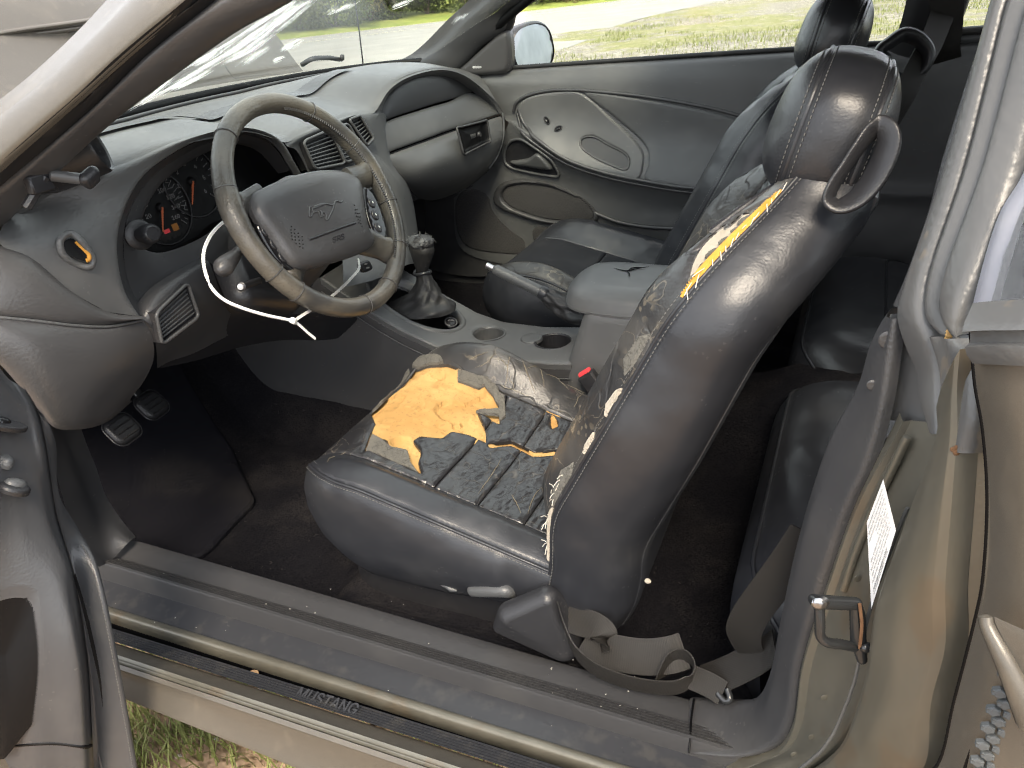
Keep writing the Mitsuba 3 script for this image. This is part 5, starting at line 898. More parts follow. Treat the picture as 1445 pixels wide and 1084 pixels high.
part(dash, 'glovebox_seam', tube(a3+np.array([0, -.002, -.003]), .0016, 6), 'black', 60)
part(dash, 'dash_end_edge', tube(cr([(0.6278,0.11,0.8507),(0.6261,0.108,0.8214),(0.6175,0.11,0.7857),(0.6128,0.13,0.7393),(0.5923,0.15,0.709)], 30), .003, 8), 'vinyl', 60)
gq = np.array([(0.3866,0.124,0.8517), (0.5187,0.112,0.8455), (0.5159,0.108,0.7978), (0.3902,0.116,0.793)]); gn = np.array([0, -.99, .1])
gl = [cr(np.array([gq[0]*(1-t)+gq[1]*t for t in np.linspace(0, 1, 8)][:-1]+[gq[1]*(1-t)+gq[2]*t for t in np.linspace(0, 1, 5)][:-1]+[gq[2]*(1-t)+gq[3]*t for t in np.linspace(0, 1, 8)][:-1]+[gq[3]*(1-t)+gq[0]*t for t in np.linspace(0, 1, 5)][:-1]), 40, True)]
gc_ = gl[0].mean(0)
part(dash, 'latch_frame', tube(gc_+(gl[0]-gc_)*1.10+gn*.004, .0030, 8, True), 'vinyl_dark', 60)
part(dash, 'latch_recess', loft([gl[0]+gn*.006, gc_+(gl[0]-gc_)*.96+gn*.003, gc_+(gl[0]-gc_)*.92-gn*.002, gc_+(gl[0]-gc_)*.2-gn*-.0005], 8, 40, True), 'black', 40, 'open recess where the glovebox latch is missing')
part(dash, 'latch_recess__lock', lathe([(0, .004), (.006, .004), (.0075, .002), (.0075, -.002)], np.array((0.4668,0.106,0.823)), gn, 20), 'plastic', 40)
# raised script and running horse on the airbag panel
def strokes(lines, S, r, off, n=14):
    return cat(*[tube(S(np.array(cr(l, n))[:, 0], np.array(cr(l, n))[:, 1], np.full(n, off)), r, 6) for l in lines])
SCRIPT = [[(0, 0), (.25, 1), (.35, .1), (.6, 1), (.72, 0)], [(.85, .45), (.85, .05), (1.05, .05), (1.12, .45), (1.15, .02)], [(1.5, .42), (1.3, .38), (1.45, .2), (1.25, .0)], [(1.72, .85), (1.62, .0), (1.8, .05)], [(1.55, .5), (1.9, .55)], [(2.15, .4), (1.95, .35), (1.95, .02), (2.15, .1), (2.2, .42), (2.22, 0)], [(2.38, .4), (2.38, 0), (2.42, .35), (2.58, .38), (2.6, .0)], [(2.95, .4), (2.75, .35), (2.78, .02), (2.95, .1), (2.98, .42), (2.9, -.4), (2.7, -.35)],
          [(2.2, .62), (2.9, .75), (3.6, .72), (4.2, .9)], [(2.5, .55), (3.2, .5), (3.9, .62)]]
o_ = np.array((0.2892,0.178,0.8799)); e_ = np.array((0.4822,0.17,0.8775)); ex_ = (e_-o_)/np.linalg.norm(e_-o_)
FSC = Frame(o_, ex_, [0, .35, 1])
FSC.n = -FSC.n if FSC.n[1] > 0 else FSC.n
part(dash, 'script_emblem', strokes([[(x*.030, y*.026) for x, y in l] for l in SCRIPT], FSC, .0011, .0005), 'vinyl', 50, 'raised cursive script on the airbag panel')
part(dash, 'panel_mark', strokes([[(0, .012), (.002, 0), (.008, .001)], [(.014, .013), (.015, .001), (.021, .002)]], Frame(np.array((0.1734,0.195,0.8759)), [1, 0, 0], [0, .2, 1], [0, -1, .2]), .0009, .0, 6), 'vinyl', 50)
# stub of the broken bracket and the gauge pod on the pillar
pod = thing('gauge_pod', 'dark cylindrical gauge pod tucked behind the windscreen pillar', 'gauge pod')
pc = np.array((-0.6154,0.15,1.0013)); pa = np.array([.62, -.70, .25])
part(pod, 'housing', lathe([(0, -.07), (.028, -.068), (.034, -.05), (.036, -.01), (.036, .022), (.034, .026), (.031, .024), (.030, .010), (0, .009)], pc, pa, 36), 'plastic', 50)
stb = thing('pillar_lever', 'short grey rod with a broken knob beside the windscreen pillar', 'lever')
ra, rb_ = np.array((-0.7167,0.075,0.9957)), np.array((-0.6918,0.055,0.9857))
part(stb, 'rod', tube(np.array([ra, ra*.5+rb_*.5, rb_]), .0068, 14), 'plastic_soft', 50)
part(stb, 'knob', hull_spheres([(np.array((-0.6913,0.052,0.9856)), .0085), (np.array((-0.6804,0.05,0.9915)), .0075), (np.array((-0.689,0.052,0.9791)), .006), (np.array((-0.679,0.052,0.9835)), .006)]), 'plastic', 40)
part(stb, 'bracket', cat(box(ra+[-.012, .008, -.006], (.03, .014, .022), None, .003), tube(np.array([ra+[-.004, .004, 0], ra+[-.03, .02, -.03]]), .006, 8)), 'plastic', 40)
# bulkhead, dark structure behind the dash
part(dash, 'carrier', cat(gridmesh(np.array([[(-.72, .75, .15), (.72, .75, .15)], [(-.72, .72, .97), (.72, .72, .97)]])), gridmesh(np.array([[(-.72, .30, .66), (.72, .30, .66)], [(-.72, .74, .62), (.72, .74, .62)]]))), 'black', False)

# ---------------------------------------------------------------- steering wheel, column, stalk, key, cable tie
wh = thing('steering_wheel', 'worn grey-brown leather steering wheel with a horse emblem on its hub', 'steering wheel')
WC = np.array([-.3396, 0, .8595]); wt_ = .4357
we1 = np.array([1., 0, 0]); we2 = np.array([0, math.sin(wt_), math.cos(wt_)]); wn = np.cross(we1, we2)
WF = Frame(WC, we1, we2, wn)
t = np.linspace(0, 2*np.pi, 160, endpoint=False)
G = []
for a in t:
    r_ = .0155+.0018*(math.exp(-((math.sin(a)-.25)/.2)**2))  # thicker grips
    b = np.linspace(0, 2*np.pi, 20, endpoint=False); rad = .1745+r_*np.cos(b)
    G.append(WC+np.outer(rad, we1*math.cos(a)+we2*math.sin(a))+np.outer(r_*1.06*np.sin(b), wn))
part(wh, 'rim', gridmesh(np.array(G), True, True), 'wheel_leather', True, 'leather rim worn brown and shiny')
seams = []
for a in (-.25, .42, .98, 2.72, 2.2, 3.5, 3.75, 5.0, 5.55, 4.55):
    b = np.linspace(0, 2*np.pi, 24, endpoint=False); seams.append(tube(WC+np.outer(.1745+.0166*np.cos(b), we1*math.cos(a)+we2*math.sin(a))+np.outer(.0172*np.sin(b), wn), .0008, 5, True))
part(wh, 'rim_seam', cat(*seams), 'vinyl_brown', 50, kind='stuff')
sa_ = np.linspace(-.95, 1.35, 90); sti = WC+np.array([(.1745-.0125)*(we1*math.cos(a)+we2*math.sin(a))+.0105*wn for a in sa_])
part(wh, 'rim_stitching', cat(*[tube(np.array([p+wn*.001, p+(WC-p)/np.linalg.norm(WC-p)*.004]), .0011, 5) for p in sti]), 'vinyl_brown', 40, kind='stuff')
pad = np.array([(-0.132,0.0502),(-0.0985,0.0548),(-0.0566,0.0554),(0.001,0.0503),(0.0497,0.0406),(0.0834,0.0283),(0.1007,0.0147),(0.1011,-0.0013),(0.0804,-0.0261),(0.0662,-0.0484),(0.0588,-0.0726),(0.0598,-0.0904),(0.0471,-0.0968),(0.0128,-0.0967),(-0.0471,-0.0894),(-0.096,-0.0813),(-0.1236,-0.0746),(-0.1377,-0.0634),(-0.1434,-0.0449),(-0.1452,-0.0164),(-0.1496,0.0102),(-0.148,0.0289)])
PS = lambda u, v, h: WF(u, v, .012+h+.012*np.clip(1-(u/.10)**2-(v/.09)**2, 0, 1))
part(wh, 'airbag_cover', pillow(sg.Polygon(cr(pad, 90, True)).buffer(-.012).buffer(.012).buffer(.010).buffer(-.010), PS, .016, .022, .006, .008), 'vinyl_brown', 50, 'grey airbag cover with an embossed running horse')
for pl, r0_, r1_ in (([(-0.1071,0.0398),(-0.1369,0.0415),(-0.1617,0.0443),(-0.1901,0.0483)], .024, .015), ([(0.1008,0.0149),(0.1417,0.0164),(0.1788,0.0167),(0.2226,0.0171)], .023, .016), ([(-0.1054,-0.0608),(-0.1264,-0.0773),(-0.1467,-0.0911),(-0.168,-0.1063)], .020, .015), ([(0.0541,-0.0782),(0.0801,-0.098),(0.1036,-0.1173),(0.1227,-0.1326)], .022, .016)):
    pl = np.array(pl); rad_ = np.linalg.norm(pl, axis=1, keepdims=True); pl = pl*np.minimum(1, .166/rad_)
    c = cr(np.column_stack([pl, [-.004, -.004, -.002, 0]]), 14); p3 = WF(c[:, 0], c[:, 1], c[:, 2]); tt = np.linspace(0, 1, 14)
    part(wh, 'spoke', tube(p3, np.where(tt < .9, (r0_*(1-tt)+r1_*tt)*.66+.003*sm(.6, .9, tt), r1_*.60), 16, flat=1.75), 'wheel_leather', 60)
# control pads beside the hub
for pl in ([(-0.1367,0.0242),(-0.1383,0.011),(-0.1361,-0.0246),(-0.1292,-0.0554),(-0.134,-0.0727),(-0.146,-0.0634),(-0.1547,-0.0391),(-0.1554,-0.0134),(-0.1504,0.0113)], [(0.1196,-0.0018),(0.131,-0.0185),(0.1263,-0.0529),(0.1083,-0.0915),(0.0842,-0.0972),(0.0768,-0.0811),(0.0826,-0.0558),(0.0967,-0.0264)]):
    k = part(wh, 'control_pad', pillow(sg.Polygon(cr(np.array(pl), 50, True)), lambda u, v, h: WF(u, v, .006+h), .004, .004, .005, .012), 'gloss_black', 40)
    c = np.array(pl); cc = c.mean(0)
    for f in (-.45, 0, .45):
        ax = np.linalg.svd(c-cc)[2][0]*np.ptp((c-cc)@np.linalg.svd(c-cc)[2][0])/2
        scene[free(k+'__button')] = mikit.ply(pillow(ell(*(cc+ax*f), .0075, .0095, 20), lambda u, v, h: WF(u, v, .0105+h), .002, .002, .003, .002), 'plastic', smooth=40)
        scene[free(k+'__mark')] = mikit.ply(pillow(ell(*(cc+ax*f), .0016, .0022, 10), lambda u, v, h: WF(u, v, .0132+h), .0006, .0005, .002, .0), 'white_paint', smooth=40)
# embossed horse, slot, dimples, letters
HS = lambda u, v, h: PS(u, v, h+.0165)
hl = [[[(-0.0637,-0.0006),(-0.059,0.0017),(-0.0596,-0.0026),(-0.0527,-0.0038),(-0.0409,-0.0041),(-0.028,-0.0057),(-0.0206,-0.01),(-0.0136,-0.0107),(-0.0083,-0.0076),(-0.0014,-0.009),(0.0014,-0.0121),(0.0086,-0.0108)],[(-0.0637,-0.0006),(-0.0716,-0.0109),(-0.0696,-0.0131),(-0.0634,-0.0097),(-0.0569,-0.0095),(-0.0512,-0.0112)],[(-0.0512,-0.0112),(-0.0536,-0.0185),(-0.0509,-0.0209),(-0.048,-0.0149),(-0.0411,-0.0164),(-0.0414,-0.0222),(-0.0465,-0.026),(-0.043,-0.0277),(-0.0338,-0.0229),(-0.0263,-0.0192),(-0.0182,-0.014),(-0.0136,-0.0107)],[(-0.0465,-0.0105),(-0.0469,-0.0173),(-0.0459,-0.0208)],[(-0.0596,-0.0026),(-0.061,-0.0078)],[(-0.0548,-0.0016),(-0.0434,-0.0023),(-0.0325,-0.0039)]]][0]
part(wh, 'airbag_cover__horse_emblem', strokes([np.array(l) for l in hl], HS, .0011, .0004, 26), 'plastic_soft', 50, 'embossed outline of a running horse')
sl_ = np.array([[(-0.0917,-0.0419),(0.0143,-0.0505)]])[0]
part(wh, 'airbag_cover__slot', tube(HS(*cr(sl_, 10).T, np.full(10, -.0005)), .0022, 8), 'plastic', 50)
dm = [[(-0.1113,-0.0137),(-0.1157,-0.0179),(-0.1083,-0.0197),(-0.1182,-0.0217),(-0.1131,-0.0244),(-0.1061,-0.0267),(-0.1211,-0.0259),(-0.1158,-0.0292),(-0.1093,-0.0313),(-0.1028,-0.0335),(-0.1237,-0.0307),(-0.1186,-0.0334),(-0.112,-0.0361),(-0.1055,-0.0383),(-0.1213,-0.0382),(-0.1152,-0.0408),(-0.1095,-0.0437),(-0.1181,-0.045),(-0.1137,-0.0486)],[(0.0326,-0.0256),(0.0291,-0.0324),(0.0338,-0.0333),(0.0257,-0.0371),(0.0296,-0.0388),(0.0339,-0.0401),(0.0238,-0.0421),(0.0277,-0.0439),(0.0323,-0.0459),(0.0247,-0.0481),(0.0289,-0.0505),(0.0228,-0.0531),(0.027,-0.0556),(0.0273,-0.0603)]]
part(wh, 'airbag_cover__dimple', cat(*[trimesh.Trimesh(trimesh.creation.icosphere(1).vertices*.0011+HS(np.array([u]), np.array([v]), np.array([.0]))[0], trimesh.creation.icosphere(1).faces, process=False) for s in dm for u, v in s]), 'black', 40, kind='stuff')
lt = np.array([[(-0.0538,-0.0621),(-0.026,-0.0648)]])[0]; m = meshkit.text_mesh('SRS', .008, .0012); v = m.vertices; L = v[:, 0].max(); d = (lt[1]-lt[0]); s = np.linalg.norm(d)/L; d /= np.linalg.norm(d); pp = np.array([-d[1], d[0]])
uv_ = lt[0]+np.outer(v[:, 0]*s+v[:, 1]*.35, d)+np.outer(v[:, 1]*1.0, pp); part(wh, 'airbag_cover__letters', trimesh.Trimesh(HS(uv_[:, 0], uv_[:, 1], v[:, 2]*.6), m.faces, process=False), 'plastic', False)
# hub back and column
col = thing('steering_column', 'dark steering column shroud with stalk and ignition key', 'steering column')
ca = -wn
part(col, 'shroud', loft([np.array([WC+wn*-d+we1*math.cos(a)*rx+we2*(math.sin(a)*ry-dz) for a in np.linspace(0, 2*np.pi, 40, endpoint=False)]) for d, rx, ry, dz in ((.022, .045, .05, .0), (.026, .062, .068, .004), (.05, .068, .076, .010), (.10, .070, .082, .02), (.17, .066, .08, .03), (.20, .05, .06, .03))], 24, 40, True), 'vinyl_brown', 50)
q = [(-0.4756,0.05,0.8326), (-0.5119,0.035,0.8298), (-0.5444,0.022,0.8286), (-0.563,0.015,0.8259)]
part(col, 'stalk', tube(cr(np.array(q), 20), np.r_[np.linspace(.0075, .0085, 8), np.linspace(.010, .0145, 9), [.0140, .0115, .007]], 16), 'vinyl_brown', 60, 'turn signal stalk with a rounded worn tip')
ks = np.array((-0.4793,0.03,0.7805)); ke = np.array((-0.5333,0.012,0.7926))
part(col, 'ignition_key', cat(tube(np.array([ks, ks*.4+ke*.6, ke]), .0055, 10), lathe([(0, .0), (.007, .0), (.0075, .004), (.006, .0055), (0, .006)], ke, ke-ks, 20)), 'plastic', 50)
part(col, 'key_cap', lathe([(0, .0072), (.0045, .007), (.005, .0055)], ke, ke-ks, 18), 'silver', 50)
part(col, 'lower_cover', hull_spheres([(np.array((-0.4676,0.08,0.7502)), .03), (np.array((-0.3949,0.07,0.7166)), .03), (np.array((-0.4467,0.11,0.7828)), .03), (np.array((-0.3157,0.1,0.724)), .03)]), 'plastic', 50)
# the white cable tie looped over the column
tie = thing('cable_tie', 'long white cable tie looped round the steering column', 'cable tie')
tp = cr([(-0.4568,0.07,0.8739),(-0.5082,0.05,0.8753),(-0.5544,0.03,0.8692),(-0.5842,0.015,0.857),(-0.6027,0.0,0.8388),(-0.6096,-0.012,0.8187),(-0.6048,-0.022,0.8021),(-0.5886,-0.032,0.7849),(-0.5606,-0.042,0.7635),(-0.5305,-0.048,0.7448),(-0.5143,-0.052,0.7349)], 70)
part(tie, 'strap', ribbon(tp, np.array([.3, .5, .8]), .0046, .0014), 'nylon_white', 30)
tp2 = cr([(-0.5143,-0.052,0.7349),(-0.4807,-0.045,0.7319),(-0.4239,-0.03,0.7231),(-0.3411,-0.005,0.7141),(-0.2504,0.03,0.7047),(-0.2007,0.05,0.7026),(-0.1716,0.07,0.7085)], 40)
part(tie, 'strap', ribbon(tp2, np.array([.3, .5, .8]), .0046, .0014), 'nylon_white', 30)
part(tie, 'tail', ribbon(cr([(-0.5143,-0.052,0.7349),(-0.5079,-0.056,0.7245),(-0.4994,-0.06,0.7095),(-0.4914,-0.064,0.6968)], 20), np.array([.3, .5, .8]), .0044, .0013), 'nylon_white', 30)
part(tie, 'head', box(np.array((-0.5179,-0.054,0.7366)), (.011, .008, .009), trimesh.transformations.euler_matrix(.4, .6, .5)[:3, :3], .0015), 'nylon_white', 30)

# ---------------------------------------------------------------- floor carpet, side trims
from scipy.interpolate import LinearNDInterpolator, NearestNDInterpolator
def floor_z(x, y):
    z = .225+.47*sm(.42, .80, y)*1.0
    z = z+.062*sm(-.02, -.12, y)*(1-sm(-.50, -.58, y))*sm(-.18, -.24, x)*1.0     # cross member under the seat
    z = z+.05*sm(-.60, -.66, x)*sm(.05, -.2, y)
    z = z+.20*(1-sm(.07, .17, np.abs(x)))                                          # tunnel
    z = z+.10*sm(-.62, -.69, x)*1.0+.10*sm(.62, .69, x)
    z = z-.0*y+.012*(meshkit.fbm(np.stack([x*9, y*9, 0*x], -1))-.5)
    z = z+.05*sm(-.62, -.80, y)
    return np.where(x < -.60, np.minimum(z, np.interp(y, [-.7, .3], [.296, .318])-.012*sm(-.64, -.67, x)), z)
gx, gy = np.meshgrid(np.linspace(-.70, .70, 170), np.linspace(-1.5, .80, 260), indexing='ij')
solo('floor_carpet', gridmesh(np.stack([gx, gy, floor_z(gx, gy)], -1)), 'carpet', 'dusty dark carpet covering the car floor', 'carpet', True)
mp_ = np.array([(-0.6318,0.4478,0.24),(-0.6056,0.3531,0.24),(-0.569,0.2786,0.24),(-0.5287,0.2739,0.24),(-0.4564,0.2853,0.24),(-0.3859,0.2906,0.24),(-0.2511,0.4711,0.24),(-0.1853,0.7189,0.24),(-0.2382,0.914,0.24),(-0.3813,0.8171,0.24)])[:, :2]
mp_ = sg.Polygon(mp_).buffer(-.04).buffer(.04, 8)
solo('floor_mat', pillow(mp_, lambda u, v, h: np.stack([u, v, floor_z(u, v)+.006+h+.004*meshkit.noise(np.stack([u*12, v*12, 0*u], -1))], -1), .006, .006, .02, .006), 'mat_rubber', 'black rubber mat with scuffs in the driver footwell', 'floor mat', 40)
# kick trim between the sill and the dash, and the hinge post
kt = [cr([(-0.745,0.2575,0.687),(-0.745,0.246,0.6533),(-0.75,0.2541,0.5938),(-0.752,0.2695,0.5142),(-0.752,0.2837,0.4129),(-0.745,0.2691,0.3665)], 30), cr([(-0.715,0.278,0.6681),(-0.712,0.2816,0.6114),(-0.712,0.2814,0.5517),(-0.712,0.292,0.4741),(-0.712,0.2957,0.393),(-0.71,0.2896,0.347)], 30), cr([(-0.69,0.2878,0.6408),(-0.685,0.3097,0.5631),(-0.682,0.3169,0.5049),(-0.68,0.321,0.4406),(-0.68,0.2995,0.3853),(-0.68,0.2773,0.3631)], 30), cr([(-0.66,0.3035,0.635),(-0.655,0.3206,0.5498),(-0.655,0.3217,0.4933),(-0.655,0.3267,0.4335),(-0.655,0.3085,0.3795),(-0.655,0.2913,0.3524)], 30)]
part(body, 'kick_trim', loft(kt, 20, 30), 'vinyl_dark', 60)
hp = np.array([(-0.8,0.1885,0.8565), (-0.8,0.4157,0.5171), (-0.8,0.3561,0.3285), (-0.8,0.2141,0.3111)])
part(body, 'hinge_post', loft([cr(hp, 20)+[.07, .02, 0], cr(hp, 20)+[.0, .02, 0], cr(hp, 20)+[-.03, .06, 0]], 10, 20), 'paint', 60)
# ---------------------------------------------------------------- pedals
for nm, c, lab in (('clutch_pedal', (-0.5367,0.4,0.4863), 'worn rubber pedal nearest the door'), ('brake_pedal', (-0.4192,0.46,0.4643), 'dim rubber pedal, second from the door, deep in the footwell')):
    k = thing(nm, lab, 'pedal'); c = np.array(c); f_ = Frame(c, [1, .1, 0], [0, .62, .78]); f_.n = np.array([0, -.78, .62])
    part(k, 'pad', pillow(rrect(0, 0, .060, .056, .018), f_, .010, .008, .005, .004), 'plastic', 40)
    for i in range(4): part(k, 'tread', pillow(rrect(0, -.018+.012*i, .044, .005, .002), f_, .0125, .0015, .004, .0), 'rubber', 30)
    part(k, 'rim', tube(f_(*np.array(rrect(0, 0, .063, .059, .019).exterior.coords)[:-1].T, np.full(len(rrect(0, 0, .063, .059, .019).exterior.coords)-1, .002)), .0016, 6, True), 'plastic', 50)
    part(k, 'arm', tube(cr([c+[0, .01, .0], c+[.01, .08, .07], c+[.012, .14, .22]], 12), .009, 8), 'steel_black', 50)
# ---------------------------------------------------------------- centre console
con = thing('centre_console', 'grey centre console with two cup holders and a split padded armrest', 'console')
cl_ = cr([(-0.09,0.1847,0.6657),(-0.092,0.1652,0.6267),(-0.1,0.1157,0.5563),(-0.1,0.084,0.5362),(-0.098,0.0361,0.5169),(-0.092,-0.0321,0.5031),(-0.085,-0.1277,0.4888),(-0.083,-0.21,0.4936),(-0.085,-0.3025,0.5032),(-0.088,-0.3246,0.5116)], 80)
cr_ = cr([(0.09,0.1494,0.6763),(0.092,0.1035,0.6243),(0.095,0.0601,0.5679),(0.095,0.0172,0.5189),(0.09,-0.0076,0.4789),(0.085,-0.0661,0.4773),(0.085,-0.1313,0.478),(0.088,-0.1828,0.4933),(0.09,-0.2505,0.4984),(0.09,-0.3079,0.523)], 80)
zz = np.interp(np.linspace(0, 1, 80), [0, 1], [0, 1])
yl = np.linspace(.235, -.325, 60)
def ctop(y): return np.interp(y, [-.34, -.28, -.2, -.1, -.03, .05, .12, .18, .25], [.492, .484, .479, .482, .496, .530, .568, .602, .645])
def cwl(y): return np.interp(y, [-.34, -.2, -.1, 0, .1, .2, .25], [.094, .086, .086, .098, .104, .100, .098])
TS = lambda u, v, h: np.stack([u, v, ctop(v)+h-.25*u*u], -1)
outl = np.array([(-cwl(y), y) for y in yl]+[(cwl(y), y) for y in yl[::-1]])
cup1, cup2 = np.array((0.0121,-0.0973,0.481))[:2], np.array((0.008,-0.2494,0.483))[:2]
ringc = np.array((0.0367,0.0838,0.53))[:2]
holes = sg.Point(*cup1).buffer(.0335, 20).union(sg.Point(*cup2).buffer(.0365, 20)).union(sg.Polygon(ell(0.004, .070, .062, .098, 40, 0, 2.2)))
part(con, 'top_plate', pillow(sg.Polygon(outl).difference(holes), TS, .004, .006, .01, .02), 'vinyl', 40)
for c, r in ((cup1, .0335), (cup2, .0365)):
    z0 = float(ctop(c[1]))
    k = part(con, 'cup_holder', lathe([(r-.001, -.002), (r-.001, .002), (r+.001, .0042), (r+.004, .0036)][::-1]+[(r-.0015, -.01), (r-.004, -.055), (r-.012, -.062), (0, -.062)], [c[0], c[1], z0], [0, 0, 1], 40), 'plastic' if r > .035 else 'plastic_soft', 40)
part(con, 'cup_tab', pillow(ell(cup2[0]+.006, cup2[1]+.052, .027, .024, 30), TS, .007, .003, .006, .0), 'plastic_soft', 40)
sidez = np.linspace(0, 1, 6)
for s, nm in ((-1, 'side_panel'), (1, 'side_panel')):
    yy = np.linspace(.66, -.345, 90); rows = []
    for t_ in (0, .02, .10, .3, .6, 1.0):
        rows.append(np.column_stack([s*(cwl(yy)-.001+.006*math.sin(t_*2.2)+.018*t_), yy, (ctop(yy)-.004)*(1-t_)+.215*t_]))
    part(con, nm, gridmesh(np.stack(rows)), 'vinyl_dark', 60)
part(con, 'side_scuff', tube(np.column_stack([-(cwl(yl)+.006), yl, ctop(yl)-.030]), .0012, 6), 'vinyl', 60)
# oval bezel of the gear lever
el = ell(.004, .070, .066, .102, 70, 0, 2.2)
part(con, 'lever_bezel', loft([TS(*(ell(.004, .070, .062+d, .098+d, 70, 0, 2.2)).T, np.full(70, h)) for d, h in ((-.004, -.010), (-.001, .002), (.004, .008), (.009, .008), (.013, .003))], 12, 70, True), 'plastic_soft', 50)
part(con, 'small_switch', pillow(ell(*np.array((0.004,-0.0117,0.49))[:2], .017, .011, 30, .2), TS, .008, .004, .004, .0), 'plastic', 40)
part(con, 'small_switch__rim', tube(TS(*ell(*np.array((0.004,-0.0117,0.49))[:2], .018, .012, 36, .2).T, np.full(36, .006)), .0016, 6, True), 'vinyl', 50)
k3 = np.array((0.004,-0.0117,0.49))[:2]; part(con, 'small_switch__mark', strokes([[(k3[0]-.006, k3[1]+.004), (k3[0]-.002, k3[1]+.001), (k3[0]+.006, k3[1]-.005)], [(k3[0]-.004, k3[1]+.003), (k3[0]+.002, k3[1]+.004), (k3[0]+.006, k3[1]-.001)]], TS, .0008, .0092, 8), 'grey_print', 40)
# armrest box and lid
ab = [np.array([(-.094, -.318, .49), (-.03, -.300, .49), (.05, -.300, .49), (.110, -.318, .49)]), np.array([(-.092, -.332, .535), (-.03, -.312, .535), (.05, -.312, .535), (.112, -.332, .535)]), np.array([(-.086, -.350, .585), (-.03, -.335, .59), (.05, -.335, .59), (.112, -.350, .585)])]
fr_ = np.vstack([cr(a, 14)[None] for a in ab]).reshape(3, 14, 3)
loops = []
for (xl, xr, yf, z, ex) in ((-.108, .125, -.300, .23, .0), (-.100, .118, -.304, .44, 0), (-.094, .114, -.312, .487, 0), (-.090, .114, -.328, .53, .0), (-.084, .116, -.342, .575, 0), (-.082, .117, -.348, .592, 0), (-.075, .110, -.356, .594, 0)):
    c = np.array(rrect((xl+xr)/2, (yf-.60)/2, xr-xl, .60+yf, .022).exterior.coords)[:-1]; loops.append(np.column_stack([resamp(np.vstack([c, c[:1]]), 80, closed=True), np.full(80, z)]))
part(con, 'armrest_box', gridmesh(np.stack(loops), False, True), 'vinyl', 50)
lid = sg.Polygon(cr([(-.080, -.36), (-.060, -.315), (-.01, -.292), (.06, -.290), (.105, -.305), (.128, -.35), (.130, -.45), (.126, -.60), (-.082, -.60), (-.083, -.5)], 90, True))
LS = lambda u, v, h: np.stack([u, v, .597+h+.004*np.sin((v+.3)*6)-.35*np.clip(-.33-v, -.04, 0)*0], -1)
part(con, 'armrest_lid', pillow(lid, LS, .040, .045, .008, .004), 'vinyl', 60, 'padded armrest lid with a branching split')
part(con, 'armrest_lid__split', cat(*[tube(np.column_stack([cr(np.array(q)[:, :2], 14), np.full(14, .6365)]), .0013*np.sin(np.linspace(.2, 2.9, 14)), 5) for q in ([(0.0539,-0.3703,0.637),(0.042,-0.3997,0.637),(0.057,-0.4155,0.637),(0.0729,-0.4368,0.637)], [(0.0425,-0.4025,0.637),(0.0597,-0.4062,0.637),(0.0667,-0.4242,0.637)], [(0.042,-0.3997,0.637),(0.0273,-0.4096,0.637),(0.0118,-0.4126,0.637)])]), 'black', 40, kind='stuff')
# gear lever
gs = thing('gear_lever', 'gear lever with a frayed grey knob in a black leather boot', 'gear lever')
gb = np.array([.004, .066, .535]); gt = np.array((0.004,0.0424,0.6218)); gk = np.array((0.004,0.0386,0.6758))
prof = []
for t_, rx, ry in ((0, .058, .088), (.10, .055, .080), (.25, .040, .056), (.36, .034, .044), (.46, .030, .036), (.62, .022, .026), (.80, .017, .019), (1.0, .014, .015)):
    c = gb*(1-t_)+gt*t_+np.array([0, -.012*math.sin(3*t_), 0]); a = np.linspace(0, 2*np.pi, 60, endpoint=False); w = 1+.10*np.sin(a*5+t_*9)*math.sin(np.pi*min(1, t_*1.3))+.06*np.sin(a*9-t_*14)*math.sin(np.pi*t_)
    prof.append(c+np.stack([rx*w*np.cos(a), ry*w*np.sin(a), 0*a-.0], -1))
part(gs, 'boot', loft(prof, 40, 60, True), 'leather_matt', 60, 'folded black leather boot')
part(gs, 'boot_tie', tube(gt+np.stack([.0165*np.cos(t[::4]), .0175*np.sin(t[::4]), .002*np.sin(2*t[::4])], -1), .004, 8, True), 'leather', 50)
part(gs, 'knob', hull_spheres([(gk+[0, .004, .004], .021), (gk+[0, -.010, -.004], .021), (gk*.55+gt*.45, .017), (gt+[0, 0, .006], .013)], 26), 'leather_matt', 60)
cp = trimesh.creation.icosphere(3); cv = cp.vertices; cv = cv*np.array([.0235, .030, .0165])*(1+.16*(meshkit.fbm(cv*4)[:, None]-.5)*2); part(gs, 'knob_cap', trimesh.Trimesh(cv+gk+[0, -.003, .012], cp.faces, process=False), 'worn_rubbery', 40, 'pale frayed top of the knob')
fz = []
for _ in range(60):
    d = RNG.normal(size=3); d[2] = abs(d[2]); d /= np.linalg.norm(d); P = gk+[0, -.003, .012]+d*[.023, .029, .0165]; fz.append(tube(np.array([P, P+d*.003, P+d*.005+RNG.normal(size=3)*.002]), .0006, 4))
part(gs, 'fraying', cat(*fz), 'worn_rubbery', 40, kind='stuff')
# hand brake
hb = thing('hand_brake', 'hand brake lever with a crumpled leather boot beside the armrest', 'hand brake')
h0, h1 = np.array((0.035,-0.1069,0.6305)), np.array((0.035,-0.2191,0.5827)); hd = (h1-h0)/np.linalg.norm(h1-h0)
part(hb, 'grip', tube(cr([h0+hd*.008, h0*.5+h1*.5, h1], 20), np.r_[.0085, np.linspace(.0115, .0125, 18), .012], 18), 'plastic_soft', 50)
part(hb, 'button', tube(np.array([h0-hd*.009, h0, h0+hd*.012]), .0066, 14), 'chrome_dull', 40)
part(hb, 'end_ring', tube(np.array([h1-hd*.002, h1+hd*.010, h1+hd*.016]), [.0145, .0155, .013], 16), 'leather', 50)
rows = []
bend = np.array([(0.035,-0.219,0.5811),(0.035,-0.2372,0.5715),(0.035,-0.2614,0.5576),(0.035,-0.2918,0.5442),(0.035,-0.3221,0.5373)])
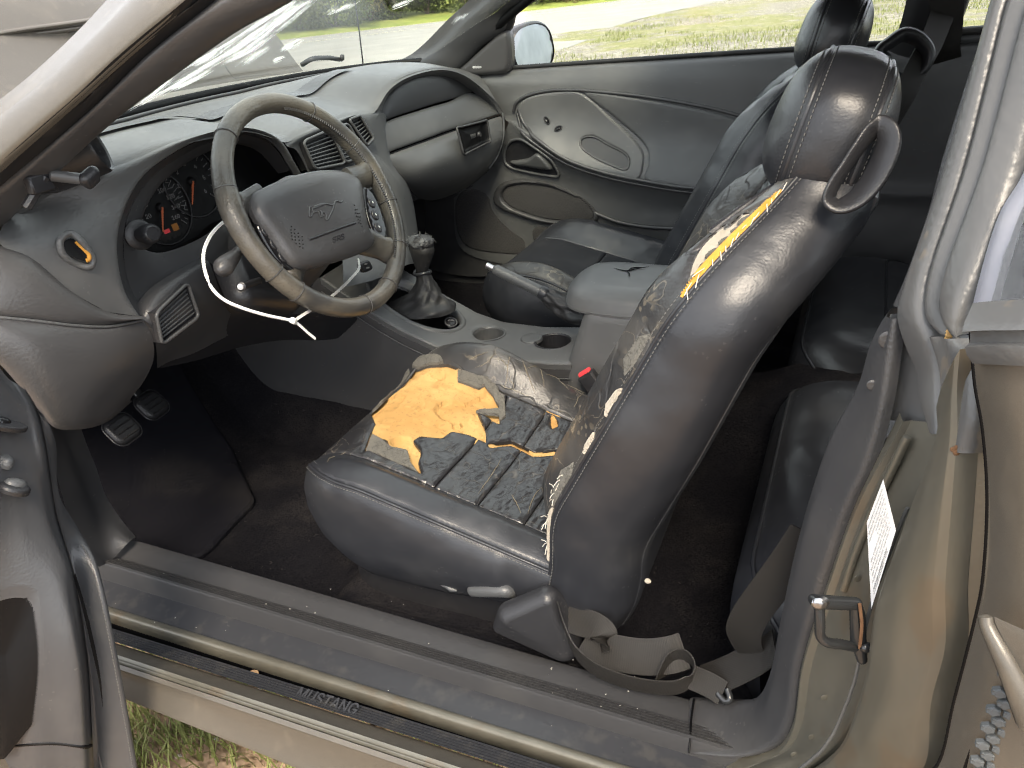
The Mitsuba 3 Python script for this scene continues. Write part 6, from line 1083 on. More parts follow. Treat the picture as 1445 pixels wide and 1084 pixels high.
for i, (c, r) in enumerate(zip(bend, ((.012, .013), (.015, .018), (.020, .023), (.027, .026), (.034, .022)))):
    a = np.linspace(0, 2*np.pi, 64, endpoint=False); w = 1+.20*np.sin(a*4+i*2.1)*(.4+.2*i)*.6+.12*np.sin(a*7-i*3.)
    n1 = np.array([1., 0, 0]); n2 = np.cross(hd, n1); rows.append(c+np.outer(r[0]*w*np.cos(a), n1)+np.outer(r[1]*w*np.sin(a), n2))
part(hb, 'boot', loft(rows, 50, 64, True), 'leather_matt', 60, 'creased black leather hand brake boot')
part(hb, 'boot_seam', tube(cr([(-0.003,-0.321,0.5622),(-0.003,-0.3218,0.5775),(-0.003,-0.3312,0.5902),(-0.003,-0.3413,0.585)], 16), .0014, 5), 'thread', 50)
# belt buckle by the driver's inner bolster
bk = thing('belt_buckle', 'black seat belt buckle with a red release button beside the driver cushion', 'belt buckle')
q0, q1 = np.array((-0.12,-0.3632,0.4876)), np.array((-0.125,-0.4103,0.4245)); bd = (q1-q0)/np.linalg.norm(q1-q0); bx = np.cross(bd, [1, 0, 0]); bx /= np.linalg.norm(bx)
R_ = np.stack([np.array([1., 0, 0]), bx, bd], 1)
part(bk, 'housing', box((q0+q1)/2, (.020, .036, np.linalg.norm(q1-q0)), R_, .004), 'plastic', 30)
part(bk, 'release_button', box(q0-bd*.0025, (.012, .027, .008), R_, .002), 'red_plastic', 30)
part(bk, 'stem', box(q1+bd*.03, (.008, .026, .07), R_, .002), 'plastic', 30)
# ---------------------------------------------------------------- rear bench
rs = thing('rear_seat', 'black leather rear bench glimpsed behind the driver seat', 'car seat')
for x0, x1 in ((-.64, -.02), (.02, .64)):
    ys = [( -.735, .285), (-.712, .34), (-.705, .40), (-.712, .455), (-.745, .498), (-.82, .512), (-.95, .490), (-1.10, .47)]
    xs_ = np.linspace(x0, x1, 30); e = np.clip(np.minimum(xs_-x0, x1-xs_)/.10, 0, 1); e = 1-(1-e)**2
    G = np.stack([np.stack([xs_, y-(.05*(1-e)), z-.035*(1-e)*(z > .42)], -1) for y, z in cr(np.array(ys), 40)])
    part(rs, 'cushion', gridmesh(G), 'leather', 60)
    for i in (.36, .62): part(rs, 'cushion_piping', tube(G[int(i*40)]+[0, .002, 0], .0030, 6), 'leather', 60)
    bkp = [(-1.08, .46), (-1.07, .52), (-1.10, .62), (-1.18, .78), (-1.25, .90), (-1.30, .93)]
    G = np.stack([np.stack([xs_, y-(.05*(1-e)), z-.03*(1-e)], -1) for y, z in cr(np.array(bkp), 30)]); part(rs, 'backrest', gridmesh(G), 'leather', 60)

# ---------------------------------------------------------------- passenger door, seen from inside
pdr = thing('passenger_door', 'closed passenger door with dark grey moulded trim, handle and speaker grille', 'car door')
rows = [[(0.712,0.291,0.9454),(0.708,0.1079,0.9521),(0.706,-0.2998,0.9545),(0.706,-0.6426,0.9567),(0.706,-0.8846,0.959)], [(0.69,0.2805,0.9382),(0.688,0.1,0.9433),(0.686,-0.3047,0.9465),(0.686,-0.6449,0.9494),(0.686,-0.885,0.9522)],
    [(0.68,0.2438,0.9231),(0.674,0.096,0.9215),(0.672,-0.3082,0.9184),(0.672,-0.6099,0.9176),(0.672,-0.8763,0.9139)], [(0.68,0.1735,0.8647),(0.672,0.0901,0.8853),(0.669,-0.0138,0.9018),(0.668,-0.0977,0.9022),(0.668,-0.2546,0.8825),(0.668,-0.4332,0.848),(0.668,-0.5444,0.8185),(0.668,-0.7622,0.7798)],
    [(0.68,0.1433,0.8412),(0.669,0.0819,0.8691),(0.668,-0.0153,0.8894),(0.668,-0.097,0.8882),(0.668,-0.2544,0.8672),(0.668,-0.4337,0.833),(0.668,-0.5454,0.802),(0.668,-0.7639,0.7637)],
    [(0.678,0.1283,0.8299),(0.668,0.0524,0.8408),(0.668,-0.0599,0.8288),(0.668,-0.2155,0.7895),(0.666,-0.3651,0.7522),(0.664,-0.5247,0.7286),(0.664,-0.7558,0.6974)],
    [(0.672,0.122,0.8232),(0.65,0.0383,0.7954),(0.64,-0.0658,0.7549),(0.636,-0.1847,0.7181),(0.634,-0.318,0.7003),(0.634,-0.5057,0.6866),(0.634,-0.7444,0.6709)],
    [(0.665,0.1105,0.8204),(0.636,0.0571,0.802),(0.626,0.0015,0.7696),(0.622,-0.0746,0.7251),(0.622,-0.1726,0.6916),(0.622,-0.2741,0.67),(0.622,-0.3799,0.6546),(0.622,-0.4835,0.6469),(0.622,-0.7168,0.6397)],
    [(0.665,0.1159,0.8092),(0.648,0.0807,0.7852),(0.64,0.0234,0.7482),(0.638,-0.0573,0.7028),(0.638,-0.1628,0.6691),(0.638,-0.2677,0.6475),(0.638,-0.3767,0.6322),(0.638,-0.4816,0.6248),(0.638,-0.7017,0.6181)],
    [(0.672,0.1454,0.7661),(0.662,0.1187,0.725),(0.66,0.0515,0.6861),(0.658,-0.053,0.6479),(0.658,-0.1748,0.6143),(0.66,-0.2924,0.5928),(0.66,-0.4431,0.5848),(0.66,-0.6534,0.5827)],
    [(0.676,0.1921,0.6861),(0.668,0.1703,0.6431),(0.662,0.0707,0.5989),(0.66,-0.0471,0.5591),(0.662,-0.1713,0.5378),(0.662,-0.2917,0.5337),(0.662,-0.4441,0.5387),(0.662,-0.6221,0.5446)],
    [(0.68,0.2697,0.6392),(0.674,0.2482,0.5601),(0.67,0.1063,0.49),(0.67,-0.0385,0.4744),(0.67,-0.1666,0.4652),(0.67,-0.2895,0.4749),(0.67,-0.4444,0.4817),(0.67,-0.6245,0.4992)],
    [(0.68,0.3232,0.6001),(0.676,0.3178,0.446),(0.674,0.1168,0.393),(0.674,-0.0309,0.3702),(0.674,-0.1623,0.3609),(0.674,-0.2882,0.3691),(0.674,-0.4469,0.3794),(0.674,-0.6311,0.4013)]]
DG = loftgrid(rows, 90, 110)
part(pdr, 'trim_panel', gridmesh(DG), 'vinyl', 60)
dyz = DG.reshape(-1, 3)[:, 1:]; dI = LinearNDInterpolator(dyz, DG.reshape(-1, 3)[:, 0]); dN = NearestNDInterpolator(dyz, DG.reshape(-1, 3)[:, 0])
def DS(u, v, h):
    x = dI(u, v); x = np.where(np.isnan(x), dN(u, v), x); return np.stack([x-h, u, v], -1)
yz = lambda P: np.array(P)[:, 1:]
def bead(P, r, off, mat='vinyl_dark', n=60, closed=False, name='bead'):
    q = cr(yz(P), n, closed); return part(pdr, name, tube(DS(q[:, 0], q[:, 1], np.full(n, off)), r, 8, closed), mat, 60)
bead([(0.668,-0.0973,0.8952),(0.668,-0.2545,0.8757),(0.668,-0.4334,0.8414),(0.668,-0.5449,0.8103),(0.668,-0.62,0.7905)], .0045, .002); 
bead([(0.668,0.0965,0.8457),(0.668,0.0859,0.8675),(0.668,0.0549,0.8847),(0.668,-0.0138,0.8966),(0.668,-0.0973,0.8952)], .0045, .002)
bead([(0.632,0.0802,0.851),(0.632,0.0682,0.8232),(0.632,0.0412,0.7968),(0.632,0.0077,0.7741),(0.632,-0.0671,0.7286),(0.632,-0.1656,0.6949),(0.632,-0.2715,0.6732),(0.632,-0.374,0.6575),(0.632,-0.4781,0.6497),(0.632,-0.6183,0.6444)], .005, .003)
bead([(0.632,0.0855,0.8402),(0.632,0.0736,0.8104),(0.632,0.0465,0.7839),(0.632,0.0129,0.7611),(0.632,-0.0643,0.7155),(0.632,-0.1651,0.6818),(0.632,-0.2714,0.6602),(0.632,-0.3742,0.6447),(0.632,-0.4786,0.6371),(0.632,-0.6191,0.6322)], .004, .002)
# switch panel, armrest pad and the joint between them
sp_ = yz([(0.655,0.0844,0.8456),(0.655,0.0741,0.8655),(0.655,0.0455,0.8826),(0.655,-0.0206,0.8928),(0.655,-0.0977,0.89),(0.655,-0.182,0.8227),(0.655,-0.2716,0.7392),(0.655,-0.277,0.7046),(0.655,-0.2673,0.677),(0.655,-0.1584,0.6972),(0.655,-0.061,0.7313),(0.655,0.0126,0.7753),(0.655,0.0484,0.8002),(0.655,0.0738,0.8231)])
pk = yz([(0.65,-0.1034,0.7728),(0.65,-0.1315,0.7797),(0.65,-0.1816,0.7573),(0.65,-0.2273,0.7351),(0.65,-0.2385,0.7186),(0.65,-0.2344,0.7002),(0.65,-0.1842,0.7132),(0.65,-0.1375,0.7338),(0.65,-0.1066,0.7562)])
pkp = sg.Polygon(cr(pk, 50, True))
part(pdr, 'switch_panel', pillow(sg.Polygon(cr(sp_, 120, True)).difference(pkp), DS, .0055, .006, .01, .003), 'vinyl', 50)
part(pdr, 'pull_pocket', pillow(pkp.buffer(.002), lambda u, v, h: DS(u, v, .0012+0*h), .0, .006, .008, .0), 'plastic', 40)
ql = cr(pk, 50, True); part(pdr, 'pull_pocket__lip', tube(DS(ql[:, 0], ql[:, 1], np.full(50, .005)), .0020, 8, True), 'vinyl', 60)
part(pdr, 'armrest_pad', pillow(sg.Polygon(cr(yz([(0.655,-0.1113,0.8895),(0.655,-0.258,0.869),(0.655,-0.4361,0.8334),(0.655,-0.5557,0.7974),(0.655,-0.6382,0.7795),(0.655,-0.6316,0.6545),(0.655,-0.4777,0.6493),(0.655,-0.3689,0.6574),(0.655,-0.2825,0.6752),(0.655,-0.2884,0.7065),(0.655,-0.2829,0.7409),(0.655,-0.1934,0.8224)]), 120, True)), DS, .005, .008, .012, .003), 'vinyl', 50)
for c, a in (((0.648,-0.0061,0.8225), .9), ((0.648,-0.0393,0.8017), -.35)):
    p = np.array(c)[1:]; k = part(pdr, 'switch', pillow(ell(*p, .0095, .0048, 24, a), DS, .0125, .004, .003, .0), 'gloss_black', 50)
    part(pdr, 'switch_rim', tube(DS(*ell(*p, .011, .0062, 30, a).T, np.full(30, .007)), .0013, 6, True), 'plastic', 50)
# inner door handle in its teardrop bowl
hq_ = yz([(0.664,0.1318,0.7128),(0.664,0.126,0.7481),(0.664,0.1019,0.771),(0.664,0.067,0.7763),(0.664,0.0342,0.7606),(0.664,-0.002,0.7374),(0.664,-0.0218,0.7201),(0.664,-0.0337,0.6776),(0.664,0.0108,0.6774),(0.664,0.0834,0.689),(0.664,0.1135,0.6969)]); hp_ = sg.Polygon(cr(hq_, 70, True))
part(pdr, 'handle_bowl', pillow(hp_, lambda u, v, h: DS(u, v, .001+h*0-.0), .0, .004, .006, .0), 'plastic', 40)
ql = cr(hq_, 70, True); part(pdr, 'handle_bowl__rim', tube(DS(ql[:, 0], ql[:, 1], np.full(70, .004)), .0042, 8, True), 'plastic_soft', 60)
part(pdr, 'handle', pillow(sg.Polygon(cr(yz([(0.655,0.1144,0.7147),(0.655,0.09,0.7185),(0.655,0.0504,0.7262),(0.655,0.0194,0.7413),(0.655,-0.0083,0.7182),(0.655,-0.0193,0.6951),(0.655,0.0104,0.6932),(0.655,0.057,0.699),(0.655,0.0958,0.7029)]), 60, True)), DS, .016, .010, .005, .0), 'plastic_soft', 60, 'inner door release handle')
# speaker pod with elliptical grille
so_ = yz([(0.664,0.1826,0.5983),(0.664,0.1692,0.6359),(0.664,0.1353,0.6567),(0.664,0.0768,0.6652),(0.664,0.0017,0.6558),(0.664,-0.0748,0.6269),(0.664,-0.1271,0.5882),(0.664,-0.1424,0.5565),(0.664,-0.1209,0.5397),(0.664,-0.0441,0.5331),(0.664,0.032,0.5391),(0.664,0.1089,0.558),(0.664,0.1576,0.5736)]); sop = sg.Polygon(cr(so_, 80, True))
si_ = yz([(0.662,0.1504,0.6119),(0.662,0.1365,0.6368),(0.662,0.095,0.6494),(0.662,0.0336,0.65),(0.662,-0.0339,0.6348),(0.662,-0.0954,0.608),(0.662,-0.1271,0.5727),(0.662,-0.1179,0.5523),(0.662,-0.0586,0.5486),(0.662,0.0192,0.5526),(0.662,0.0889,0.5695),(0.662,0.1324,0.5873)]); sip = sg.Polygon(cr(si_, 80, True))
part(pdr, 'speaker_pod', pillow(sop.difference(sip), DS, .013, .010, .007, .002), 'vinyl_dark', 60)
part(pdr, 'speaker_grille', pillow(sip.buffer(.001), DS, .004, .004, .01, .0), 'fabric_grille', 60)
bead([(0.662,-0.1312,0.5728),(0.662,-0.1921,0.5505),(0.662,-0.2622,0.5387),(0.662,-0.35,0.5356),(0.662,-0.4441,0.5387)], .006, .003)
part(pdr, 'map_pocket', pillow(sg.Polygon(cr(yz([(0.668,0.0649,0.5115),(0.668,0.0525,0.5247),(0.668,0.0058,0.5262),(0.668,-0.0459,0.5154),(0.668,-0.0649,0.4655),(0.668,-0.0157,0.4504),(0.668,0.0502,0.4691),(0.668,0.0647,0.4858)]), 50, True)), DS, .003, .003, .008, .0), 'fabric_grille', 50)
part(pdr, 'map_pocket', pillow(sg.Polygon(yz([(0.668,-0.2095,0.4987),(0.668,-0.3684,0.497),(0.668,-0.4161,0.497),(0.668,-0.4084,0.4203),(0.668,-0.31,0.4231)])), DS, .003, .003, .012, .0), 'fabric_grille', 50)
# kick panel with its carpeted pad, beside the passenger's feet
kq = [cr([(0.69,0.4222,0.6352),(0.682,0.3188,0.6382),(0.676,0.1973,0.6409)], 20), cr([(0.69,0.4435,0.5055),(0.684,0.3161,0.489),(0.672,0.1072,0.4894)], 20), cr([(0.69,0.4669,0.363),(0.684,0.3094,0.3504),(0.672,0.0587,0.3812)], 20)]
part(body, 'kick_trim', gridmesh(np.array([[(.705, .05, .62), (.705, .80, .62)], [(.70, .05, .18), (.70, .80, .18)]])), 'vinyl_dark', 60)
part(body, 'cowl_side', gridmesh(np.array([[(.712, .20, .97), (.712, .80, .97)], [(.705, .20, .60), (.705, .80, .60)]])), 'black', 60)
part(body, 'kick_trim', loft(kq, 12, 20), 'vinyl_dark', 60)
kpad = yz([(0.672,0.3168,0.5808),(0.672,0.2921,0.6198),(0.672,0.2479,0.6309),(0.672,0.2028,0.6169),(0.672,0.1531,0.563),(0.672,0.1077,0.5088),(0.672,0.0882,0.4706),(0.672,0.1048,0.4391),(0.672,0.1949,0.4348),(0.672,0.2856,0.4487),(0.672,0.3162,0.4791)]); part(body, 'kick_pad', pillow(sg.Polygon(cr(kpad, 60, True)), lambda u, v, h: np.stack([.678-h, u, v], -1), .008, .008, .01, .004), 'fabric_grille', 50)
# window seal, glass, sail trim with its badge
bead_q = cr([(0.704,0.1063,0.9507),(0.704,-0.3003,0.9547),(0.704,-0.6428,0.9569),(0.704,-0.8845,0.9592)], 30); part(pdr, 'window_seal', tube(bead_q+[0, 0, .004], .006, 8), 'rubber', 60)
wp = np.array([(0.712,0.1097,0.9517),(0.712,-0.8708,0.9593),(0.66,-0.8423,1.1527),(0.66,-0.0316,1.2347)])
part(pdr, 'window_glass', gridmesh(np.stack([cr(wp[[0, 1]], 12), cr(wp[[3, 2]], 12)])), 'pane', 40)
sq_ = np.array([(0.672,0.2597,0.9561),(0.672,0.221,0.9814),(0.672,0.1696,1.014),(0.672,0.1158,1.0453),(0.672,0.0949,1.049),(0.672,0.09,1.0368),(0.672,0.0975,0.961),(0.672,0.1095,0.9456),(0.672,0.1609,0.9425),(0.672,0.2216,0.9434)])[:, 1:]
SSa = lambda u, v, h: np.stack([.684-h-.05*(v-.95), u, v], -1)
part(pdr, 'sail_trim', pillow(sg.Polygon(cr(sq_, 60, True)), SSa, .018, .014, .008, .02), 'vinyl_brown', 50)
bp = np.array((0.664,0.191,0.9646))[1:]; part(pdr, 'sail_trim__badge', pillow(rrect(*bp, .030, .0085, .002, 3), SSa, .0195, .0015, .004, .0), 'silver', 30)
mirror = thing('side_mirror', 'oval black door mirror outside the passenger window', 'mirror')
mc = np.array((0.86,0.1042,0.9875)); fm = Frame(mc, [.92, -.39, 0], [.0, .1, 1]); fm.n = -np.cross(fm.ex, fm.ey) if np.cross(fm.ex, fm.ey)[1] > 0 else np.cross(fm.ex, fm.ey)
W_ = np.linalg.norm(np.array((0.92,0.0636,0.9928))-np.array((0.8,0.1391,1.0005)))/2
mo_ = ell(0, 0, .083, .066, 60, .12, 2.6)
part(mirror, 'housing', loft([fm(*(mo_*s).T, np.full(60, h)) for s, h in ((.96, .006), (1.0, .004), (1.06, -.004), (1.08, -.025), (.98, -.06), (.7, -.09), (.2, -.10))], 24, 60, True), 'plastic', 60)
part(mirror, 'glass', pillow(sg.Polygon(mo_*.965), fm, .003, .003, .015, .001), 'mirror_glass', 40)
part(mirror, 'foot', hull_spheres([(mc+[-.08, .05, -.04], .022), (np.array((0.735,0.1307,0.9719)), .02)]), 'plastic', 50)
# right windscreen pillar and rear side
ra = cr([(0.66,0.441,0.9827),(0.662,0.4034,0.9899),(0.668,0.3511,1.0067),(0.664,0.2997,1.0329),(0.65,0.2132,1.0856),(0.635,0.1386,1.1257),(0.62,0.082,1.1599),(0.58,-0.0449,1.2327)], 40)
rb2 = cr([(0.676,0.262,0.9539),(0.676,0.2327,0.9743),(0.676,0.1779,1.0141),(0.672,0.1029,1.0512),(0.664,0.0814,1.0871),(0.65,0.0136,1.1153),(0.635,-0.0442,1.1457),(0.595,-0.1785,1.2193)], 40)
part(body, 'windscreen_pillar', loft([ra+[.01, .05, .0], ra, ra*.8+rb2*.2+[-.016, -.006, 0], ra*.4+rb2*.6+[-.022, -.004, 0], rb2+[-.006, 0, 0], rb2+[.03, .0, 0]], 20, 40), 'vinyl_dark', 60, 'far windscreen pillar trim')
part(body, 'pillar_seal', loft([rb2+[.0, -.002, 0], rb2+[.02, -.014, 0], rb2+[.035, -.004, 0]], 6, 40), 'rubber', 60)
rp = [cr([(0.62,-0.8425,1.0891),(0.63,-0.8416,1.0497),(0.655,-0.8329,0.9862),(0.67,-0.8151,0.952)], 20), cr([(0.605,-0.863,1.0877),(0.615,-0.8638,1.0486),(0.642,-0.8574,0.9856),(0.66,-0.8521,0.9366)], 20), cr([(0.605,-0.9293,1.082),(0.615,-0.9337,1.0432),(0.642,-0.9324,0.9809),(0.66,-0.9357,0.9237)], 20), cr([(0.61,-0.9546,1.0797),(0.622,-0.9545,1.0412),(0.648,-0.9473,0.9875),(0.66,-0.9451,0.9567)], 20), cr([(0.66,-0.9612,1.0779),(0.67,-0.961,1.0386),(0.69,-0.9531,0.9841),(0.7,-0.9508,0.9528)], 20)]
part(body, 'pillar_cover', loft(rp, 30, 20), 'vinyl_dark', 60, 'dark trim of the far rear pillar')
qt = [[(0.7,-0.7796,0.9452),(0.7,-0.9395,0.9563),(0.7,-1.1201,0.9564)], [(0.678,-0.7816,0.9326),(0.678,-0.9402,0.9442),(0.678,-1.1188,0.9476)], [(0.672,-0.7786,0.8338),(0.672,-0.9581,0.8285),(0.672,-1.1432,0.823)], [(0.672,-0.776,0.6518),(0.672,-0.9873,0.6442),(0.672,-1.1811,0.6356)], [(0.662,-0.7623,0.637),(0.662,-0.9884,0.6336),(0.662,-1.182,0.6241)], [(0.67,-0.7563,0.6141),(0.67,-0.9923,0.6118),(0.67,-1.1874,0.603)], [(0.66,-0.7077,0.5335),(0.66,-0.9473,0.5161),(0.66,-1.2064,0.5021)], [(0.66,-0.7342,0.2425),(0.66,-0.9832,0.2675),(0.66,-1.2485,0.2941)]]
part(body, 'quarter_trim', loft(qt, 50, 30), 'vinyl', 60, 'dark trim panel below the far rear window')
for pl, m in (([(0.69,-0.9438,0.9764),(0.69,-1.0142,0.9774),(0.69,-1.1388,0.9772)], 'rubber'), ([(0.69,-0.946,0.9624),(0.69,-1.0167,0.9636),(0.69,-1.1416,0.9638)], 'plastic_soft')):
    part(body, 'window_ledge', tube(cr(pl, 12), .010, 8), m, 60)
part(body, 'far_quarter_glass', gridmesh(np.array([[(0.7,-0.9517,0.9807), (0.7,-1.1394,0.9818)], [(0.66,-0.9623,1.1157), (0.66,-1.1083,1.1018)]])), 'pane', 40)
part(body, 'far_side_skin', gridmesh(np.array([[(.80, .45, .95), (.80, -1.9, .93)], [(.90, .45, .70), (.92, -1.9, .75)], [(.88, .45, .25), (.88, -1.9, .25)]])), 'paint', 60)
part(body, 'tail_bulkhead', gridmesh(np.array([[(-.7, -1.42, .2), (.7, -1.42, .2)], [(-.7, -1.36, .92), (.7, -1.36, .92)]])), 'black', False)
part(body, 'floor_pan', gridmesh(np.array([[(-.68, -2.0, .20), (.68, -2.0, .20)], [(-.68, .9, .20), (.68, .9, .20)]])), 'black', False)
part(body, 'near_quarter_skin', gridmesh(np.array([[(-.70, -.93, .93), (-.70, -1.9, .93)], [(-.70, -.90, .33), (-.72, -1.9, .33)]])), 'vinyl_dark', 60)
# hood, buckled up by a knock, and the cowl with a wiper
hd_ = [[(-.72, .52, .975), (-.40, .68, .99), (0, .76, .995), (.35, .78, .99), (.62, .74, .985)], [(-.74, .62, 1.06), (-.40, .78, 1.09), (0, .86, 1.10), (.36, .87, 1.07), (.66, .80, 1.02)], [(-.76, .80, 1.19), (-.40, .92, 1.24), (0, .98, 1.25), (.38, .98, 1.20), (.70, .90, 1.11)], [(-.78, 1.00, 1.24), (-.40, 1.10, 1.30), (0, 1.15, 1.31), (.40, 1.14, 1.26), (.74, 1.04, 1.16)], [(-.78, 1.6, 1.0), (-.4, 1.7, 1.05), (0, 1.72, 1.06), (.4, 1.7, 1.04), (.76, 1.6, .98)]]
part(body, 'hood', loft(hd_, 30, 30), 'paint', 60, 'buckled engine hood standing up behind the windscreen')
part(body, 'hood_crease', cat(tube(cr([(-0.251,0.885,1.1497),(-0.1247,0.885,1.1583),(0.017,0.885,1.1637),(0.1588,0.885,1.1712),(0.3268,0.89,1.1847)], 30), .011, 10, flat=.5), tube(cr([(-0.2503,0.893,1.1397),(-0.1236,0.893,1.1477),(0.0186,0.893,1.1524),(0.1609,0.893,1.1592),(0.3295,0.898,1.1719)], 30), .006, 8)), 'paint', 60)
part(body, 'cowl', loft([WGb[::4]+[0, .02, -.006], WGb[::4]+[0, .06, -.03], WGb[::4]+[0, .16, -.02]], 8, 15), 'plastic', 60)
part(body, 'fender', loft([[(-.74, .45, .97), (-.76, 1.0, .95), (-.76, 1.8, .85)], [(-.86, .45, .90), (-.88, 1.0, .90), (-.87, 1.8, .78)], [(-.91, .45, .60), (-.93, 1.0, .6), (-.91, 1.8, .5)]], 10, 20), 'paint', 60)
wi = cr([GL for GL in [(0.3786,0.5371,1.0117),(0.3846,0.5071,1.023),(0.4436,0.4973,1.0196),(0.4951,0.4949,1.0106),(0.4829,0.4824,1.0182)]], 24); part(body, 'wiper', tube(wi+[0, .012, .008], .006, 8), 'plastic', 50)
# ---------------------------------------------------------------- driver door, standing open at the left
ddr = thing('driver_door', 'open driver door with armrest switches and a deep pull pocket', 'car door')
A0 = cr([(-0.93,-0.0041,0.8938),(-0.96,-0.0147,0.8402),(-0.985,-0.0139,0.7819),(-1.01,0.0034,0.7),(-1.035,0.0555,0.5686),(-1.055,0.1375,0.4061),(-1.065,0.2331,0.2471)], 80)
A1 = cr([(-0.895,0.0216,0.8514),(-0.915,0.0232,0.7935),(-0.935,0.0125,0.7357),(-0.965,0.0081,0.6536),(-0.995,0.007,0.5452),(-1.02,0.0337,0.4089),(-1.035,0.0739,0.2878)], 80)
A2 = cr([(-0.868,0.0505,0.8036),(-0.874,0.0328,0.7783),(-0.892,0.0221,0.725),(-0.918,0.0064,0.6526),(-0.945,-0.0193,0.5824),(-0.97,-0.0318,0.5052),(-0.99,-0.0114,0.3984),(-1.005,0.032,0.2673)], 80)
A3 = cr([(-0.864,0.0483,0.7964),(-0.868,0.0344,0.771),(-0.88,0.0234,0.7365),(-0.905,0.0188,0.6482),(-0.93,-0.0124,0.592),(-0.955,-0.0109,0.4844),(-0.975,0.013,0.3721),(-0.99,0.0587,0.2322)], 80)
AG = loftgrid([A0, A1, A1*.5+A2*.5+[0, .0, .004], A2, A3, A3+[.012, .012, -.015]], 220, 300)
u_ = np.linspace(0, 1, 220)[:, None]; v_ = np.linspace(0, 1, 300)[None]
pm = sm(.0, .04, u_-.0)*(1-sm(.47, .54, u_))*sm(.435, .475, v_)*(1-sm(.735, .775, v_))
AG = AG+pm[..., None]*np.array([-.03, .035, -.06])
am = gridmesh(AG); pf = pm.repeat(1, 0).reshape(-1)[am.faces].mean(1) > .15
part(ddr, 'armrest', trimesh.Trimesh(am.vertices, am.faces[~pf], process=False), 'door_plastic', 60, 'dark grey armrest with a deep pull pocket')
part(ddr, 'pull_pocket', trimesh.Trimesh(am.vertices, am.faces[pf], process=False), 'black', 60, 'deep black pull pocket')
jl = AG[:, 248][50:210]; part(ddr, 'armrest_joint', tube(jl+[.001, -.001, .001], .0022, 6), 'black', 50)
def AS(px, h=0): return np.array(px)
B1 = cr([(-0.862,0.0438,0.7692),(-0.856,0.0408,0.7521),(-0.856,0.0426,0.7265),(-0.864,0.0477,0.6824),(-0.895,0.0318,0.6024),(-0.925,0.0112,0.5215),(-0.948,0.0018,0.4395),(-0.965,0.0177,0.3347),(-0.98,0.0452,0.2251)], 80)
B2 = cr([(-0.85,0.049,0.7474),(-0.846,0.055,0.7145),(-0.85,0.071,0.6688),(-0.855,0.0812,0.6358),(-0.872,0.0401,0.5913),(-0.888,0.0056,0.5703),(-0.905,-0.0149,0.5376),(-0.922,-0.0248,0.4831),(-0.942,-0.027,0.3932),(-0.955,-0.0149,0.2949),(-0.965,-0.0084,0.2319)], 80)
part(ddr, 'lower_panel', loft([A3+[.008, .004, -.008], A3*.4+B1*.6+[.004, .006, -.010], B1, B1*.4+B2*.6+[.0, -.002, .0], B2, B2+[.008, .02, -.02], B2+[-.03, .06, -.10]], 40, 80), 'door_plastic', 60)
part(ddr, 'edge_stitching', stitches(B2[14:]+[-.006, -.002, .001], .0045, .003, .0006), 'thread', 30, kind='stuff')
sl_ = np.stack([cr([(-0.934,-0.0189,0.5854),(-0.944,-0.0281,0.5515),(-0.956,-0.0316,0.4964),(-0.964,-0.0309,0.4511),(-0.97,-0.0234,0.4064)], 20)+[.004, 0, .002], cr([(-0.93,-0.0177,0.5838),(-0.938,-0.023,0.542),(-0.95,-0.0278,0.4888),(-0.96,-0.0283,0.4456),(-0.969,-0.0228,0.4049)], 20)+[.004, 0, .004]]); part(ddr, 'dark_slot', gridmesh(sl_), 'black', 50)
bn = np.array([.45, -.45, .77])
def knob(P, a, b, rot, mat, h, name):
    f = Frame(np.array(P)+bn*.002, [.55, .83, 0], np.cross(bn, [.55, .83, 0])); f.n = bn
    return part(ddr, name, pillow(ell(0, 0, a, b, 30, rot), f, h, h*.8, .003, .004), mat, 60)
knob((-0.937,0.0016,0.7104), .0125, .0155, .1, 'plastic', .004, 'switch_well'); knob((-0.935,0.0058,0.71), .0095, .0125, .1, 'plastic_soft', .010, 'mirror_knob')
knob((-0.926,0.0229,0.7362), .0165, .009, .5, 'plastic_soft', .008, 'switch')
knob((-0.912,0.0193,0.7746), .0120, .026, .25, 'plastic', .002, 'window_switch'); knob((-0.911,0.0227,0.7753), .007, .010, .25, 'gloss_black', .006, 'window_switch')
part(ddr, 'outer_skin', loft([A0+[-.05, .08, .0], A0+[-.06, .10, -.25], A0+[-.04, .10, -.45]], 8, 80), 'paint', 60)
# ---------------------------------------------------------------- loose seat belts
sbt = thing('driver_seat_belt', 'slack brown-grey seat belt lying coiled between seat and sill', 'seat belt')
cv_ = hull_spheres([(np.array((-0.655,-0.4361,0.3985)), .020), (np.array((-0.655,-0.4163,0.3712)), .010), (np.array((-0.64,-0.4835,0.4272)), .018), (np.array((-0.64,-0.5022,0.3574)), .026), (np.array((-0.62,-0.5023,0.3967)), .016)], 24)
part(sbt, 'anchor_cover', cv_, 'plastic', 50, 'black plastic cover of the belt anchor')
part(sbt, 'anchor_bracket', hull_spheres([(np.array((-0.63,-0.4755,0.4257)), .008), (np.array((-0.63,-0.4927,0.4258)), .006), (np.array((-0.635,-0.4664,0.4149)), .005)]), 'rust', 50)
def strap(pts, side, w=.046, n=60, name='strap'):
    return part(sbt, name, ribbon(cr(pts, n), side, w, .0014), 'webbing', 50)
def blend_sides(S_, n):
    S_ = np.array(S_, float); i = np.linspace(0, len(S_)-1, n); return np.stack([np.interp(i, np.arange(len(S_)), S_[:, k]) for k in range(3)], -1)
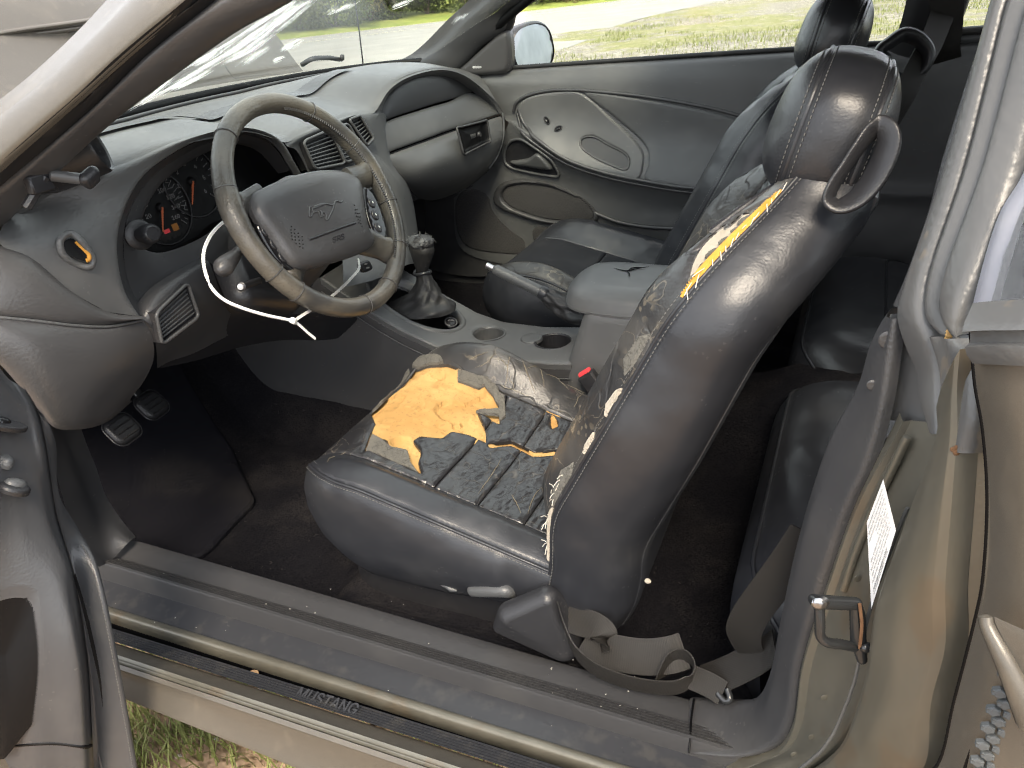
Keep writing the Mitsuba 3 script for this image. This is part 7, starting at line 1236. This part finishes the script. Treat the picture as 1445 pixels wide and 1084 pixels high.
strap([(-0.65,-0.505,0.4231),(-0.676,-0.5222,0.4215),(-0.69,-0.5395,0.4046),(-0.694,-0.5642,0.3868),(-0.692,-0.6016,0.3763),(-0.686,-0.64,0.3733),(-0.676,-0.6663,0.3737),(-0.664,-0.6791,0.3814),(-0.655,-0.6778,0.3933),(-0.65,-0.6663,0.3985),(-0.654,-0.6541,0.3947),(-0.662,-0.6472,0.3846),(-0.668,-0.6434,0.3722)], (-.25, 0, 1), .034, 70)
strap([(-0.65,-0.5382,0.3862),(-0.655,-0.5589,0.3806),(-0.657,-0.5897,0.3821),(-0.655,-0.6204,0.3861),(-0.65,-0.6496,0.395),(-0.64,-0.665,0.3975)], (.7, .1, .7), .044)
strap([(-0.64,-0.5099,0.4027),(-0.642,-0.5304,0.4036),(-0.645,-0.5509,0.4057),(-0.648,-0.563,0.3977),(-0.655,-0.5609,0.3838)], (.55, -.1, .8), .036)
strap([(-0.66,-0.6775,0.3777),(-0.664,-0.6997,0.3771),(-0.668,-0.7173,0.3737)], (.6, 0, .8), .030)
strap([(-0.645,-0.6897,0.3572),(-0.648,-0.7135,0.382),(-0.65,-0.7374,0.4099),(-0.652,-0.757,0.4355),(-0.655,-0.7699,0.4567)], (.62, -.1, .75), .040)
strap([(-0.645,-0.7912,0.6169),(-0.65,-0.7741,0.5746),(-0.652,-0.7555,0.5308),(-0.652,-0.7397,0.4899),(-0.65,-0.734,0.4596),(-0.645,-0.7404,0.4316),(-0.64,-0.7524,0.4072)], (.02, -.77, -.62), .040)
part(sbt, 'tongue', tube(cr([(-0.668,-0.7107,0.3711),(-0.674,-0.7219,0.3677),(-0.672,-0.7263,0.3721),(-0.664,-0.7214,0.3782)], 16), .004, 8), 'steel_black', 50)
pb = thing('passenger_seat_belt', 'brown-grey seat belt hanging at the far rear pillar', 'seat belt')
def pstrap(pts, side, w): return part(pb, 'strap', ribbon(cr(pts, 40), side, w, .0014), 'webbing', 50)
pstrap([(0.6,-0.9103,1.0585),(0.605,-0.9172,1.032),(0.615,-0.9228,0.9916),(0.63,-0.9262,0.9495),(0.655,-0.9341,0.9243)], blend_sides([(.0, -1, 0), (.0, -1, 0), (.1, -1, 0), (.2, -1, .0)], 40), .060)
pstrap([(0.6,-0.9113,1.0197),(0.55,-0.896,0.9719),(0.5,-0.8761,0.9318),(0.46,-0.8566,0.8845),(0.44,-0.8366,0.8407)], blend_sides([(.1, -.9, -.3), (.2, -.8, -.5), (.3, -.8, -.5)], 40), .046)
# guide loops on the seats' shoulders
belt_loop(k1, [(-0.506,-0.808,0.9957), (-0.51,-0.815,0.9925), (-0.514,-0.8181,0.9829), (-0.52,-0.8144,0.9647), (-0.528,-0.8058,0.9466), (-0.535,-0.7939,0.9334), (-0.538,-0.7807,0.9291), (-0.536,-0.7725,0.9346), (-0.532,-0.7743,0.9459), (-0.524,-0.7834,0.963), (-0.516,-0.793,0.9797), (-0.508,-0.8012,0.9917)], .0046, 2.6)
belt_loop(k2, [(0.49,-0.8013,0.9644), (0.5,-0.8198,0.9808), (0.51,-0.8425,0.9929), (0.515,-0.8692,0.9831), (0.515,-0.892,0.9557), (0.51,-0.8893,0.9301), (0.505,-0.8698,0.9142), (0.5,-0.8438,0.916), (0.49,-0.823,0.9355)], .0105, 1.5)
part(k2, 'belt_guide_stalk', tube(cr([(0.47,-0.7954,0.951), (0.485,-0.8107,0.9513), (0.49,-0.8205,0.9555)], 8), .011, 10), 'plastic_soft', 60)
# seat controls on the cushion's flank
cw_ = np.array((-0.612,-0.3178,0.3819)); fcx = Frame(cw_, [0, -1, -.06], [.0, -.0, 1]); fcx.n = np.array([-.96, 0, -.2])
part(k1, 'control_plate', pillow(rrect(0, 0, .052, .021, .010), fcx, .004, .003, .004, .006), 'plastic', 40)
part(k1, 'control_plate__toggle', tube(fcx(np.array([-.013, -.004, .004, .013]), np.array([.002, .003, -.001, -.001]), np.full(4, .007)), [.002, .004, .0045, .002], 10), 'plastic_soft', 50)
lv = cr([(-0.622,-0.3566,0.3912),(-0.626,-0.3775,0.3996),(-0.628,-0.4015,0.4084),(-0.626,-0.4181,0.4102),(-0.615,-0.4224,0.3938)], 20); part(k1, 'recline_lever', tube(lv, np.r_[.007, np.full(15, .0098), np.linspace(.008, .005, 4)], 14), 'plastic_soft', 60)
part(k1, 'lever_stub', tube(cr([(-0.618,-0.4139,0.4045),(-0.612,-0.4233,0.394),(-0.605,-0.4237,0.3717)], 10), .0075, 10), 'plastic', 50)
bt = np.array((-0.606,-0.6099,0.4655)); part(k1, 'loose_stuffing', trimesh.Trimesh(trimesh.creation.icosphere(2).vertices*[.003, .0042, .0035]*(1+.3*(meshkit.noise(trimesh.creation.icosphere(2).vertices*2.)[:, None]-.5))+bt, trimesh.creation.icosphere(2).faces, process=False), 'lining', 50, 'white speck of stuffing on the backrest flank')
bl = [(-0.3,-0.5286,0.5893), (-0.32,-0.5147,0.5703), (-0.34,-0.4962,0.5483)]; part(k1, 'hinge_cover', hull_spheres([(np.array((-0.42,-0.5565,0.6494)), .006), (np.array((-0.42,-0.5318,0.6145)), .006), (np.array((-0.43,-0.5304,0.6095)), .005)]), 'plastic_soft', 50)
# small litter
lf = np.array((-0.805,-0.0944,0.3167)); lq = trimesh.creation.icosphere(2); solo('dried_leaf', trimesh.Trimesh(lq.vertices*[.006, .0075, .0025]*(1+.4*(meshkit.noise(lq.vertices*2.5)[:, None]-.5))+lf+[0, 0, .004], lq.faces, process=False), 'stuffing', 'small dry tan leaf scrap lying on the lettered sill plate', 'leaf', 50)
rr = np.random.default_rng(8); db = []
for _ in range(70):
    y = rr.uniform(-.66, .28); L_ = [L6, L7, L9, L10, L7, L8][rr.integers(6)]; i = int((.50-y)/1.48*59) if len(L_) == 60 else 0; P = L_[np.argmin(np.abs(L_[:, 1]-y))]; r = rr.uniform(.0004, .0009); q = trimesh.creation.icosphere(1)
    db.append(trimesh.Trimesh(q.vertices*r*[1, 1.3, .6]+P+[rr.uniform(-.0, .03), 0, .002], q.faces, process=False))
solo('debris', cat(*db), 'stone', 'pale crumbs scattered along the door sill', 'crumbs', False, kind='stuff')
